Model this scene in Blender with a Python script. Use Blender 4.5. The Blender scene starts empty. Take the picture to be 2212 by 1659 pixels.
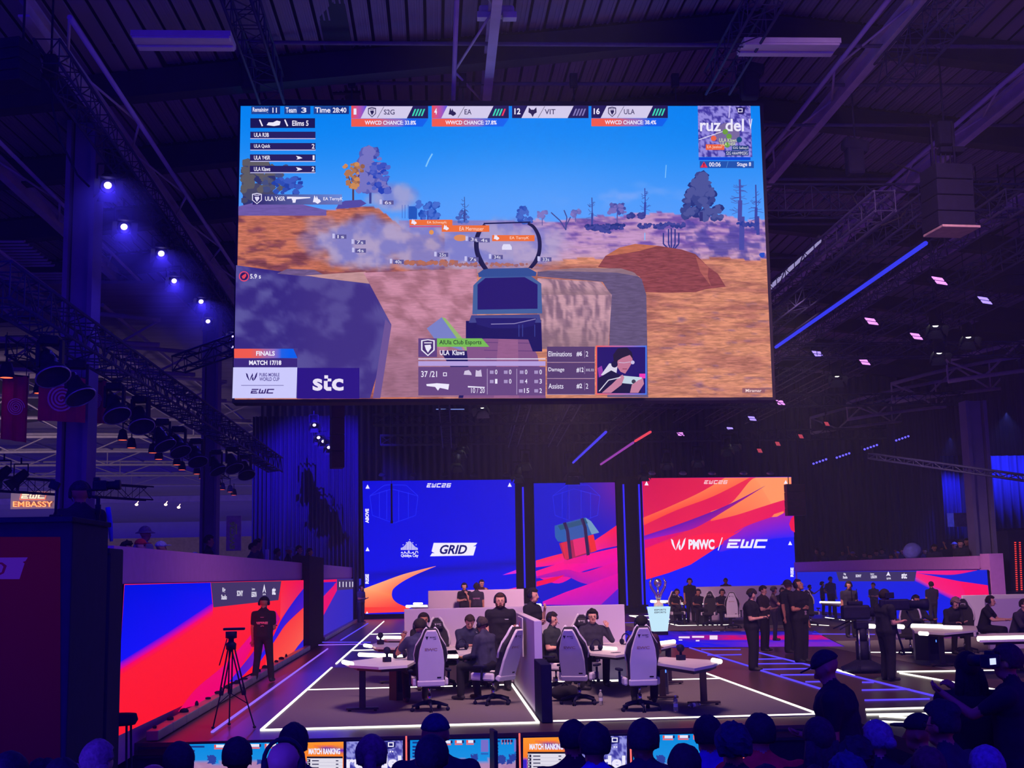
import bpy, bmesh, math, random
import numpy as np
from mathutils import Vector, Matrix

random.seed(7)
rng = np.random.RandomState(7)
S = bpy.context.scene
COL = S.collection
PI = math.pi

# ------------------------------------------------------------------ camera
F = 2750.0
CX, CY = 1106.0, 829.5
EYE = 2.07
R_CAM = (Matrix.Rotation(-math.radians(3.55), 3, 'Z') @ Matrix.Rotation(math.radians(90 + 8.47), 3, 'X')
         @ Matrix.Rotation(-0.0200, 3, 'Z'))
cam_data = bpy.data.cameras.new('camera')
cam_data.sensor_width = 36.0
cam_data.lens = F / 2212 * 36.0
cam_data.clip_end = 400
cam = bpy.data.objects.new('camera', cam_data)
COL.objects.link(cam)
cam.matrix_world = Matrix.Translation((0, 0, EYE)) @ R_CAM.to_4x4()
S.camera = cam

def ray(px, py):
    return R_CAM @ Vector(((px - CX) / F, -(py - CY) / F, -1.0))

def at(px, py, Y):
    """point of the world at depth Y that the photograph shows at (px, py)"""
    d = ray(px, py)
    return Vector((0, 0, EYE)) + d * (Y / d.y)

def atX(px, py, X):
    d = ray(px, py)
    return Vector((0, 0, EYE)) + d * (X / d.x)

def ground(px, py, z=0.0):
    d = ray(px, py)
    return Vector((0, 0, EYE)) + d * ((z - EYE) / d.z)

# ------------------------------------------------------------------ world, lights, exposure
def lin(c):
    out = []
    for v in c[:3]:
        v = v / 255.0
        out.append(v / 12.92 if v <= 0.04045 else ((v + 0.055) / 1.055) ** 2.4)
    return tuple(out)

S.view_settings.view_transform = 'Standard'
S.view_settings.look = 'None'
S.view_settings.exposure = 0.0
S.view_settings.gamma = 1.0
S.view_settings.use_curve_mapping = False
S.cycles.max_bounces = 4
S.cycles.diffuse_bounces = 2
S.cycles.glossy_bounces = 3
S.cycles.transmission_bounces = 4
S.cycles.volume_bounces = 0
S.cycles.use_adaptive_sampling = True
S.cycles.adaptive_threshold = 0.05
S.cycles.sample_clamp_indirect = 4.0
S.cycles.caustics_reflective = False
S.cycles.caustics_refractive = False

W = bpy.data.worlds.new('hall_gloom')
S.world = W
W.use_nodes = True
bg = W.node_tree.nodes['Background']
bg.inputs[0].default_value = (0.045, 0.008, 1.0, 1)
bg.inputs[1].default_value = 0.72

def area(name, loc, target, size, color, energy, size_y=None, spread=180):
    l = bpy.data.lights.new(name, 'AREA')
    l.energy = energy; l.color = color; l.size = size; l.spread = math.radians(spread)
    if size_y:
        l.shape = 'RECTANGLE'; l.size_y = size_y
    o = bpy.data.objects.new(name, l); COL.objects.link(o)
    o.location = loc
    o.rotation_euler = (Vector(target) - Vector(loc)).to_track_quat('-Z', 'Y').to_euler()
    return o

def spot(name, loc, target, angle, color, energy, radius=0.0, blend=0.5):
    l = bpy.data.lights.new(name, 'SPOT')
    l.energy = energy; l.color = color; l.spot_size = math.radians(angle); l.spot_blend = blend
    l.shadow_soft_size = radius
    o = bpy.data.objects.new(name, l); COL.objects.link(o)
    o.location = loc
    o.rotation_euler = (Vector(target) - Vector(loc)).to_track_quat('-Z', 'Y').to_euler()
    return o

# unseen wash lights, added above the front booths and behind the giant screen
area('stage_wash_fill', (1.5, 16.0, 11.3), (1.5, 22.5, 0), 3.0, (1.0, 0.60, 0.55), 290, spread=62)
area('stage_wash_fill.001', (8.0, 17.0, 11.5), (9.0, 30, 0), 4.0, (1.0, 0.52, 0.52), 360, spread=80)
area('stage_wash_fill.002', (3.6, 34.0, 9.6), (4.5, 50, 0), 2.0, (1.0, 0.55, 0.60), 480, spread=60)  # added to brighten the far rows; the giant screen hides it
area('stage_wash_fill.003', (8.4, 34.0, 9.4), (15.0, 39, 0), 2.0, (1.0, 0.66, 0.62), 400, spread=75)  # added to brighten the right booth, hidden by the same screen
# added coloured area lights, unseen below the view, tinting the roof
area('roof_fill_violet', (13.0, 6.0, -0.4), (10.0, 30.0, 13), 4.0, (0.40, 0.05, 0.80), 300)
area('roof_fill_blue', (-6.0, 4.0, -0.4), (-5.0, 27.0, 13), 4.0, (0.05, 0.02, 1.0), 800)
# an added area light, low and unseen, lights the exhibition hall to the left
area('next_hall_light', (-30.0, 56.0, -0.5), (-26.0, 75.0, 14), 14.0, (1.0, 0.72, 0.80), 3600)
area('audience_blue_light', (1.0, 2.0, 8.5), (1.5, 9.0, 0), 3.0, (0.03, 0.02, 1.0), 330)

# ------------------------------------------------------------------ materials
def _nodes(name):
    m = bpy.data.materials.new(name)
    m.use_nodes = True
    nt = m.node_tree
    return m, nt, nt.nodes['Principled BSDF']

MATS = {}
def mat(name, rgb, rough=0.6, metal=0.0, var=0.15, scale=6.0, bump=0.0, spec=0.3, stretch=None):
    """procedural surface: base colour varied by a noise, optional fine relief. rgb is sRGB 0-255"""
    if name in MATS:
        return MATS[name]
    m, nt, p = _nodes(name)
    c = lin(rgb)
    tc = nt.nodes.new('ShaderNodeTexCoord')
    nz = nt.nodes.new('ShaderNodeTexNoise')
    nz.inputs['Scale'].default_value = scale
    nz.inputs['Detail'].default_value = 3
    src = tc.outputs['Object']
    if stretch:
        mp = nt.nodes.new('ShaderNodeMapping')
        mp.inputs['Scale'].default_value = stretch
        nt.links.new(src, mp.inputs['Vector']); src = mp.outputs['Vector']
    nt.links.new(src, nz.inputs['Vector'])
    r = nt.nodes.new('ShaderNodeValToRGB')
    r.color_ramp.elements[0].position = 0.3
    r.color_ramp.elements[1].position = 0.7
    r.color_ramp.elements[0].color = (*[v * (1 - var) for v in c], 1)
    r.color_ramp.elements[1].color = (*[min(1, v * (1 + var)) for v in c], 1)
    nt.links.new(nz.outputs['Fac'], r.inputs['Fac'])
    nt.links.new(r.outputs['Color'], p.inputs['Base Color'])
    p.inputs['Roughness'].default_value = rough
    p.inputs['Metallic'].default_value = metal
    p.inputs['Specular IOR Level'].default_value = spec
    if bump:
        b = nt.nodes.new('ShaderNodeBump')
        b.inputs['Strength'].default_value = bump
        b.inputs['Distance'].default_value = 0.02
        nt.links.new(nz.outputs['Fac'], b.inputs['Height'])
        nt.links.new(b.outputs['Normal'], p.inputs['Normal'])
    MATS[name] = m
    return m

def emis(name, rgb, strength=1.0, light=True):
    if name in MATS:
        return MATS[name]
    m = bpy.data.materials.new(name); m.use_nodes = True
    nt = m.node_tree
    nt.nodes.remove(nt.nodes['Principled BSDF'])
    e = nt.nodes.new('ShaderNodeEmission')
    e.inputs[0].default_value = (*lin(rgb), 1); e.inputs[1].default_value = strength
    nt.links.new(e.outputs[0], nt.nodes['Material Output'].inputs[0])
    if not light:
        m.cycles.emission_sampling = 'NONE'
    MATS[name] = m
    return m

def picture_mat(name, strength=1.0, grain=(3.0, 3.0, 14.0), scale=2.2, light='NONE'):
    """emissive picture: shows the colour painted in attribute Col; alpha of Col is how much grain a region has"""
    m = bpy.data.materials.new(name); m.use_nodes = True
    nt = m.node_tree
    nt.nodes.remove(nt.nodes['Principled BSDF'])
    a = nt.nodes.new('ShaderNodeAttribute'); a.attribute_name = 'Col'
    e = nt.nodes.new('ShaderNodeEmission'); e.inputs[1].default_value = strength
    tc = nt.nodes.new('ShaderNodeTexCoord')
    mp = nt.nodes.new('ShaderNodeMapping'); mp.inputs['Scale'].default_value = grain
    nz = nt.nodes.new('ShaderNodeTexNoise'); nz.inputs['Scale'].default_value = scale; nz.inputs['Detail'].default_value = 5
    nz.inputs['Distortion'].default_value = 0.6
    nt.links.new(tc.outputs['Object'], mp.inputs['Vector']); nt.links.new(mp.outputs['Vector'], nz.inputs['Vector'])
    mr = nt.nodes.new('ShaderNodeMapRange')
    mr.inputs['From Min'].default_value = 0.36; mr.inputs['From Max'].default_value = 0.62
    mr.inputs['To Min'].default_value = 0.58; mr.inputs['To Max'].default_value = 1.18
    nt.links.new(nz.outputs['Fac'], mr.inputs['Value'])
    inv = nt.nodes.new('ShaderNodeMix'); inv.data_type = 'FLOAT'
    inv.inputs['A'].default_value = 1.0
    nt.links.new(a.outputs['Alpha'], inv.inputs['Factor']); nt.links.new(mr.outputs['Result'], inv.inputs['B'])
    mul = nt.nodes.new('ShaderNodeVectorMath'); mul.operation = 'SCALE'
    nt.links.new(a.outputs['Color'], mul.inputs[0]); nt.links.new(inv.outputs['Result'], mul.inputs['Scale'])
    nt.links.new(mul.outputs['Vector'], e.inputs[0])
    nt.links.new(e.outputs[0], nt.nodes['Material Output'].inputs[0])
    m.cycles.emission_sampling = light
    return m

# ------------------------------------------------------------------ mesh builder
def rot_to(d):
    return Vector(d).to_track_quat('Z', 'Y').to_matrix()

class MB:
    def __init__(s):
        s.v = []; s.f = []; s.m = []; s.c = []; s.smooth = []
    def add(s, vs, fs, mi=0, smooth=False):
        b = len(s.v)
        s.v += [tuple(v) for v in vs]
        s.f += [tuple(i + b for i in f) for f in fs]
        s.m += [mi] * len(fs); s.smooth += [smooth] * len(fs)
        return s
    def box(s, c, size, mi=0, rot=None, taper=None):
        x, y, z = [k / 2 for k in size]
        vs = [Vector((sx * x * ((taper if sz > 0 else 1) if taper else 1), sy * y * ((taper if sz > 0 else 1) if taper else 1), sz * z))
              for sz in (-1, 1) for sy in (-1, 1) for sx in (-1, 1)]
        if rot is not None: vs = [rot @ v for v in vs]
        vs = [v + Vector(c) for v in vs]
        return s.add(vs, [(0, 2, 3, 1), (4, 5, 7, 6), (0, 1, 5, 4), (2, 6, 7, 3), (0, 4, 6, 2), (1, 3, 7, 5)], mi)
    def bbox(s, c, size, b=0.01, mi=0, rot=None):
        """box with chamfered edges"""
        x, y, z = [k / 2 for k in size]
        b = min(b, x * .9, y * .9, z * .9)
        bm = bmesh.new(); bmesh.ops.create_cube(bm, size=1)
        for v in bm.verts: v.co = Vector((v.co.x * 2 * x, v.co.y * 2 * y, v.co.z * 2 * z))
        bmesh.ops.bevel(bm, geom=bm.edges[:], offset=b, segments=2, affect='EDGES', profile=0.5)
        bm.verts.ensure_lookup_table()
        vs = [v.co.copy() for v in bm.verts]; fs = [[v.index for v in f.verts] for f in bm.faces]
        bm.free()
        if rot is not None: vs = [rot @ v for v in vs]
        return s.add([v + Vector(c) for v in vs], fs, mi)
    def tube(s, pts, r, n=8, mi=0, smooth=True, cap=True):
        """tube through pts with radius r (number or one per point)"""
        pts = [Vector(p) for p in pts]
        rs = r if isinstance(r, (list, tuple)) else [r] * len(pts)
        vs = []; ref = None
        for i, p in enumerate(pts):
            d = (pts[min(i + 1, len(pts) - 1)] - pts[max(i - 1, 0)])
            if d.length < 1e-9: d = Vector((0, 0, 1))
            d.normalize()
            if ref is None:
                ref = d.orthogonal().normalized()
                if abs(d.z) > .99: ref = Vector((1, 0, 0))
            u = (ref - d * ref.dot(d)).normalized(); ref = u
            w = d.cross(u)
            for k in range(n):
                a = 2 * PI * (k + .5) / n
                vs.append(p + (u * math.cos(a) + w * math.sin(a)) * rs[i])
        fs = []
        for i in range(len(pts) - 1):
            for k in range(n):
                fs.append((i * n + k, i * n + (k + 1) % n, (i + 1) * n + (k + 1) % n, (i + 1) * n + k))
        s.add(vs, fs, mi, smooth)
        if cap:
            b = len(s.v) - len(vs)
            s.f += [tuple(b + k for k in range(n))[::-1], tuple(b + (len(pts) - 1) * n + k for k in range(n))]
            s.m += [mi] * 2; s.smooth += [False] * 2
        return s
    def bar(s, a, b, r, n=4, mi=0):
        return s.tube([a, b], r, n, mi, smooth=n > 5)
    def lathe(s, prof, n=16, c=(0, 0, 0), axis=None, mi=0, smooth=True, sy=1.0):
        """prof: (radius, height) list"""
        M = rot_to(axis) if axis is not None else Matrix.Identity(3)
        vs = []
        for r, h in prof:
            for k in range(n):
                a = 2 * PI * k / n
                vs.append(M @ Vector((r * math.cos(a), sy * r * math.sin(a), h)) + Vector(c))
        fs = []
        for i in range(len(prof) - 1):
            for k in range(n):
                fs.append((i * n + k, i * n + (k + 1) % n, (i + 1) * n + (k + 1) % n, (i + 1) * n + k))
        s.add(vs, fs, mi, smooth)
        return s
    def ell(s, c, r, n=12, m=8, mi=0, rot=None):
        vs = []; fs = []
        for i in range(m + 1):
            t = PI * i / m
            for k in range(n):
                a = 2 * PI * k / n
                v = Vector((r[0] * math.sin(t) * math.cos(a), r[1] * math.sin(t) * math.sin(a), r[2] * math.cos(t)))
                if rot is not None: v = rot @ v
                vs.append(v + Vector(c))
        for i in range(m):
            for k in range(n):
                fs.append((i * n + k, (i + 1) * n + k, (i + 1) * n + (k + 1) % n, i * n + (k + 1) % n))
        return s.add(vs, fs, mi, True)
    def prism(s, poly, depth, o=(0, 0, 0), u=(1, 0, 0), v=(0, 0, 1), mi=0, bev=0.0):
        """2D outline extruded by depth along u x v (centred)"""
        o, u, v = Vector(o), Vector(u), Vector(v)
        w = u.cross(v).normalized()
        n = len(poly)
        if bev:
            cx = sum(p[0] for p in poly) / n; cy = sum(p[1] for p in poly) / n
            inn = []
            for x, y in poly:
                d = math.hypot(x - cx, y - cy) or 1
                inn.append((x - (x - cx) / d * bev, y - (y - cy) / d * bev))
            layers = [(inn, -depth / 2), (poly, -depth / 2 + bev), (poly, depth / 2 - bev), (inn, depth / 2)]
        else:
            layers = [(poly, -depth / 2), (poly, depth / 2)]
        vs = [o + u * x + v * y + w * h for pl, h in layers for x, y in pl]
        fs = [tuple(range(n))[::-1], tuple(range((len(layers) - 1) * n, len(layers) * n))]
        for L in range(len(layers) - 1):
            for k in range(n):
                fs.append((L * n + k, L * n + (k + 1) % n, (L + 1) * n + (k + 1) % n, (L + 1) * n + k))
        return s.add(vs, fs, mi)
    def mesh(s, name, mats):
        me = bpy.data.meshes.new(name)
        me.from_pydata(s.v, [], s.f)
        if not isinstance(mats, (list, tuple)): mats = [mats]
        for m in mats: me.materials.append(m)
        me.polygons.foreach_set('material_index', s.m)
        me.polygons.foreach_set('use_smooth', s.smooth)
        me.update()
        return me
    def build(s, name, mats, parent=None, loc=None, rotz=0, **kw):
        return put(name, s.mesh(name, mats), parent, loc, rotz, **kw)

def put(name, me, parent=None, loc=None, rotz=0, **kw):
    o = bpy.data.objects.new(name, me)
    COL.objects.link(o)
    if parent is not None: o.parent = parent
    if loc is not None: o.location = loc
    o.rotation_euler.z = rotz
    for k, v in kw.items(): o[k] = v
    return o

def thing(name, label, cat, loc=(0, 0, 0), rotz=0, group=None):
    o = bpy.data.objects.new(name, None)
    COL.objects.link(o)
    o.empty_display_size = 0.1
    o.location = loc; o.rotation_euler.z = rotz
    o['label'] = label; o['category'] = cat
    if group: o['group'] = group
    return o

def tag(o, label, cat, group=None):
    o['label'] = label; o['category'] = cat
    if group: o['group'] = group
    return o

def kids(o):
    return [c for c in COL.objects if c.parent == o]

def dup(root, loc=None, rotz=None, label=None, scale=None):
    r = root.copy(); COL.objects.link(r)
    if loc is not None: r.location = loc
    if rotz is not None: r.rotation_euler.z = rotz
    if scale is not None: r.scale = (scale,) * 3
    if label: r['label'] = label
    for ch in root.children:
        c = ch.copy(); COL.objects.link(c); c.parent = r
        for g in ch.children:
            d = g.copy(); COL.objects.link(d); d.parent = c
    return r

def struct(o):
    o['kind'] = 'structure'
    return o

# ------------------------------------------------------------------ flat pictures (LED screens, prints)
_TXT = {}
def text_shape(s, bold=0.0, shear=0.0):
    k = (s, bold, shear)
    if k not in _TXT:
        cu = bpy.data.curves.new('t', 'FONT'); cu.body = s; cu.offset = bold; cu.shear = shear
        cu.resolution_u = 3; cu.fill_mode = 'FRONT'
        ob = bpy.data.objects.new('t', cu)
        me = ob.to_mesh()
        vs = [(v.co.x, v.co.y) for v in me.vertices]; fs = [tuple(p.vertices) for p in me.polygons]
        ob.to_mesh_clear(); bpy.data.objects.remove(ob); bpy.data.curves.remove(cu)
        _TXT[k] = (vs, fs)
    return _TXT[k]

class Pic:
    """flat picture on a plane: all coordinates are photo pixels projected onto that plane, so the
    drawing lies on the screen itself; layers stand proud by a hair"""
    def __init__(s, plane, value, toward, step=0.0006, fn=None):
        s.plane, s.value, s.toward, s.step = plane, value, Vector(toward), step
        s.v = []; s.f = []; s.c = []; s.L = 0; s.fn = fn
    def P(s, x, y, L=None):
        L = s.L if L is None else L
        if s.fn: p = s.fn(x, y)
        elif s.plane == 'Y': p = at(x, y, s.value)
        elif s.plane == 'X': p = atX(x, y, s.value)
        else: p = ground(x, y, s.value)
        return p + s.toward * (s.step * (L + 1))
    def _c(s, c):
        return (*lin(c), c[3] if len(c) > 3 else 0.0)
    def poly(s, pts, col, cols=None):
        s.L += 1
        b = len(s.v)
        s.v += [s.P(*p) for p in pts]
        s.c += [s._c(k) for k in cols] if cols else [s._c(col)] * len(pts)
        s.f.append(tuple(range(b, b + len(pts))))
    def polys(s, lst, col):
        s.L += 1
        for pts in lst:
            b = len(s.v); s.v += [s.P(*p) for p in pts]; s.c += [s._c(col)] * len(pts)
            s.f.append(tuple(range(b, b + len(pts))))
    def rect(s, x0, y0, x1, y1, col, cols=None, sk=0):
        s.poly([(x0, y0), (x1 , y0), (x1 + sk, y1), (x0 + sk, y1)], col, cols)
    def frame(s, x0, y0, x1, y1, w, col):
        s.polys([[(x0, y0), (x1, y0), (x1, y0 + w), (x0, y0 + w)], [(x0, y1 - w), (x1, y1 - w), (x1, y1), (x0, y1)],
                 [(x0, y0), (x0 + w, y0), (x0 + w, y1), (x0, y1)], [(x1 - w, y0), (x1, y0), (x1, y1), (x1 - w, y1)]], col)
    def disc(s, x, y, r, col, n=20, ry=None, ring=0):
        ry = ry or r
        o = [(x + r * math.cos(2 * PI * k / n), y + ry * math.sin(2 * PI * k / n)) for k in range(n)]
        if not ring: return s.poly(o, col)
        i = [(x + (r - ring) * math.cos(2 * PI * k / n), y + (ry - ring) * math.sin(2 * PI * k / n)) for k in range(n)]
        s.polys([[o[k], o[(k + 1) % n], i[(k + 1) % n], i[k]] for k in range(n)], col)
    def line(s, pts, w, col):
        out = []
        for (x0, y0), (x1, y1) in zip(pts[:-1], pts[1:]):
            d = math.hypot(x1 - x0, y1 - y0) or 1
            nx, ny = -(y1 - y0) / d * w / 2, (x1 - x0) / d * w / 2
            out.append([(x0 + nx, y0 + ny), (x1 + nx, y1 + ny), (x1 - nx, y1 - ny), (x0 - nx, y0 - ny)])
        s.polys(out, col)
    def text(s, t, x0, y0, x1, y1, col, bold=0.0, shear=0.0, rot=0, persp=None):
        """text fitted into the box; rot=90 reads upward"""
        s.L += 1
        vs, fs = text_shape(t, bold, shear)
        if not vs: return
        ax = [v[0] for v in vs]; ay = [v[1] for v in vs]
        mx, Mx, my, My = min(ax), max(ax), min(ay), max(ay)
        b = len(s.v)
        for vx, vy in vs:
            u = (vx - mx) / (Mx - mx); v = 1 - (vy - my) / max(My - my, 1e-6)
            if rot == 90: u, v = v, 1 - u
            X = x0 + (x1 - x0) * u; Y = y0 + (y1 - y0) * v
            if persp: Y += persp * (u - .5)
            s.v.append(s.P(X, Y)); s.c.append(s._c(col))
        s.f += [tuple(i + b for i in f) for f in fs]
    def grid(s, quad, nx, ny, fn):
        """quad: 4 px corners tl,tr,br,bl; fn(u,v,x,y)->rgb(a), u,v 0..1"""
        s.L += 1
        b = len(s.v)
        tl, tr, br, bl = [np.array(q, float) for q in quad]
        for j in range(ny + 1):
            for i in range(nx + 1):
                u, v = i / nx, j / ny
                p = (tl * (1 - u) + tr * u) * (1 - v) + (bl * (1 - u) + br * u) * v
                s.v.append(s.P(p[0], p[1])); s.c.append(s._c(fn(u, v, p[0], p[1])))
        for j in range(ny):
            for i in range(nx):
                a = b + j * (nx + 1) + i
                s.f.append((a, a + 1, a + nx + 2, a + nx + 1))
    def build(s, name, m, parent=None, origin=None, **kw):
        me = bpy.data.meshes.new(name)
        if origin is not None:
            inv = Vector(origin)
            vs = [tuple(v - inv) for v in s.v]
        else:
            vs = [tuple(v) for v in s.v]
        me.from_pydata(vs, [], s.f)
        ca = me.color_attributes.new('Col', 'FLOAT_COLOR', 'POINT')
        ca.data.foreach_set('color', np.array(s.c, dtype=np.float32).ravel())
        me.materials.append(m); me.update()
        o = put(name, me, parent, **kw)
        return o

def mix(a, b, t):
    t = max(0.0, min(1.0, t))
    return tuple(a[i] * (1 - t) + b[i] * t for i in range(3))

def sstep(a, b, x):
    t = max(0.0, min(1.0, (x - a) / (b - a)))
    return t * t * (3 - 2 * t)

def vnoise(x, y, seed=0):
    def h(i, j):
        n = (i * 374761393 + j * 668265263 + seed * 974634777) & 0xffffffff
        n = ((n ^ (n >> 13)) * 1274126177) & 0xffffffff
        return ((n ^ (n >> 16)) & 0xffff) / 65535.0
    xi, yi = math.floor(x), math.floor(y)
    fx, fy = x - xi, y - yi
    fx = fx * fx * (3 - 2 * fx); fy = fy * fy * (3 - 2 * fy)
    return ((h(xi, yi) * (1 - fx) + h(xi + 1, yi) * fx) * (1 - fy) + (h(xi, yi + 1) * (1 - fx) + h(xi + 1, yi + 1) * fx) * fy)

def fbm(x, y, seed=0, o=4):
    t = 0; a = 0.5
    for k in range(o):
        t += a * vnoise(x, y, seed + k); x *= 2.03; y *= 2.03; a *= 0.5
    return t / (1 - 0.5 ** o)

def ewc(pic, x0, y0, x1, y1, col, text='EWC', sl=0.30):
    """the slanted block letters of the event's mark"""
    h = y1 - y0
    n = len(text); gap = 0.04 * (x1 - x0)
    lw = ((x1 - x0) - sl * h - gap * (n - 1)) / n
    t = h * 0.24
    segs = {
        'E': [(0, 0, 1, .24), (0.05, .38, .8, .62), (0, .76, 1, 1), (0, .38, .22, 1)],
        'W': [(0, 0, .2, 1), (.4, .25, .6, 1), (.8, 0, 1, 1), (0, .78, 1, 1)],
        'C': [(0, 0, 1, .24), (0, 0, .22, 1), (0, .76, 1, 1)],
        '2': [(0, 0, 1, .22), (.8, 0, 1, .6), (0, .4, 1, .6), (0, .4, .2, 1), (0, .78, 1, 1)],
        '6': [(0, 0, 1, .22), (0, 0, .2, 1), (0, .4, 1, .6), (.8, .4, 1, 1), (0, .78, 1, 1)],
    }
    out = []
    for i, ch in enumerate(text):
        bx = x0 + i * (lw + gap)
        for (a, b, c, d) in segs[ch]:
            f = lambda u, v: (bx + u * lw + sl * h * (1 - v), y0 + v * h)
            out.append([f(a, b), f(c, b), f(c, d), f(a, d)])
    pic.polys(out, col)

def wmark(pic, x0, y0, x1, y1, col):
    """winged W emblem"""
    w, h = x1 - x0, y1 - y0
    g = lambda pts: [(x0 + a * w, y0 + b * h) for a, b in pts]
    pic.polys([g([(0, .1), (.14, .2), (.22, .55), (.34, 1), (.22, .85), (.07, .5)]),
               g([(1, 0), (.86, .2), (.76, .55), (.64, 1), (.78, .85), (.93, .5)]),
               g([(.34, 1), (.42, .55), (.58, .1), (.62, .4), (.50, .62), (.44, .8)]),
               g([(.64, 1), (.66, .7), (.60, .5), (.52, .7), (.54, .9)])], col)

# ------------------------------------------------------------------ shared materials
M_STAGE = mat('stage_floor_vinyl', (74, 52, 62), rough=0.34, var=0.10, scale=1.5, spec=0.5)
M_CARPET = mat('booth_carpet', (104, 94, 104), rough=0.9, var=0.08, scale=40)
M_GLOSS = mat('gloss_black_floor', (16, 14, 26), rough=0.05, var=0.1, scale=3, spec=1.0)
M_BLACK = mat('black_paint', (28, 25, 56), rough=0.8, var=0.15, scale=8, spec=.06)
M_BLACKM = mat('black_metal', (29, 26, 56), rough=0.6, var=0.2, scale=12, spec=.12)
M_DARK = mat('dark_cloth', (28, 24, 40), rough=0.95, var=0.2, scale=8)
M_TRUSS = mat('truss_black', (46, 42, 84), rough=0.6, var=0.15, scale=5, spec=.15)
M_STEEL = mat('painted_steel', (184, 166, 200), rough=0.65, var=0.12, scale=2)
M_STEEL_D = mat('dark_steel', (34, 30, 50), rough=0.7, var=0.12, scale=2)
M_PIPE = mat('pipe_steel', (100, 90, 124), rough=0.6, var=0.12)
M_DECK = mat('roof_deck', (124, 104, 146), rough=0.7, var=0.14, scale=0.6, stretch=(2, .3, 1))
M_WHITE = mat('white_panel', (196, 188, 206), rough=0.55, var=0.04, scale=2)
M_LAMPW = mat('white_lamp_housing', (205, 196, 214), rough=0.5, var=0.08, scale=4, stretch=(1, 8, 1))
M_COL = mat('column_paint', (120, 108, 150), rough=0.7, var=0.10, scale=1.5)
M_FARWALL = mat('far_hall_cladding', (170, 160, 178), rough=0.8, var=0.10, scale=0.5, stretch=(.2, 1, 3))
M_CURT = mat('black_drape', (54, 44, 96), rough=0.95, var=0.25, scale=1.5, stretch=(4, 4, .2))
M_CURTB = mat('blue_lit_drape', (60, 60, 160), rough=0.9, var=0.25, scale=1.5, stretch=(4, 4, .2))  # the blue light on the drape is put into its colour
M_LINE = emis('white_floor_light', (255, 250, 235), 2.2)
M_LINEB = emis('blue_floor_light', (92, 70, 255), 1.15)
M_LINEV = emis('violet_floor_light', (150, 100, 255), 1.1)
M_TUBE = emis('desk_light_tube', (255, 250, 225), 3.2)

# ------------------------------------------------------------------ floors and stage
m = MB(); m.box((5, 35, -1.3), (90, 130, 0.1)); f = m.build('floor', mat('hall_concrete', (50, 46, 60), rough=.8)); struct(f)

# raised stage deck: main slab, the thrust on the right
m = MB()
m.box((7.0, 43.0, -0.08), (22.3, 51.6, 0.16))
m.box((11.9, 15.2, -0.08), (12.5, 4.0, 0.16))
f = m.build('floor_stage', M_STAGE); struct(f)
m = MB()
m.box((1.4, 17.22, -0.62), (11.4, 0.1, 0.93)); m.box((-3.0, 17.2, -0.62), (3.0, 0.1, 0.93))
m.box((11.9, 13.24, -0.62), (12.5, 0.08, 0.93)); m.box((5.69, 15.2, -0.62), (0.08, 3.9, 0.93))
f = m.build('trim_1', M_BLACK); struct(f)
for i, (z, w) in enumerate(((-0.055, .05), (-0.17, .035))):
    m = MB(); m.box((0.9, 17.14, z), (9.5, w, 0.03)); f = m.build('trim_%d' % (2 + i), M_BLACKM); struct(f)

# carpets of the booths (lie 4 mm proud of the deck), outlined by light strips
def carpet(quad):
    m = MB()
    b = [Vector((x, y, 0.0)) for x, y in quad]; t = [v + Vector((0, 0, .006)) for v in b]
    n = len(b)
    m.add(b + t, [tuple(range(n, 2 * n)), tuple(range(n))[::-1]] + [(k, (k + 1) % n, n + (k + 1) % n, n + k) for k in range(n)])
    return struct(m.build('floor_carpet', M_CARPET))
carpet([(-2.42, 18.2), (1.42, 18.2), (1.42, 30.2), (-2.42, 30.2)])
carpet([(1.6, 18.2), (5.38, 18.2), (5.38, 29.6), (1.6, 29.6)])
carpet([(10.2, 24.2), (17.0, 24.2), (17.0, 36.0), (10.2, 36.0)])
carpet([(7.3, 45.0), (17.0, 45.0), (17.0, 52.0), (7.3, 52.0)])
def strip(name, a, b, w, material, label, group, h=0.022):
    a, b = Vector((a[0], a[1], 0)), Vector((b[0], b[1], 0))
    d = (b - a); L = d.length; rz = math.atan2(d.y, d.x)
    m = MB(); m.box((L / 2, 0, h / 2), (L, w * .68, h))
    o = m.build(name, material, loc=a, rotz=rz)
    return tag(o, label, 'light strip', group)

def G(x, y): p = ground(x, y); return (p.x, p.y)
# white outline of the two front booths
fl = [((-2.42, 18.2), (1.42, 18.2), 'white light strip along the front edge of the left front booth'),
      ((-2.42, 18.2), (-2.42, 30.2), 'white light strip down the outer left side of the left front booth'),
      ((1.40, 18.2), (1.40, 24.6), 'white light strip at the foot of the central partition, left side'),
      ((-2.42, 24.4), (1.3, 24.4), 'white cross strip behind the desks of the left front booth'),
      ((1.62, 18.3), (5.4, 18.3), 'white light strip along the front edge of the right front booth'),
      ((5.4, 18.3), (5.4, 29.4), 'white light strip running back on the right of the right front booth'),
      ((1.70, 24.8), (3.6, 24.8), 'white light strip at the foot of the lilac back wall'),
      ((3.3, 24.6), (5.4, 24.6), 'white cross strip meeting the right booth side line'),
      ((-2.42, 31.5), (-2.42, 60.0), 'white strip running back beside the left LED wall, farther section'),
      ((-2.42, 37.0), (-0.7, 37.0), 'white cross strip behind the left booth, nearer one'),
      ((-2.42, 47.0), (-0.2, 47.0), 'white cross strip behind the left booth, farther one')]
for a, b, lab in fl:
    strip('light_strip', a, b, 0.055, M_LINE, lab, 'white floor light strips')
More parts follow.
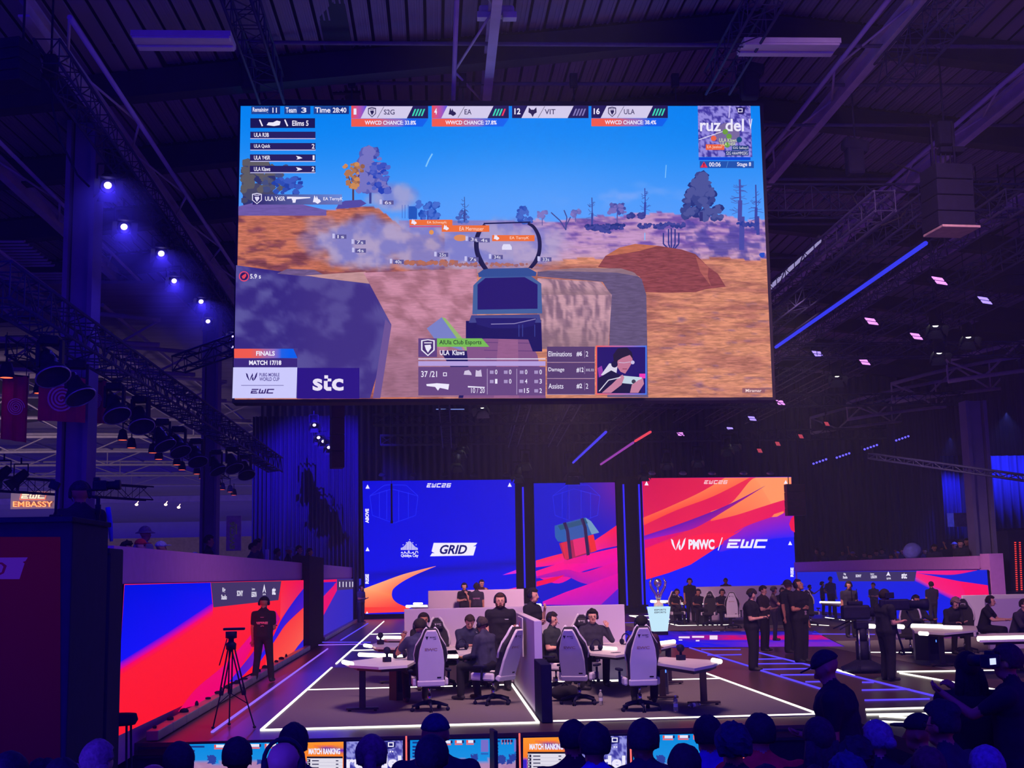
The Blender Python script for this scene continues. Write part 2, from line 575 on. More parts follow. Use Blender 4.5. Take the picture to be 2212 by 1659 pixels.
# right-hand booth
for px, lab in (((1850, 1410, 2060, 1411), 'white strip in front of the dark octagonal desk base'),
                ((1806, 1447, 1845, 1461), 'short white strip left of the pedestal camera'),
                ((1938, 1452, 2172, 1449), 'long bluish white strip in front of the right booth'),
                ((1945, 1455, 2200, 1500), 'white strip slanting from the cameraman towards the right'),
                ((1720, 1348, 1790, 1352), 'short white strip under the empty far chair'),
                ((1783, 1334, 1900, 1353), 'white strip at the foot of the right LED wall')):
    strip('light_strip', G(*px[:2]), G(*px[2:]), 0.06, M_LINE, lab, 'white floor light strips')
for i, px in enumerate(((1870, 1534, 2012, 1530), (1872, 1545, 2200, 1540), (1900, 1549, 2030, 1541), (1905, 1548, 2110, 1563), (1880, 1559, 2150, 1572),
           (2045, 1532, 2190, 1530), (2046, 1538, 2140, 1546), (2048, 1551, 2180, 1549), (2045, 1571, 2170, 1574), (2130, 1560, 2196, 1545))):
    strip('light_strip', G(*px[:2]), G(*px[2:]), 0.03, M_LINE,
          'thin white floor strip at the right stage front, ' + ('topmost left|second left|third left|fourth left|lowest left|topmost right|second right|third right|fourth right|lowest right'.split('|')[i]) + ' of the tangle', 'crossing strips at the right stage front')
# blue lanes: two long rails with rungs
rails = [((1628, 1408), (2060, 1515), 'blue light rail, upper of the two long slanting rails'),
         ((1643, 1449), (1795, 1496), 'blue light rail, lower slanting rail right of the front booth'),
         ((1490, 1400), (1625, 1442), 'blue light rail starting at the glossy floor panel')]
for a, b, lab in rails:
    strip('light_strip', G(*a), G(*b), 0.06, M_LINEB, lab, 'blue floor rails')
for q_, a in enumerate(((1515, 1404, 1600, 1404), (1528, 1416, 1602, 1415), (1625, 1425, 1690, 1424), (1628, 1435, 1735, 1434), (1643, 1447, 1765, 1445), (1686, 1459, 1792, 1458), (1740, 1474, 1795, 1473),
          (1862, 1475, 1888, 1475), (1862, 1492, 1965, 1490), (1868, 1514, 2008, 1511), (1755, 1370, 1890, 1371), (1350, 1346, 1400, 1345))):
    strip('light_strip', G(*a[:2]), G(*a[2:]), 0.05, M_LINEB, 'blue rung between the slanting floor rails, ' + ('first second third fourth fifth sixth seventh eighth ninth tenth eleventh twelfth'.split()[q_]) + ' of those listed from the glossy panel', 'blue rungs of the floor lanes')
strip('light_strip', G(458, 1583), G(708, 1402), 0.05, M_LINEV, 'long violet strip passing behind the tripod and the referee', 'violet floor strips')
strip('light_strip', G(736, 1384), G(795, 1347), 0.06, M_LINEB, 'blue strip ending at the far referee', 'violet floor strips')
strip('light_strip', G(680, 1388), G(800, 1388), 0.10, M_LINEB, 'faint blue cross strip level with the dark pillar', 'violet floor strips')
strip('light_strip', G(688, 1394), G(790, 1392), 0.08, M_LINEV, 'faint violet cross strip just in front of the blue one', 'violet floor strips')
strip('light_strip', G(1360, 1330), G(1415, 1331), 0.12, M_LINE, 'short white strip left of the podium, upper', 'white floor light strips')
strip('light_strip', G(1362, 1331), G(1466, 1352), 0.10, M_LINE, 'white strip slanting behind the podium', 'white floor light strips')
strip('light_strip', G(1466, 1352), G(1590, 1350), 0.10, M_LINE, 'white strip along the front of the far right booth', 'white floor light strips')
strip('light_strip', G(1445, 1338), G(1508, 1337), 0.16, M_LINE, 'short bright strip below the far desk beside the podium', 'white floor light strips')

# ------------------------------------------------------------------ roof
RIDGE = 6.8
def roof_z(x): return 13.75 - 0.105 * abs(x - RIDGE)
ceil = struct(bpy.data.objects.new('ceiling', None)); COL.objects.link(ceil)
FY = [21.0, 25.6, 30.2, 34.8, 39.4, 44.0, 48.6, 53.2, 57.8, 62.4, 67.0]
PW = 0.36
panel_me = {}
for side in (-1, 1):
    mm = MB(); mm.box((0, 2.3, 0.02), (PW - 0.065, 4.58, 0.04), rot=Matrix.Rotation(side * 0.105, 3, 'Y'))
    for k in (-.1, 0, .1):
        mm.box((k, 2.3, -0.008), (0.035, 4.58, 0.018))
    panel_me[side] = mm.mesh('roof_panel', M_DECK)
rest = {}
for bi, (ya, yb) in enumerate(zip(FY[:-1], FY[1:])):
    x = -19.0
    while x < 23:
        side = 1 if x > RIDGE else -1
        tilt = 0.16
        # visible near bays become single panels
        P0 = Vector((x, (ya + yb) / 2, roof_z(x)))
        dpx = 940 + 2750 * x / P0.y
        if bi <= 3 and -60 < dpx < 2300 and (bi > 0 or 300 < dpx) and len(ceil.children) < 295 and not (480 < dpx < 1660 and 1243 - (P0.z - 2.07) * 2750 / P0.y > 260):
            o = put('roof_panel', panel_me[side], ceil, (x, ya, roof_z(x)))
            o.rotation_euler.x = 0.05
        else:
            rest.setdefault(side, []).append((x, ya))
        x += PW
mm = MB()
for side, lst in rest.items():
    for x, ya in lst:
        mm.box((x, ya + 2.3, roof_z(x) + .13), (PW - 0.065, 4.58, 0.04))
mm.build('roof_panel', M_DECK, ceil, kind='stuff')
# seams: dark sheet above the panels
for side in (-1, 1):
    mm = MB()
    xs = (-45, RIDGE) if side < 0 else (RIDGE, 45)
    vs = [Vector((x, y, roof_z(x) + .36)) for x, y in ((xs[0], 14), (xs[1], 14), (xs[1], 70), (xs[0], 70))]
    mm.add(vs + [v + Vector((0, 0, .1)) for v in vs], [(0, 1, 2, 3), (7, 6, 5, 4), (0, 4, 5, 1), (1, 5, 6, 2), (2, 6, 7, 3), (3, 7, 4, 0)])
    mm.build('roof_sheet', M_STEEL_D, ceil)
# portal frames: dark sloping girders across the hall, and pale tie pipes beneath
for y in FY[1:]:
    for side in (-1, 1):
        a = Vector((RIDGE, y, roof_z(RIDGE) - .2)); b = Vector((RIDGE + side * 29, y, roof_z(RIDGE + side * 29) - .2))
        mm = MB(); d = (b - a); c = (a + b) / 2
        mm.box(c, (d.length, .42, .55), rot=Matrix.Rotation(-math.atan2(d.z, d.x), 3, 'Y') if side > 0 else Matrix.Rotation(-math.atan2(-d.z, -d.x), 3, 'Y'))
        mm.build('roof_girder', M_STEEL_D, ceil)
for i, y in enumerate((24.6, 27.1, 29.3, 33.6, 38.2, 42.5, 47.0, 52.0, 57.0)):
    z = 12.75 if i != 1 else 12.9
    mm = MB(); mm.tube([(-32, y, z), (30, y, z)], .045, 6); mm.build('tie_pipe', M_PIPE, ceil)

# bowstring trusses running away from the viewer: wide pale top flange, thin tie rod, struts
def bowstring(name, X, z, y0, y1, side, label, w=0.24, n=9):
    t = thing(name, label, 'roof beam', (X, y0, z), 0, 'pale roof beams running towards the stage')
    L = y1 - y0
    m = MB(); m.box((0, L / 2, 0), (w, L, .05)); m.box((0, L / 2, -.16), (.03, L, .3)); m.box((0, L / 2, -.33), (w * .8, L, .04))
    m.build('flange', M_STEEL, t)
    off = -side * .75
    m = MB(); m.tube([(off, 0, -.35), (off, L, -.35)], .05, 6); m.build('tie_rod', M_STEEL, t)
    for k in range(n):
        yy = L * k / n
        m = MB(); m.bar((off, yy, -.35), (0, yy + L / n * .5, -.1), .028, 6)
        m.bar((0, yy + L / n * .5, -.1), (off, yy + L / n, -.35), .028, 6)
        m.build('strut', M_STEEL, t)
    return t
for X, z, s_, lab in ((-6.75, 11.75, -1, 'pale steel roof beam passing just left of the giant screen'),
                 (-9.8, 11.6, -1, 'pale steel roof beam second to the left of the giant screen'),
                 (-12.4, 11.3, -1, 'pale steel roof beam at the far left edge'),
                 (1.25, 12.9, 1, 'pale steel roof beam above the middle of the giant screen'),
                 (9.4, 13.0, 1, 'pale steel roof beam right of the giant screen'),
                 (13.0, 12.6, 1, 'pale steel roof beam slanting above the black line array'),
                 (16.6, 12.3, 1, 'pale steel roof beam at the far right edge')):
    bowstring('roof_beam', X, z, 20.5, 66, s_, lab)
# the wide dark girder left of centre, with its clamp
m = MB(); m.box((-1.9, 40, 13.0), (.55, 40, .1)); m.box((-1.9, 27.7, 12.93), (.62, .12, .1)); struct(m.build('trim_8', M_STEEL_D))

# lower curved lattice trusses of the left aisle and the next hall
M_LATT = mat('cream_lattice_steel', (186, 176, 182), rough=.7, var=.08)
def arch_truss(x0, x1, Y, z, rise, label):
    t = thing('roof_truss', label, 'roof truss', (x0, Y, z), 0, 'cream lattice roof trusses of the next hall')
    L = x1 - x0; n = 14
    top = [Vector((L * k / n, 0, rise * (1 - ((2 * k / n) - 1) ** 2) + .8)) for k in range(n + 1)]
    bot = [Vector((L * k / n, 0, rise * .55 * (1 - ((2 * k / n) - 1) ** 2))) for k in range(n + 1)]
    for nm, pts in (('top_chord', top), ('bottom_chord', bot)):
        m = MB(); m.tube(pts, .085, 6); m.build(nm, M_LATT, t)
    m = MB()
    for k in range(n):
        a = bot[k] if k % 2 else top[k]; b = top[k + 1] if k % 2 else bot[k + 1]
        m.bar(a, b, .045, 5)
        if k % 3 == 0: m.bar(top[k], bot[k], .04, 5)
    m.build('bracing', M_LATT, t, kind='stuff')
for i, Y in enumerate((40, 46, 53, 60, 68, 76, 85, 94, 104)):
    arch_truss(-9 - Y * .42, -8.6, Y, 9.4, .55, 'cream lattice roof truss of the next hall, row %s from the stage columns' % ('first second third fourth fifth sixth seventh eighth ninth'.split()[i]))
for i, Y in enumerate((47, 53, 59, 65)):
    arch_truss(19.6, 40, Y, 9.0, 1.4, 'cream lattice roof truss beyond the right column, %s one back' % ('first second third fourth'.split()[i]))
m = MB()
for k in range(12):
    x = -50 + k * 3.6
    m.bar((x, 40, 10.7), (x, 109, 10.7), .07, 5)
m.build('purlin_pipes', M_LATT, ceil, kind='stuff')
m = MB(); m.box((-38, 75, 11.2), (59.5, 72, .1)); struct(m.build('ceiling_next_hall', mat('next_hall_roof', (140, 128, 150), rough=.8, var=.2, scale=1, stretch=(.3, 3, 1))))
# louvred roof lights of the next hall: groups of slats
for gi, (gx, gy) in enumerate(((-12.6, 34.5), (-12.6, 38.2), (-17.5, 36))):
    t = thing('roof_louvre', 'slatted roof opening above the left aisle, %s' % ('nearest the big pillar', 'behind the nearest slatted one', 'at the left edge of the picture')[gi], 'louvre', (gx, gy, 11.3), 0, 'slatted roof openings over the left aisle')
    for k in range(9):
        m = MB(); m.box((0, k * .34, 0), (3.0, .15, .06), rot=Matrix.Rotation(.4, 3, 'X')); m.build('slat', M_STEEL, t)

# ------------------------------------------------------------------ far walls, columns, drapes
m = MB(); m.box((-36, 110, 5.0), (60, .3, 12.4)); struct(m.build('wall_far_left', M_FARWALL))
for i, (z, h) in enumerate(((8.9, .5), (6.3, 1.3), (3.4, .35))):
    m = MB(); m.box((-36, 109.7, z), (60, .3, h)); struct(m.build('trim_%d' % (10 + i), (M_WHITE if i == 1 else M_STEEL)))
m = MB(); m.box((-33, 90, 3.9), (48, .2, 2.2)); struct(m.build('wall_far_left_low', mat('far_counter_wall', (150, 130, 140), rough=.8)))

def drape(name, x0, x1, Y, z0, z1, m_, label=None, ax='X', folds=40, amp=.12):
    vs = []; n = folds * 6
    for j in range(2):
        for i in range(n + 1):
            t = i / n
            off = amp * math.sin(t * folds * 2 * PI) * (.7 + .3 * math.sin(t * 17))
            z = z0 if j == 0 else z1
            p = (x0 + (x1 - x0) * t, Y + off, z) if ax == 'X' else (Y + off, x0 + (x1 - x0) * t, z)
            vs.append(p)
    mm = MB(); mm.add(vs, [(i, i + 1, n + 2 + i, n + 1 + i) for i in range(n)], smooth=True)
    o = mm.build(name, m_)
    o.modifiers.new('thick', 'SOLIDIFY').thickness = .02
    return o
struct(drape('wall_back', -9.0, 33, 66.5, -1.2, 13.0, M_CURT, folds=110))
struct(drape('wall_right', 40, 66, 24.5, -1.2, 10.5, M_CURT, ax='Y', folds=60))
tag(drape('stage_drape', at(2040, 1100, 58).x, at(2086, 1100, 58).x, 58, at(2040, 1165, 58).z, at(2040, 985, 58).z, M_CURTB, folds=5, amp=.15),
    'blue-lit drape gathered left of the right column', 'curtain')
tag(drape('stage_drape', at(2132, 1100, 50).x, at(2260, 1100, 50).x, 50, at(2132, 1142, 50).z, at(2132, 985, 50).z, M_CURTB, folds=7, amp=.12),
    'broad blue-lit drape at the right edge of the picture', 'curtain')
tag(drape('stage_drape', at(545, 1100, 60).x, at(775, 1100, 60).x, 60, 0.0, at(545, 900, 60).z, M_CURT, folds=26, amp=.15),
    'tall dark blue drape behind the left stage seating', 'curtain')
spot('drape_spot', (at(2048, 1020, 55).x, 54.5, at(2048, 1020, 55).z + 1.5), (at(2055, 1100, 58).x, 58, 3.5), 60, (.05, .08, 1), 1500)
spot('drape_spot.001', (at(2170, 1000, 47).x, 46.5, at(2170, 980, 47).z + 1.5), (at(2175, 1080, 50).x, 50, 4), 70, (.08, .12, 1), 1900)
spot('drape_spot.002', (-4.6, 52, 11), (-5.2, 60, 5), 60, (.06, .02, 1), 9000)

def column(X, Y, w, d, z1, n):
    m = MB()
    m.box((X, Y, z1 / 2 - .6), (w * .55, d, z1 + 1.2))
    m.box((X - w * .42, Y - .08, z1 / 2 - .6), (w * .16, d * 1.25, z1 + 1.2))
    m.box((X + w * .42, Y - .08, z1 / 2 - .6), (w * .16, d * 1.25, z1 + 1.2))
    return struct(m.build('column_%d' % n, M_COL))
column(-7.72, 28, .64, .6, 12.2, 1)
column(-7.9, 45.5, .56, .6, 12.2, 2)
column(at(2108, 1000, 45).x, 45, .78, .5, at(2090, 868, 45).z, 3)

# ------------------------------------------------------------------ left side wall (band above the LED, pillar, plinth)
XL = -3.87
def yx(px, X=XL): return X * 2750 / (px - 940)
zt = 2.49; zb = 2.03
Y0, Y1, Y2, Y3 = 15.72, 37.6, 42.5, 64.0
m = MB()
m.box((XL - .08, (Y0 + Y1) / 2, (zt + zb) / 2 + .01), (.16, Y1 - Y0, zt - zb)); m.box((XL - .12, (Y0 + Y1) / 2, .95), (.16, Y1 - Y0, 2.2))
struct(m.build('wall_left', mat('fascia_white', (190, 120, 200), rough=.45, var=.05)))  # violet tint in the white stands in for magenta light
m = MB()
m.box((XL - .08, (Y2 + Y3) / 2, (zt + zb) / 2 + .01), (.16, Y3 - Y2, zt - zb)); m.box((XL - .12, (Y2 + Y3) / 2, .95), (.16, Y3 - Y2, 2.2))
struct(m.build('wall_left_far', MATS['fascia_white']))
m = MB(); m.box((XL - .05, (Y1 + Y2) / 2, 1.35), (.5, Y2 - Y1 - .1, 2.7)); struct(m.build('wall_left_pillar', M_BLACK))
pl = struct(bpy.data.objects.new('baseboard_left', None)); COL.objects.link(pl)
M_PLINTH = mat('plinth_grey', (120, 110, 124), rough=.3, var=.1, scale=4, spec=.6)
y = 17.3
while y < 63:
    if not (Y1 - .6 < y < Y2 - .2):
        m = MB(); m.bbox((XL + .16, y + .48, .075), (.16, .94, .13), .012); m.build('kerb_block', M_PLINTH, pl)
    y += .97
# cable clutter on the plinth
for i in range(16):
    y = 17.6 + i * 1.0
    m = MB(); m.ell((0, 0, 0), (.03 + .02 * (i % 3), .05 + .04 * ((i * 7) % 4) / 3, .02 + .012 * (i % 4)), 8, 5)
    tag(m.build('cable_bundle', M_BLACK, loc=(XL + .13, y, .155)), 'black cable bundle on the plinth under the left LED wall, ' + ('first second third fourth fifth sixth seventh eighth ninth tenth eleventh twelfth thirteenth fourteenth fifteenth sixteenth'.split()[i]) + ' from the near end', 'cable', 'cable bundles on the left plinth')

# ------------------------------------------------------------------ right side wall
XR = 17.5
YR0, YR1 = 40.6, 62.0
m = MB()
m.box((XR + .08, (YR0 + YR1) / 2, 2.13), (.16, YR1 - YR0, .42)); m.box((XR + .12, (YR0 + YR1) / 2, .95), (.16, YR1 - YR0, 2.0))
m.box((XR + .28, 40.2, 1.2), (.45, .7, 2.4))
struct(m.build('wall_right_low', MATS['fascia_white']))
m = MB(); m.box((XR - .1, (YR0 + YR1) / 2, .05), (.14, YR1 - YR0, .1)); struct(m.build('baseboard_right', M_PLINTH))

# ------------------------------------------------------------------ booth partitions
M_PART = mat('partition_lilac', (200, 182, 208), rough=.5, var=.03, scale=1)
def part_wall(n, x0, x1, y0, y1, z, mt=M_PART):
    m = MB(); m.bbox(((x0 + x1) / 2, (y0 + y1) / 2, z / 2 + .004), (x1 - x0, y1 - y0, z), .012)
    return m
t = thing('booth_partition', 'lilac back wall of the two front booths', 'partition', (0, 0, 0))
part_wall(0, -.62, 3.66, 25.0, 25.12, 1.43).build('back_wall', M_PART, t)
t2 = thing('booth_partition', 'long partition between the two front booths, with a framed vertical banner', 'partition')
part_wall(0, 1.46, 1.58, 19.4, 24.98, 1.36).build('side_panel', M_PART, t2)
part_wall(0, 1.45, 1.60, 18.15, 19.4, .80).build('low_panel', M_BLACK, t2)
m = MB(); m.bbox((1.40, 21.6, 1.04), (.02, 1.1, .62), .004); m.build('banner', M_WHITE, t2)
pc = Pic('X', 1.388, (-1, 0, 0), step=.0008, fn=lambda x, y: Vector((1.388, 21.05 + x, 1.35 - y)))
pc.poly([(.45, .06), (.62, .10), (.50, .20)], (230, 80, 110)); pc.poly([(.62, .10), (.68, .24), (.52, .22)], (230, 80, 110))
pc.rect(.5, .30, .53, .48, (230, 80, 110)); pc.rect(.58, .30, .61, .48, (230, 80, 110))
M_PRINT = None

for lab, x0, x1, Y in (('lilac wall of the booth behind the front ones', at(925, 1300, 48).x, at(1132, 1300, 48).x, 48),
                       ('lilac wall of the far right booth behind the podium', at(1487, 1290, 53).x, at(1722, 1290, 53).x, 53)):
    m = part_wall(0, x0, x1, Y, Y + .12, at(1000 if Y < 50 else 1600, 1275 if Y < 50 else 1266, Y).z)
    tag(m.build('booth_partition', M_PART), lab, 'partition')
m = part_wall(0, at(2080, 1300, 38).x, at(2260, 1300, 38).x, 38, 38.12, at(2100, 1286, 38).z)
tag(m.build('booth_partition', M_PART), 'lilac partition behind the right booth players', 'partition')
m = part_wall(0, at(2131, 1300, 31).x, at(2280, 1300, 31).x, 31, 31.12, at(2150, 1294, 31).z)
tag(m.build('booth_partition', M_PART), 'grey lilac partition at the right edge, nearer one', 'partition')

# ------------------------------------------------------------------ LED screens
WH = (240, 235, 255); NAVY = (34, 26, 88)
def ribbon(pic, A, B, ca, cb, ca2=None, cb2=None):
    """band between edges A and B; colours run ca->ca2 along A and cb->cb2 along B"""
    pic.L += 1
    n = len(A); b = len(pic.v); ca2 = ca2 or ca; cb2 = cb2 or cb
    for i in range(n):
        t = i / (n - 1)
        pic.v.append(pic.P(*A[i])); pic.c.append(pic._c(mix(ca, ca2, t)))
        pic.v.append(pic.P(*B[i])); pic.c.append(pic._c(mix(cb, cb2, t)))
    for i in range(n - 1):
        pic.f.append((b + 2 * i, b + 2 * i + 2, b + 2 * i + 3, b + 2 * i + 1))

def smooth(pts, k=6):
    """Catmull-Rom resampling of a 2D polyline"""
    out = []
    n = len(pts)
    for i in range(n - 1):
        p0, p1, p2, p3 = pts[max(i - 1, 0)], pts[i], pts[i + 1], pts[min(i + 2, n - 1)]
        for j in range(k):
            t = j / k
            out.append(tuple(0.5 * (2 * p1[a] + (p2[a] - p0[a]) * t + (2 * p0[a] - 5 * p1[a] + 4 * p2[a] - p3[a]) * t * t
                                    + (3 * p1[a] - p0[a] - 3 * p2[a] + p3[a]) * t ** 3) for a in (0, 1)))
    out.append(tuple(pts[-1]))
    return out

def T(pts, ox, oy, s): return [(ox + x * s, oy + y * s) for x, y in pts]

def slab(name, quad, depth, plane='Y', val=0, parent=None, mt=None, grow=0.06):
    """housing behind a picture; quad in photo pixels"""
    f = at if plane == 'Y' else atX
    ps = [f(x, y, val) for x, y in quad]
    c = sum(ps, Vector()) / 4
    ps = [p + (p - c).normalized() * grow for p in ps]
    off = Vector((0, depth, 0)) if plane == 'Y' else Vector((depth, 0, 0))
    m = MB()
    m.add(ps + [p + off for p in ps], [(0, 1, 2, 3), (7, 6, 5, 4), (0, 4, 5, 1), (1, 5, 6, 2), (2, 6, 7, 3), (3, 7, 4, 0)])
    o = m.build(name, mt or M_BLACK, parent)
    return o

# ======================= the giant hanging screen
YS = 26.0
BT = thing('giant_screen', 'giant hanging LED screen showing a desert shooting game', 'screen')
slab('housing', [(519, 216), (1645, 224), (1672, 862), (505, 868)], .5, 'Y', YS, BT, M_STEEL_D, grow=.04)
PG = picture_mat('giant_screen_picture', 1.0, grain=(1.6, 1.6, 11.0), scale=2.8, light='AUTO')
p = Pic('Y', YS, (0, -1, 0))

def hillL(x): return 448 + 14 * math.sin(x / 37.0) * 0 + (sstep(507, 560, x) * 6) + (-sstep(680, 770, x) * 8 + sstep(800, 900, x) * 60)
def ridgeR(x): return 478 - 10 * sstep(1200, 1290, x) + 6 * sstep(1150, 1200, x) * 0 - 8 * sstep(1300, 1420, x) + 14 * sstep(1480, 1640, x) + 3 * math.sin(x / 11.0)
def base(u, v, x, y):
    # sky
    t = (y - 229) / 260.0
    c = mix((4, 132, 244), (84, 158, 255), sstep(0, 1, t))
    c = mix(c, (96, 164, 255), .55 * math.exp(-((x - 1130) / 260.0) ** 2) * sstep(0.2, 1.0, t))
    cl = fbm(x / 60, y / 26, 5)
    c = mix(c, (150, 176, 250), .55 * sstep(.5, .75, cl) * math.exp(-((x - 1360) / 110.0) ** 2) * math.exp(-((y - 425) / 28.0) ** 2))
    g = 0.0
    # lilac dunes, right
    if x > 1080 and y > ridgeR(x) + 6 * (fbm(x / 20, 1, 3) - .5):
        n = fbm(x / 34, y / 7, 9)
        c = mix((198, 152, 200), (116, 84, 172), sstep(.42, .66, n)); g = .35
        c = mix(c, (214, 168, 190), sstep(520, 560, y) * .6)
        if x > 1480 and y > 480 + 4 * math.sin(x / 7): c = mix(c, (74, 66, 160), .75 * sstep(.40, .60, fbm(x / 22, y / 16, 4)))
    # far ground strip, centre
    if 860 < x <= 1110 and y > 478 + (x - 860) * -.01:
        c = mix((120, 140, 214), (140, 122, 190), fbm(x / 25, y / 9, 2)); g = .2
    # orange ground
    yo = 560 + (x - 1220) * -.004 if x > 1180 else 566
    if y > yo + 3 * math.sin(x / 23):
        n = fbm(x / 70, y / 9, 1)
        c = mix((222, 144, 114), (178, 108, 98), sstep(.40, .68, n)); g = .75
        c = mix(c, (226, 150, 120), sstep(650, 850, y) * .4)
        c = mix(c, (128, 92, 140), .55 * sstep(.64, .8, fbm(x / 36, y / 8, 31)) * sstep(600, 700, y))
    # near dune, left
    if x < 960 and y > hillL(x) + 8 * (fbm(x / 16, .5, 7) - .5):
        n = fbm(x / 46, y / 12 + x / 200, 11)
        c = mix((202, 116, 90), (130, 68, 80), sstep(.44, .66, n)); g = .7
    # smoke
    def puff(cx, cy, rx, ry, s):
        d = ((x - cx) / rx) ** 2 + ((y - cy) / ry) ** 2
        return s * sstep(1.25, .35, d + .9 * (fbm(x / 26, y / 26, 21) - .5))
    sm = max(puff(790, 525, 125, 62, .95), puff(905, 535, 90, 52, .9), puff(1010, 545, 85, 46, .9), puff(1110, 530, 120, 58, .85),
             puff(845, 425, 58, 34, .8), puff(700, 515, 60, 50, .5))
    if sm > 0 and y < 600:
        sc = mix((176, 162, 206), (128, 128, 204), sstep(.35, .65, fbm(x / 30, y / 24, 8)))
        c = mix(c, sc, sm); g *= (1 - sm)
    return (*c, g)
p.grid([(520, 229), (1641, 229), (1669, 858), (507, 863)], 300, 165, base)

def blobs(cx, y0, y1, wfun, n, r, c0, c1, seed):
    rr = random.Random(seed); lst = {0: [], 1: [], 2: []}
    for k in range(n):
        t = rr.random(); y = y0 + (y1 - y0) * t; w = wfun(t); x = cx + (rr.random() * 2 - 1) * w
        R = r * (.6 + .8 * rr.random()); x = max(516 + 1.4 * R, min(1650 - 1.4 * R, x))
        lst[rr.randrange(3)].append([(x + R * math.cos(a) * (.7 + .5 * rr.random()), y + R * .8 * math.sin(a) * (.7 + .5 * rr.random())) for a in [2 * PI * q / 8 for q in range(8)]])
    for q in range(3): p.polys(lst[q], mix(c0, c1, q / 2))
def deadtree(x, y0, y1, col, seed, br=14, L=16, w=3):
    rr = random.Random(seed); p.line([(x, y1), (x + 1, (y0 + y1) / 2)], w * 1.5, col); p.line([(x + 1, (y0 + y1) / 2), (x, y0)], w * .7, col)
    o = []
    for k in range(br):
        t = .12 + .7 * rr.random(); y = y0 + (y1 - y0) * t; s_ = rr.choice((-1, 1)); l = L * (.4 + .8 * t) * (.5 + .6 * rr.random())
        o.append(((x, y), (x + s_ * l, y + rr.uniform(-6, 5))))
    for a, b in o: p.line([a, ((a[0] + b[0]) / 2, a[1] + 1), b], .9, col)
DB = (44, 62, 158); DB2 = (84, 100, 190)
# left tree mass
blobs(545, 345, 440, lambda t: 40 + 20 * t, 70, 11, (48, 52, 110), (96, 92, 96), 1)
blobs(595, 360, 410, lambda t: 26, 30, 7, (96, 92, 96), (70, 80, 130), 2)
blobs(622, 385, 418, lambda t: 30, 34, 7, (36, 66, 170), (60, 92, 196), 3)
p.poly(T([(0, 0), (60, -14), (130, -6), (190, 8), (190, 20), (0, 20)], 515, 446, 1), (112, 92, 170, .3))
# blue tree and yellow tree on the dune
p.line([(800, 440), (800, 380)], 5, (58, 66, 150))
blobs(800, 322, 412, lambda t: 10 + 36 * t * (1.3 - .5 * t), 120, 9, (62, 72, 168), (120, 118, 196), 4)
blobs(818, 352, 414, lambda t: 22, 30, 7, (36, 66, 186), (84, 100, 200), 14)
p.line([(763, 446), (763, 408)], 4, (84, 54, 76)); p.line([(763, 410), (752, 380)], 2.4, (84, 54, 76)); p.line([(763, 410), (776, 378)], 2.4, (84, 54, 76))
blobs(764, 354, 408, lambda t: 22 - 12 * t, 46, 5.5, (150, 98, 74), (206, 140, 84), 5)
p.poly([(726, 452), (732, 440), (745, 434), (780, 432), (792, 440), (776, 448)], (84, 76, 166))
# billboard and middle trees
for x in (869, 875, 882): p.line([(x, 443), (x, 472)], 1, (60, 90, 190))
p.rect(883, 446, 901, 474, (32, 86, 190))
blobs(925, 436, 474, lambda t: 22, 40, 6, (28, 76, 184), (70, 110, 210), 6); p.line([(924, 476), (924, 455)], 3, (50, 80, 180))
blobs(1002, 455, 482, lambda t: 8 + 8 * t, 26, 4, (52, 84, 176), (80, 110, 200), 7); deadtree(1003, 426, 480, (56, 70, 150), 3, 10, 12, 2)
blobs(1130, 448, 484, lambda t: 6 + 14 * t, 50, 5, (40, 78, 184), (70, 104, 200), 8)
for x, y in ((1171, 466), (1243, 462)):
    p.line([(x, 488 - (x > 1200) * 8), (x, y)], 1.6, (84, 84, 160)); blobs(x, y - 8, y + 6, lambda t: 9, 16, 4, (96, 100, 182), (130, 120, 196), int(x))
for pts in ([(1222, 498), (1210, 478), (1190, 460)], [(1222, 498), (1224, 470), (1218, 455)], [(1222, 490), (1232, 470)], [(1222, 498), (1222, 480)]):
    p.line(pts, 2.4, (66, 72, 150))
deadtree(1278, 428, 494, (60, 72, 160), 5, 14, 14, 3); deadtree(1392, 408, 468, (56, 72, 170), 6, 14, 14, 3)
p.line([(1332, 484), (1333, 460)], 2.4, (90, 84, 160)); blobs(1333, 441, 466, lambda t: 12 + 8 * t, 34, 5, (66, 76, 164), (120, 110, 190), 9)
for x, y, w in ((1278, 494, 14), (1297, 493, 10), (1321, 491, 14), (1333, 492, 14), (1391, 490, 15), (1427, 491, 16), (1460, 489, 18), (1307, 500, 9), (1362, 468, 6), (1384, 468, 5)):
    blobs(x, y - 5, y + 4, lambda t, w=w: w, 22, 4, (34, 50, 130), (66, 70, 156), int(x * 3))
blobs(1513, 380, 474, lambda t: 6 + 44 * t * (1.25 - .35 * t), 210, 8, (38, 52, 128), (78, 86, 156), 10)
p.line([(1513, 480), (1513, 460)], 7, (50, 52, 126))
p.line([(1600, 542), (1601, 470)], 11, (74, 76, 166)); deadtree(1596, 390, 480, (72, 76, 166), 11, 26, 26, 6)
p.line([(1635, 510), (1634, 470)], 7, (64, 70, 160)); deadtree(1630, 402, 500, (62, 70, 160), 12, 20, 18, 4)
blobs(1613, 485, 491, lambda t: 22, 26, 4, (40, 60, 156), (60, 70, 160), 13)
for x, a in ((1431, 8), (1442, 0), (1448, -2), (1456, 0), (1464, 8)): p.line([(1449 + (x - 1449) * .35, 541), (x, 530), (x, 498 + a)], 3, (44, 54, 138))
blobs(1652, 550, 556, lambda t: 7, 12, 4, (36, 70, 190), (40, 80, 200), 15)
# meteor streaks
p.line([(934, 336), (926, 350), (920, 364)], 3, (130, 200, 255)); p.line([(1437, 360), (1435, 388)], 2, (120, 190, 255)); p.line([(1391, 506), (1391, 522)], 2, (130, 190, 255))
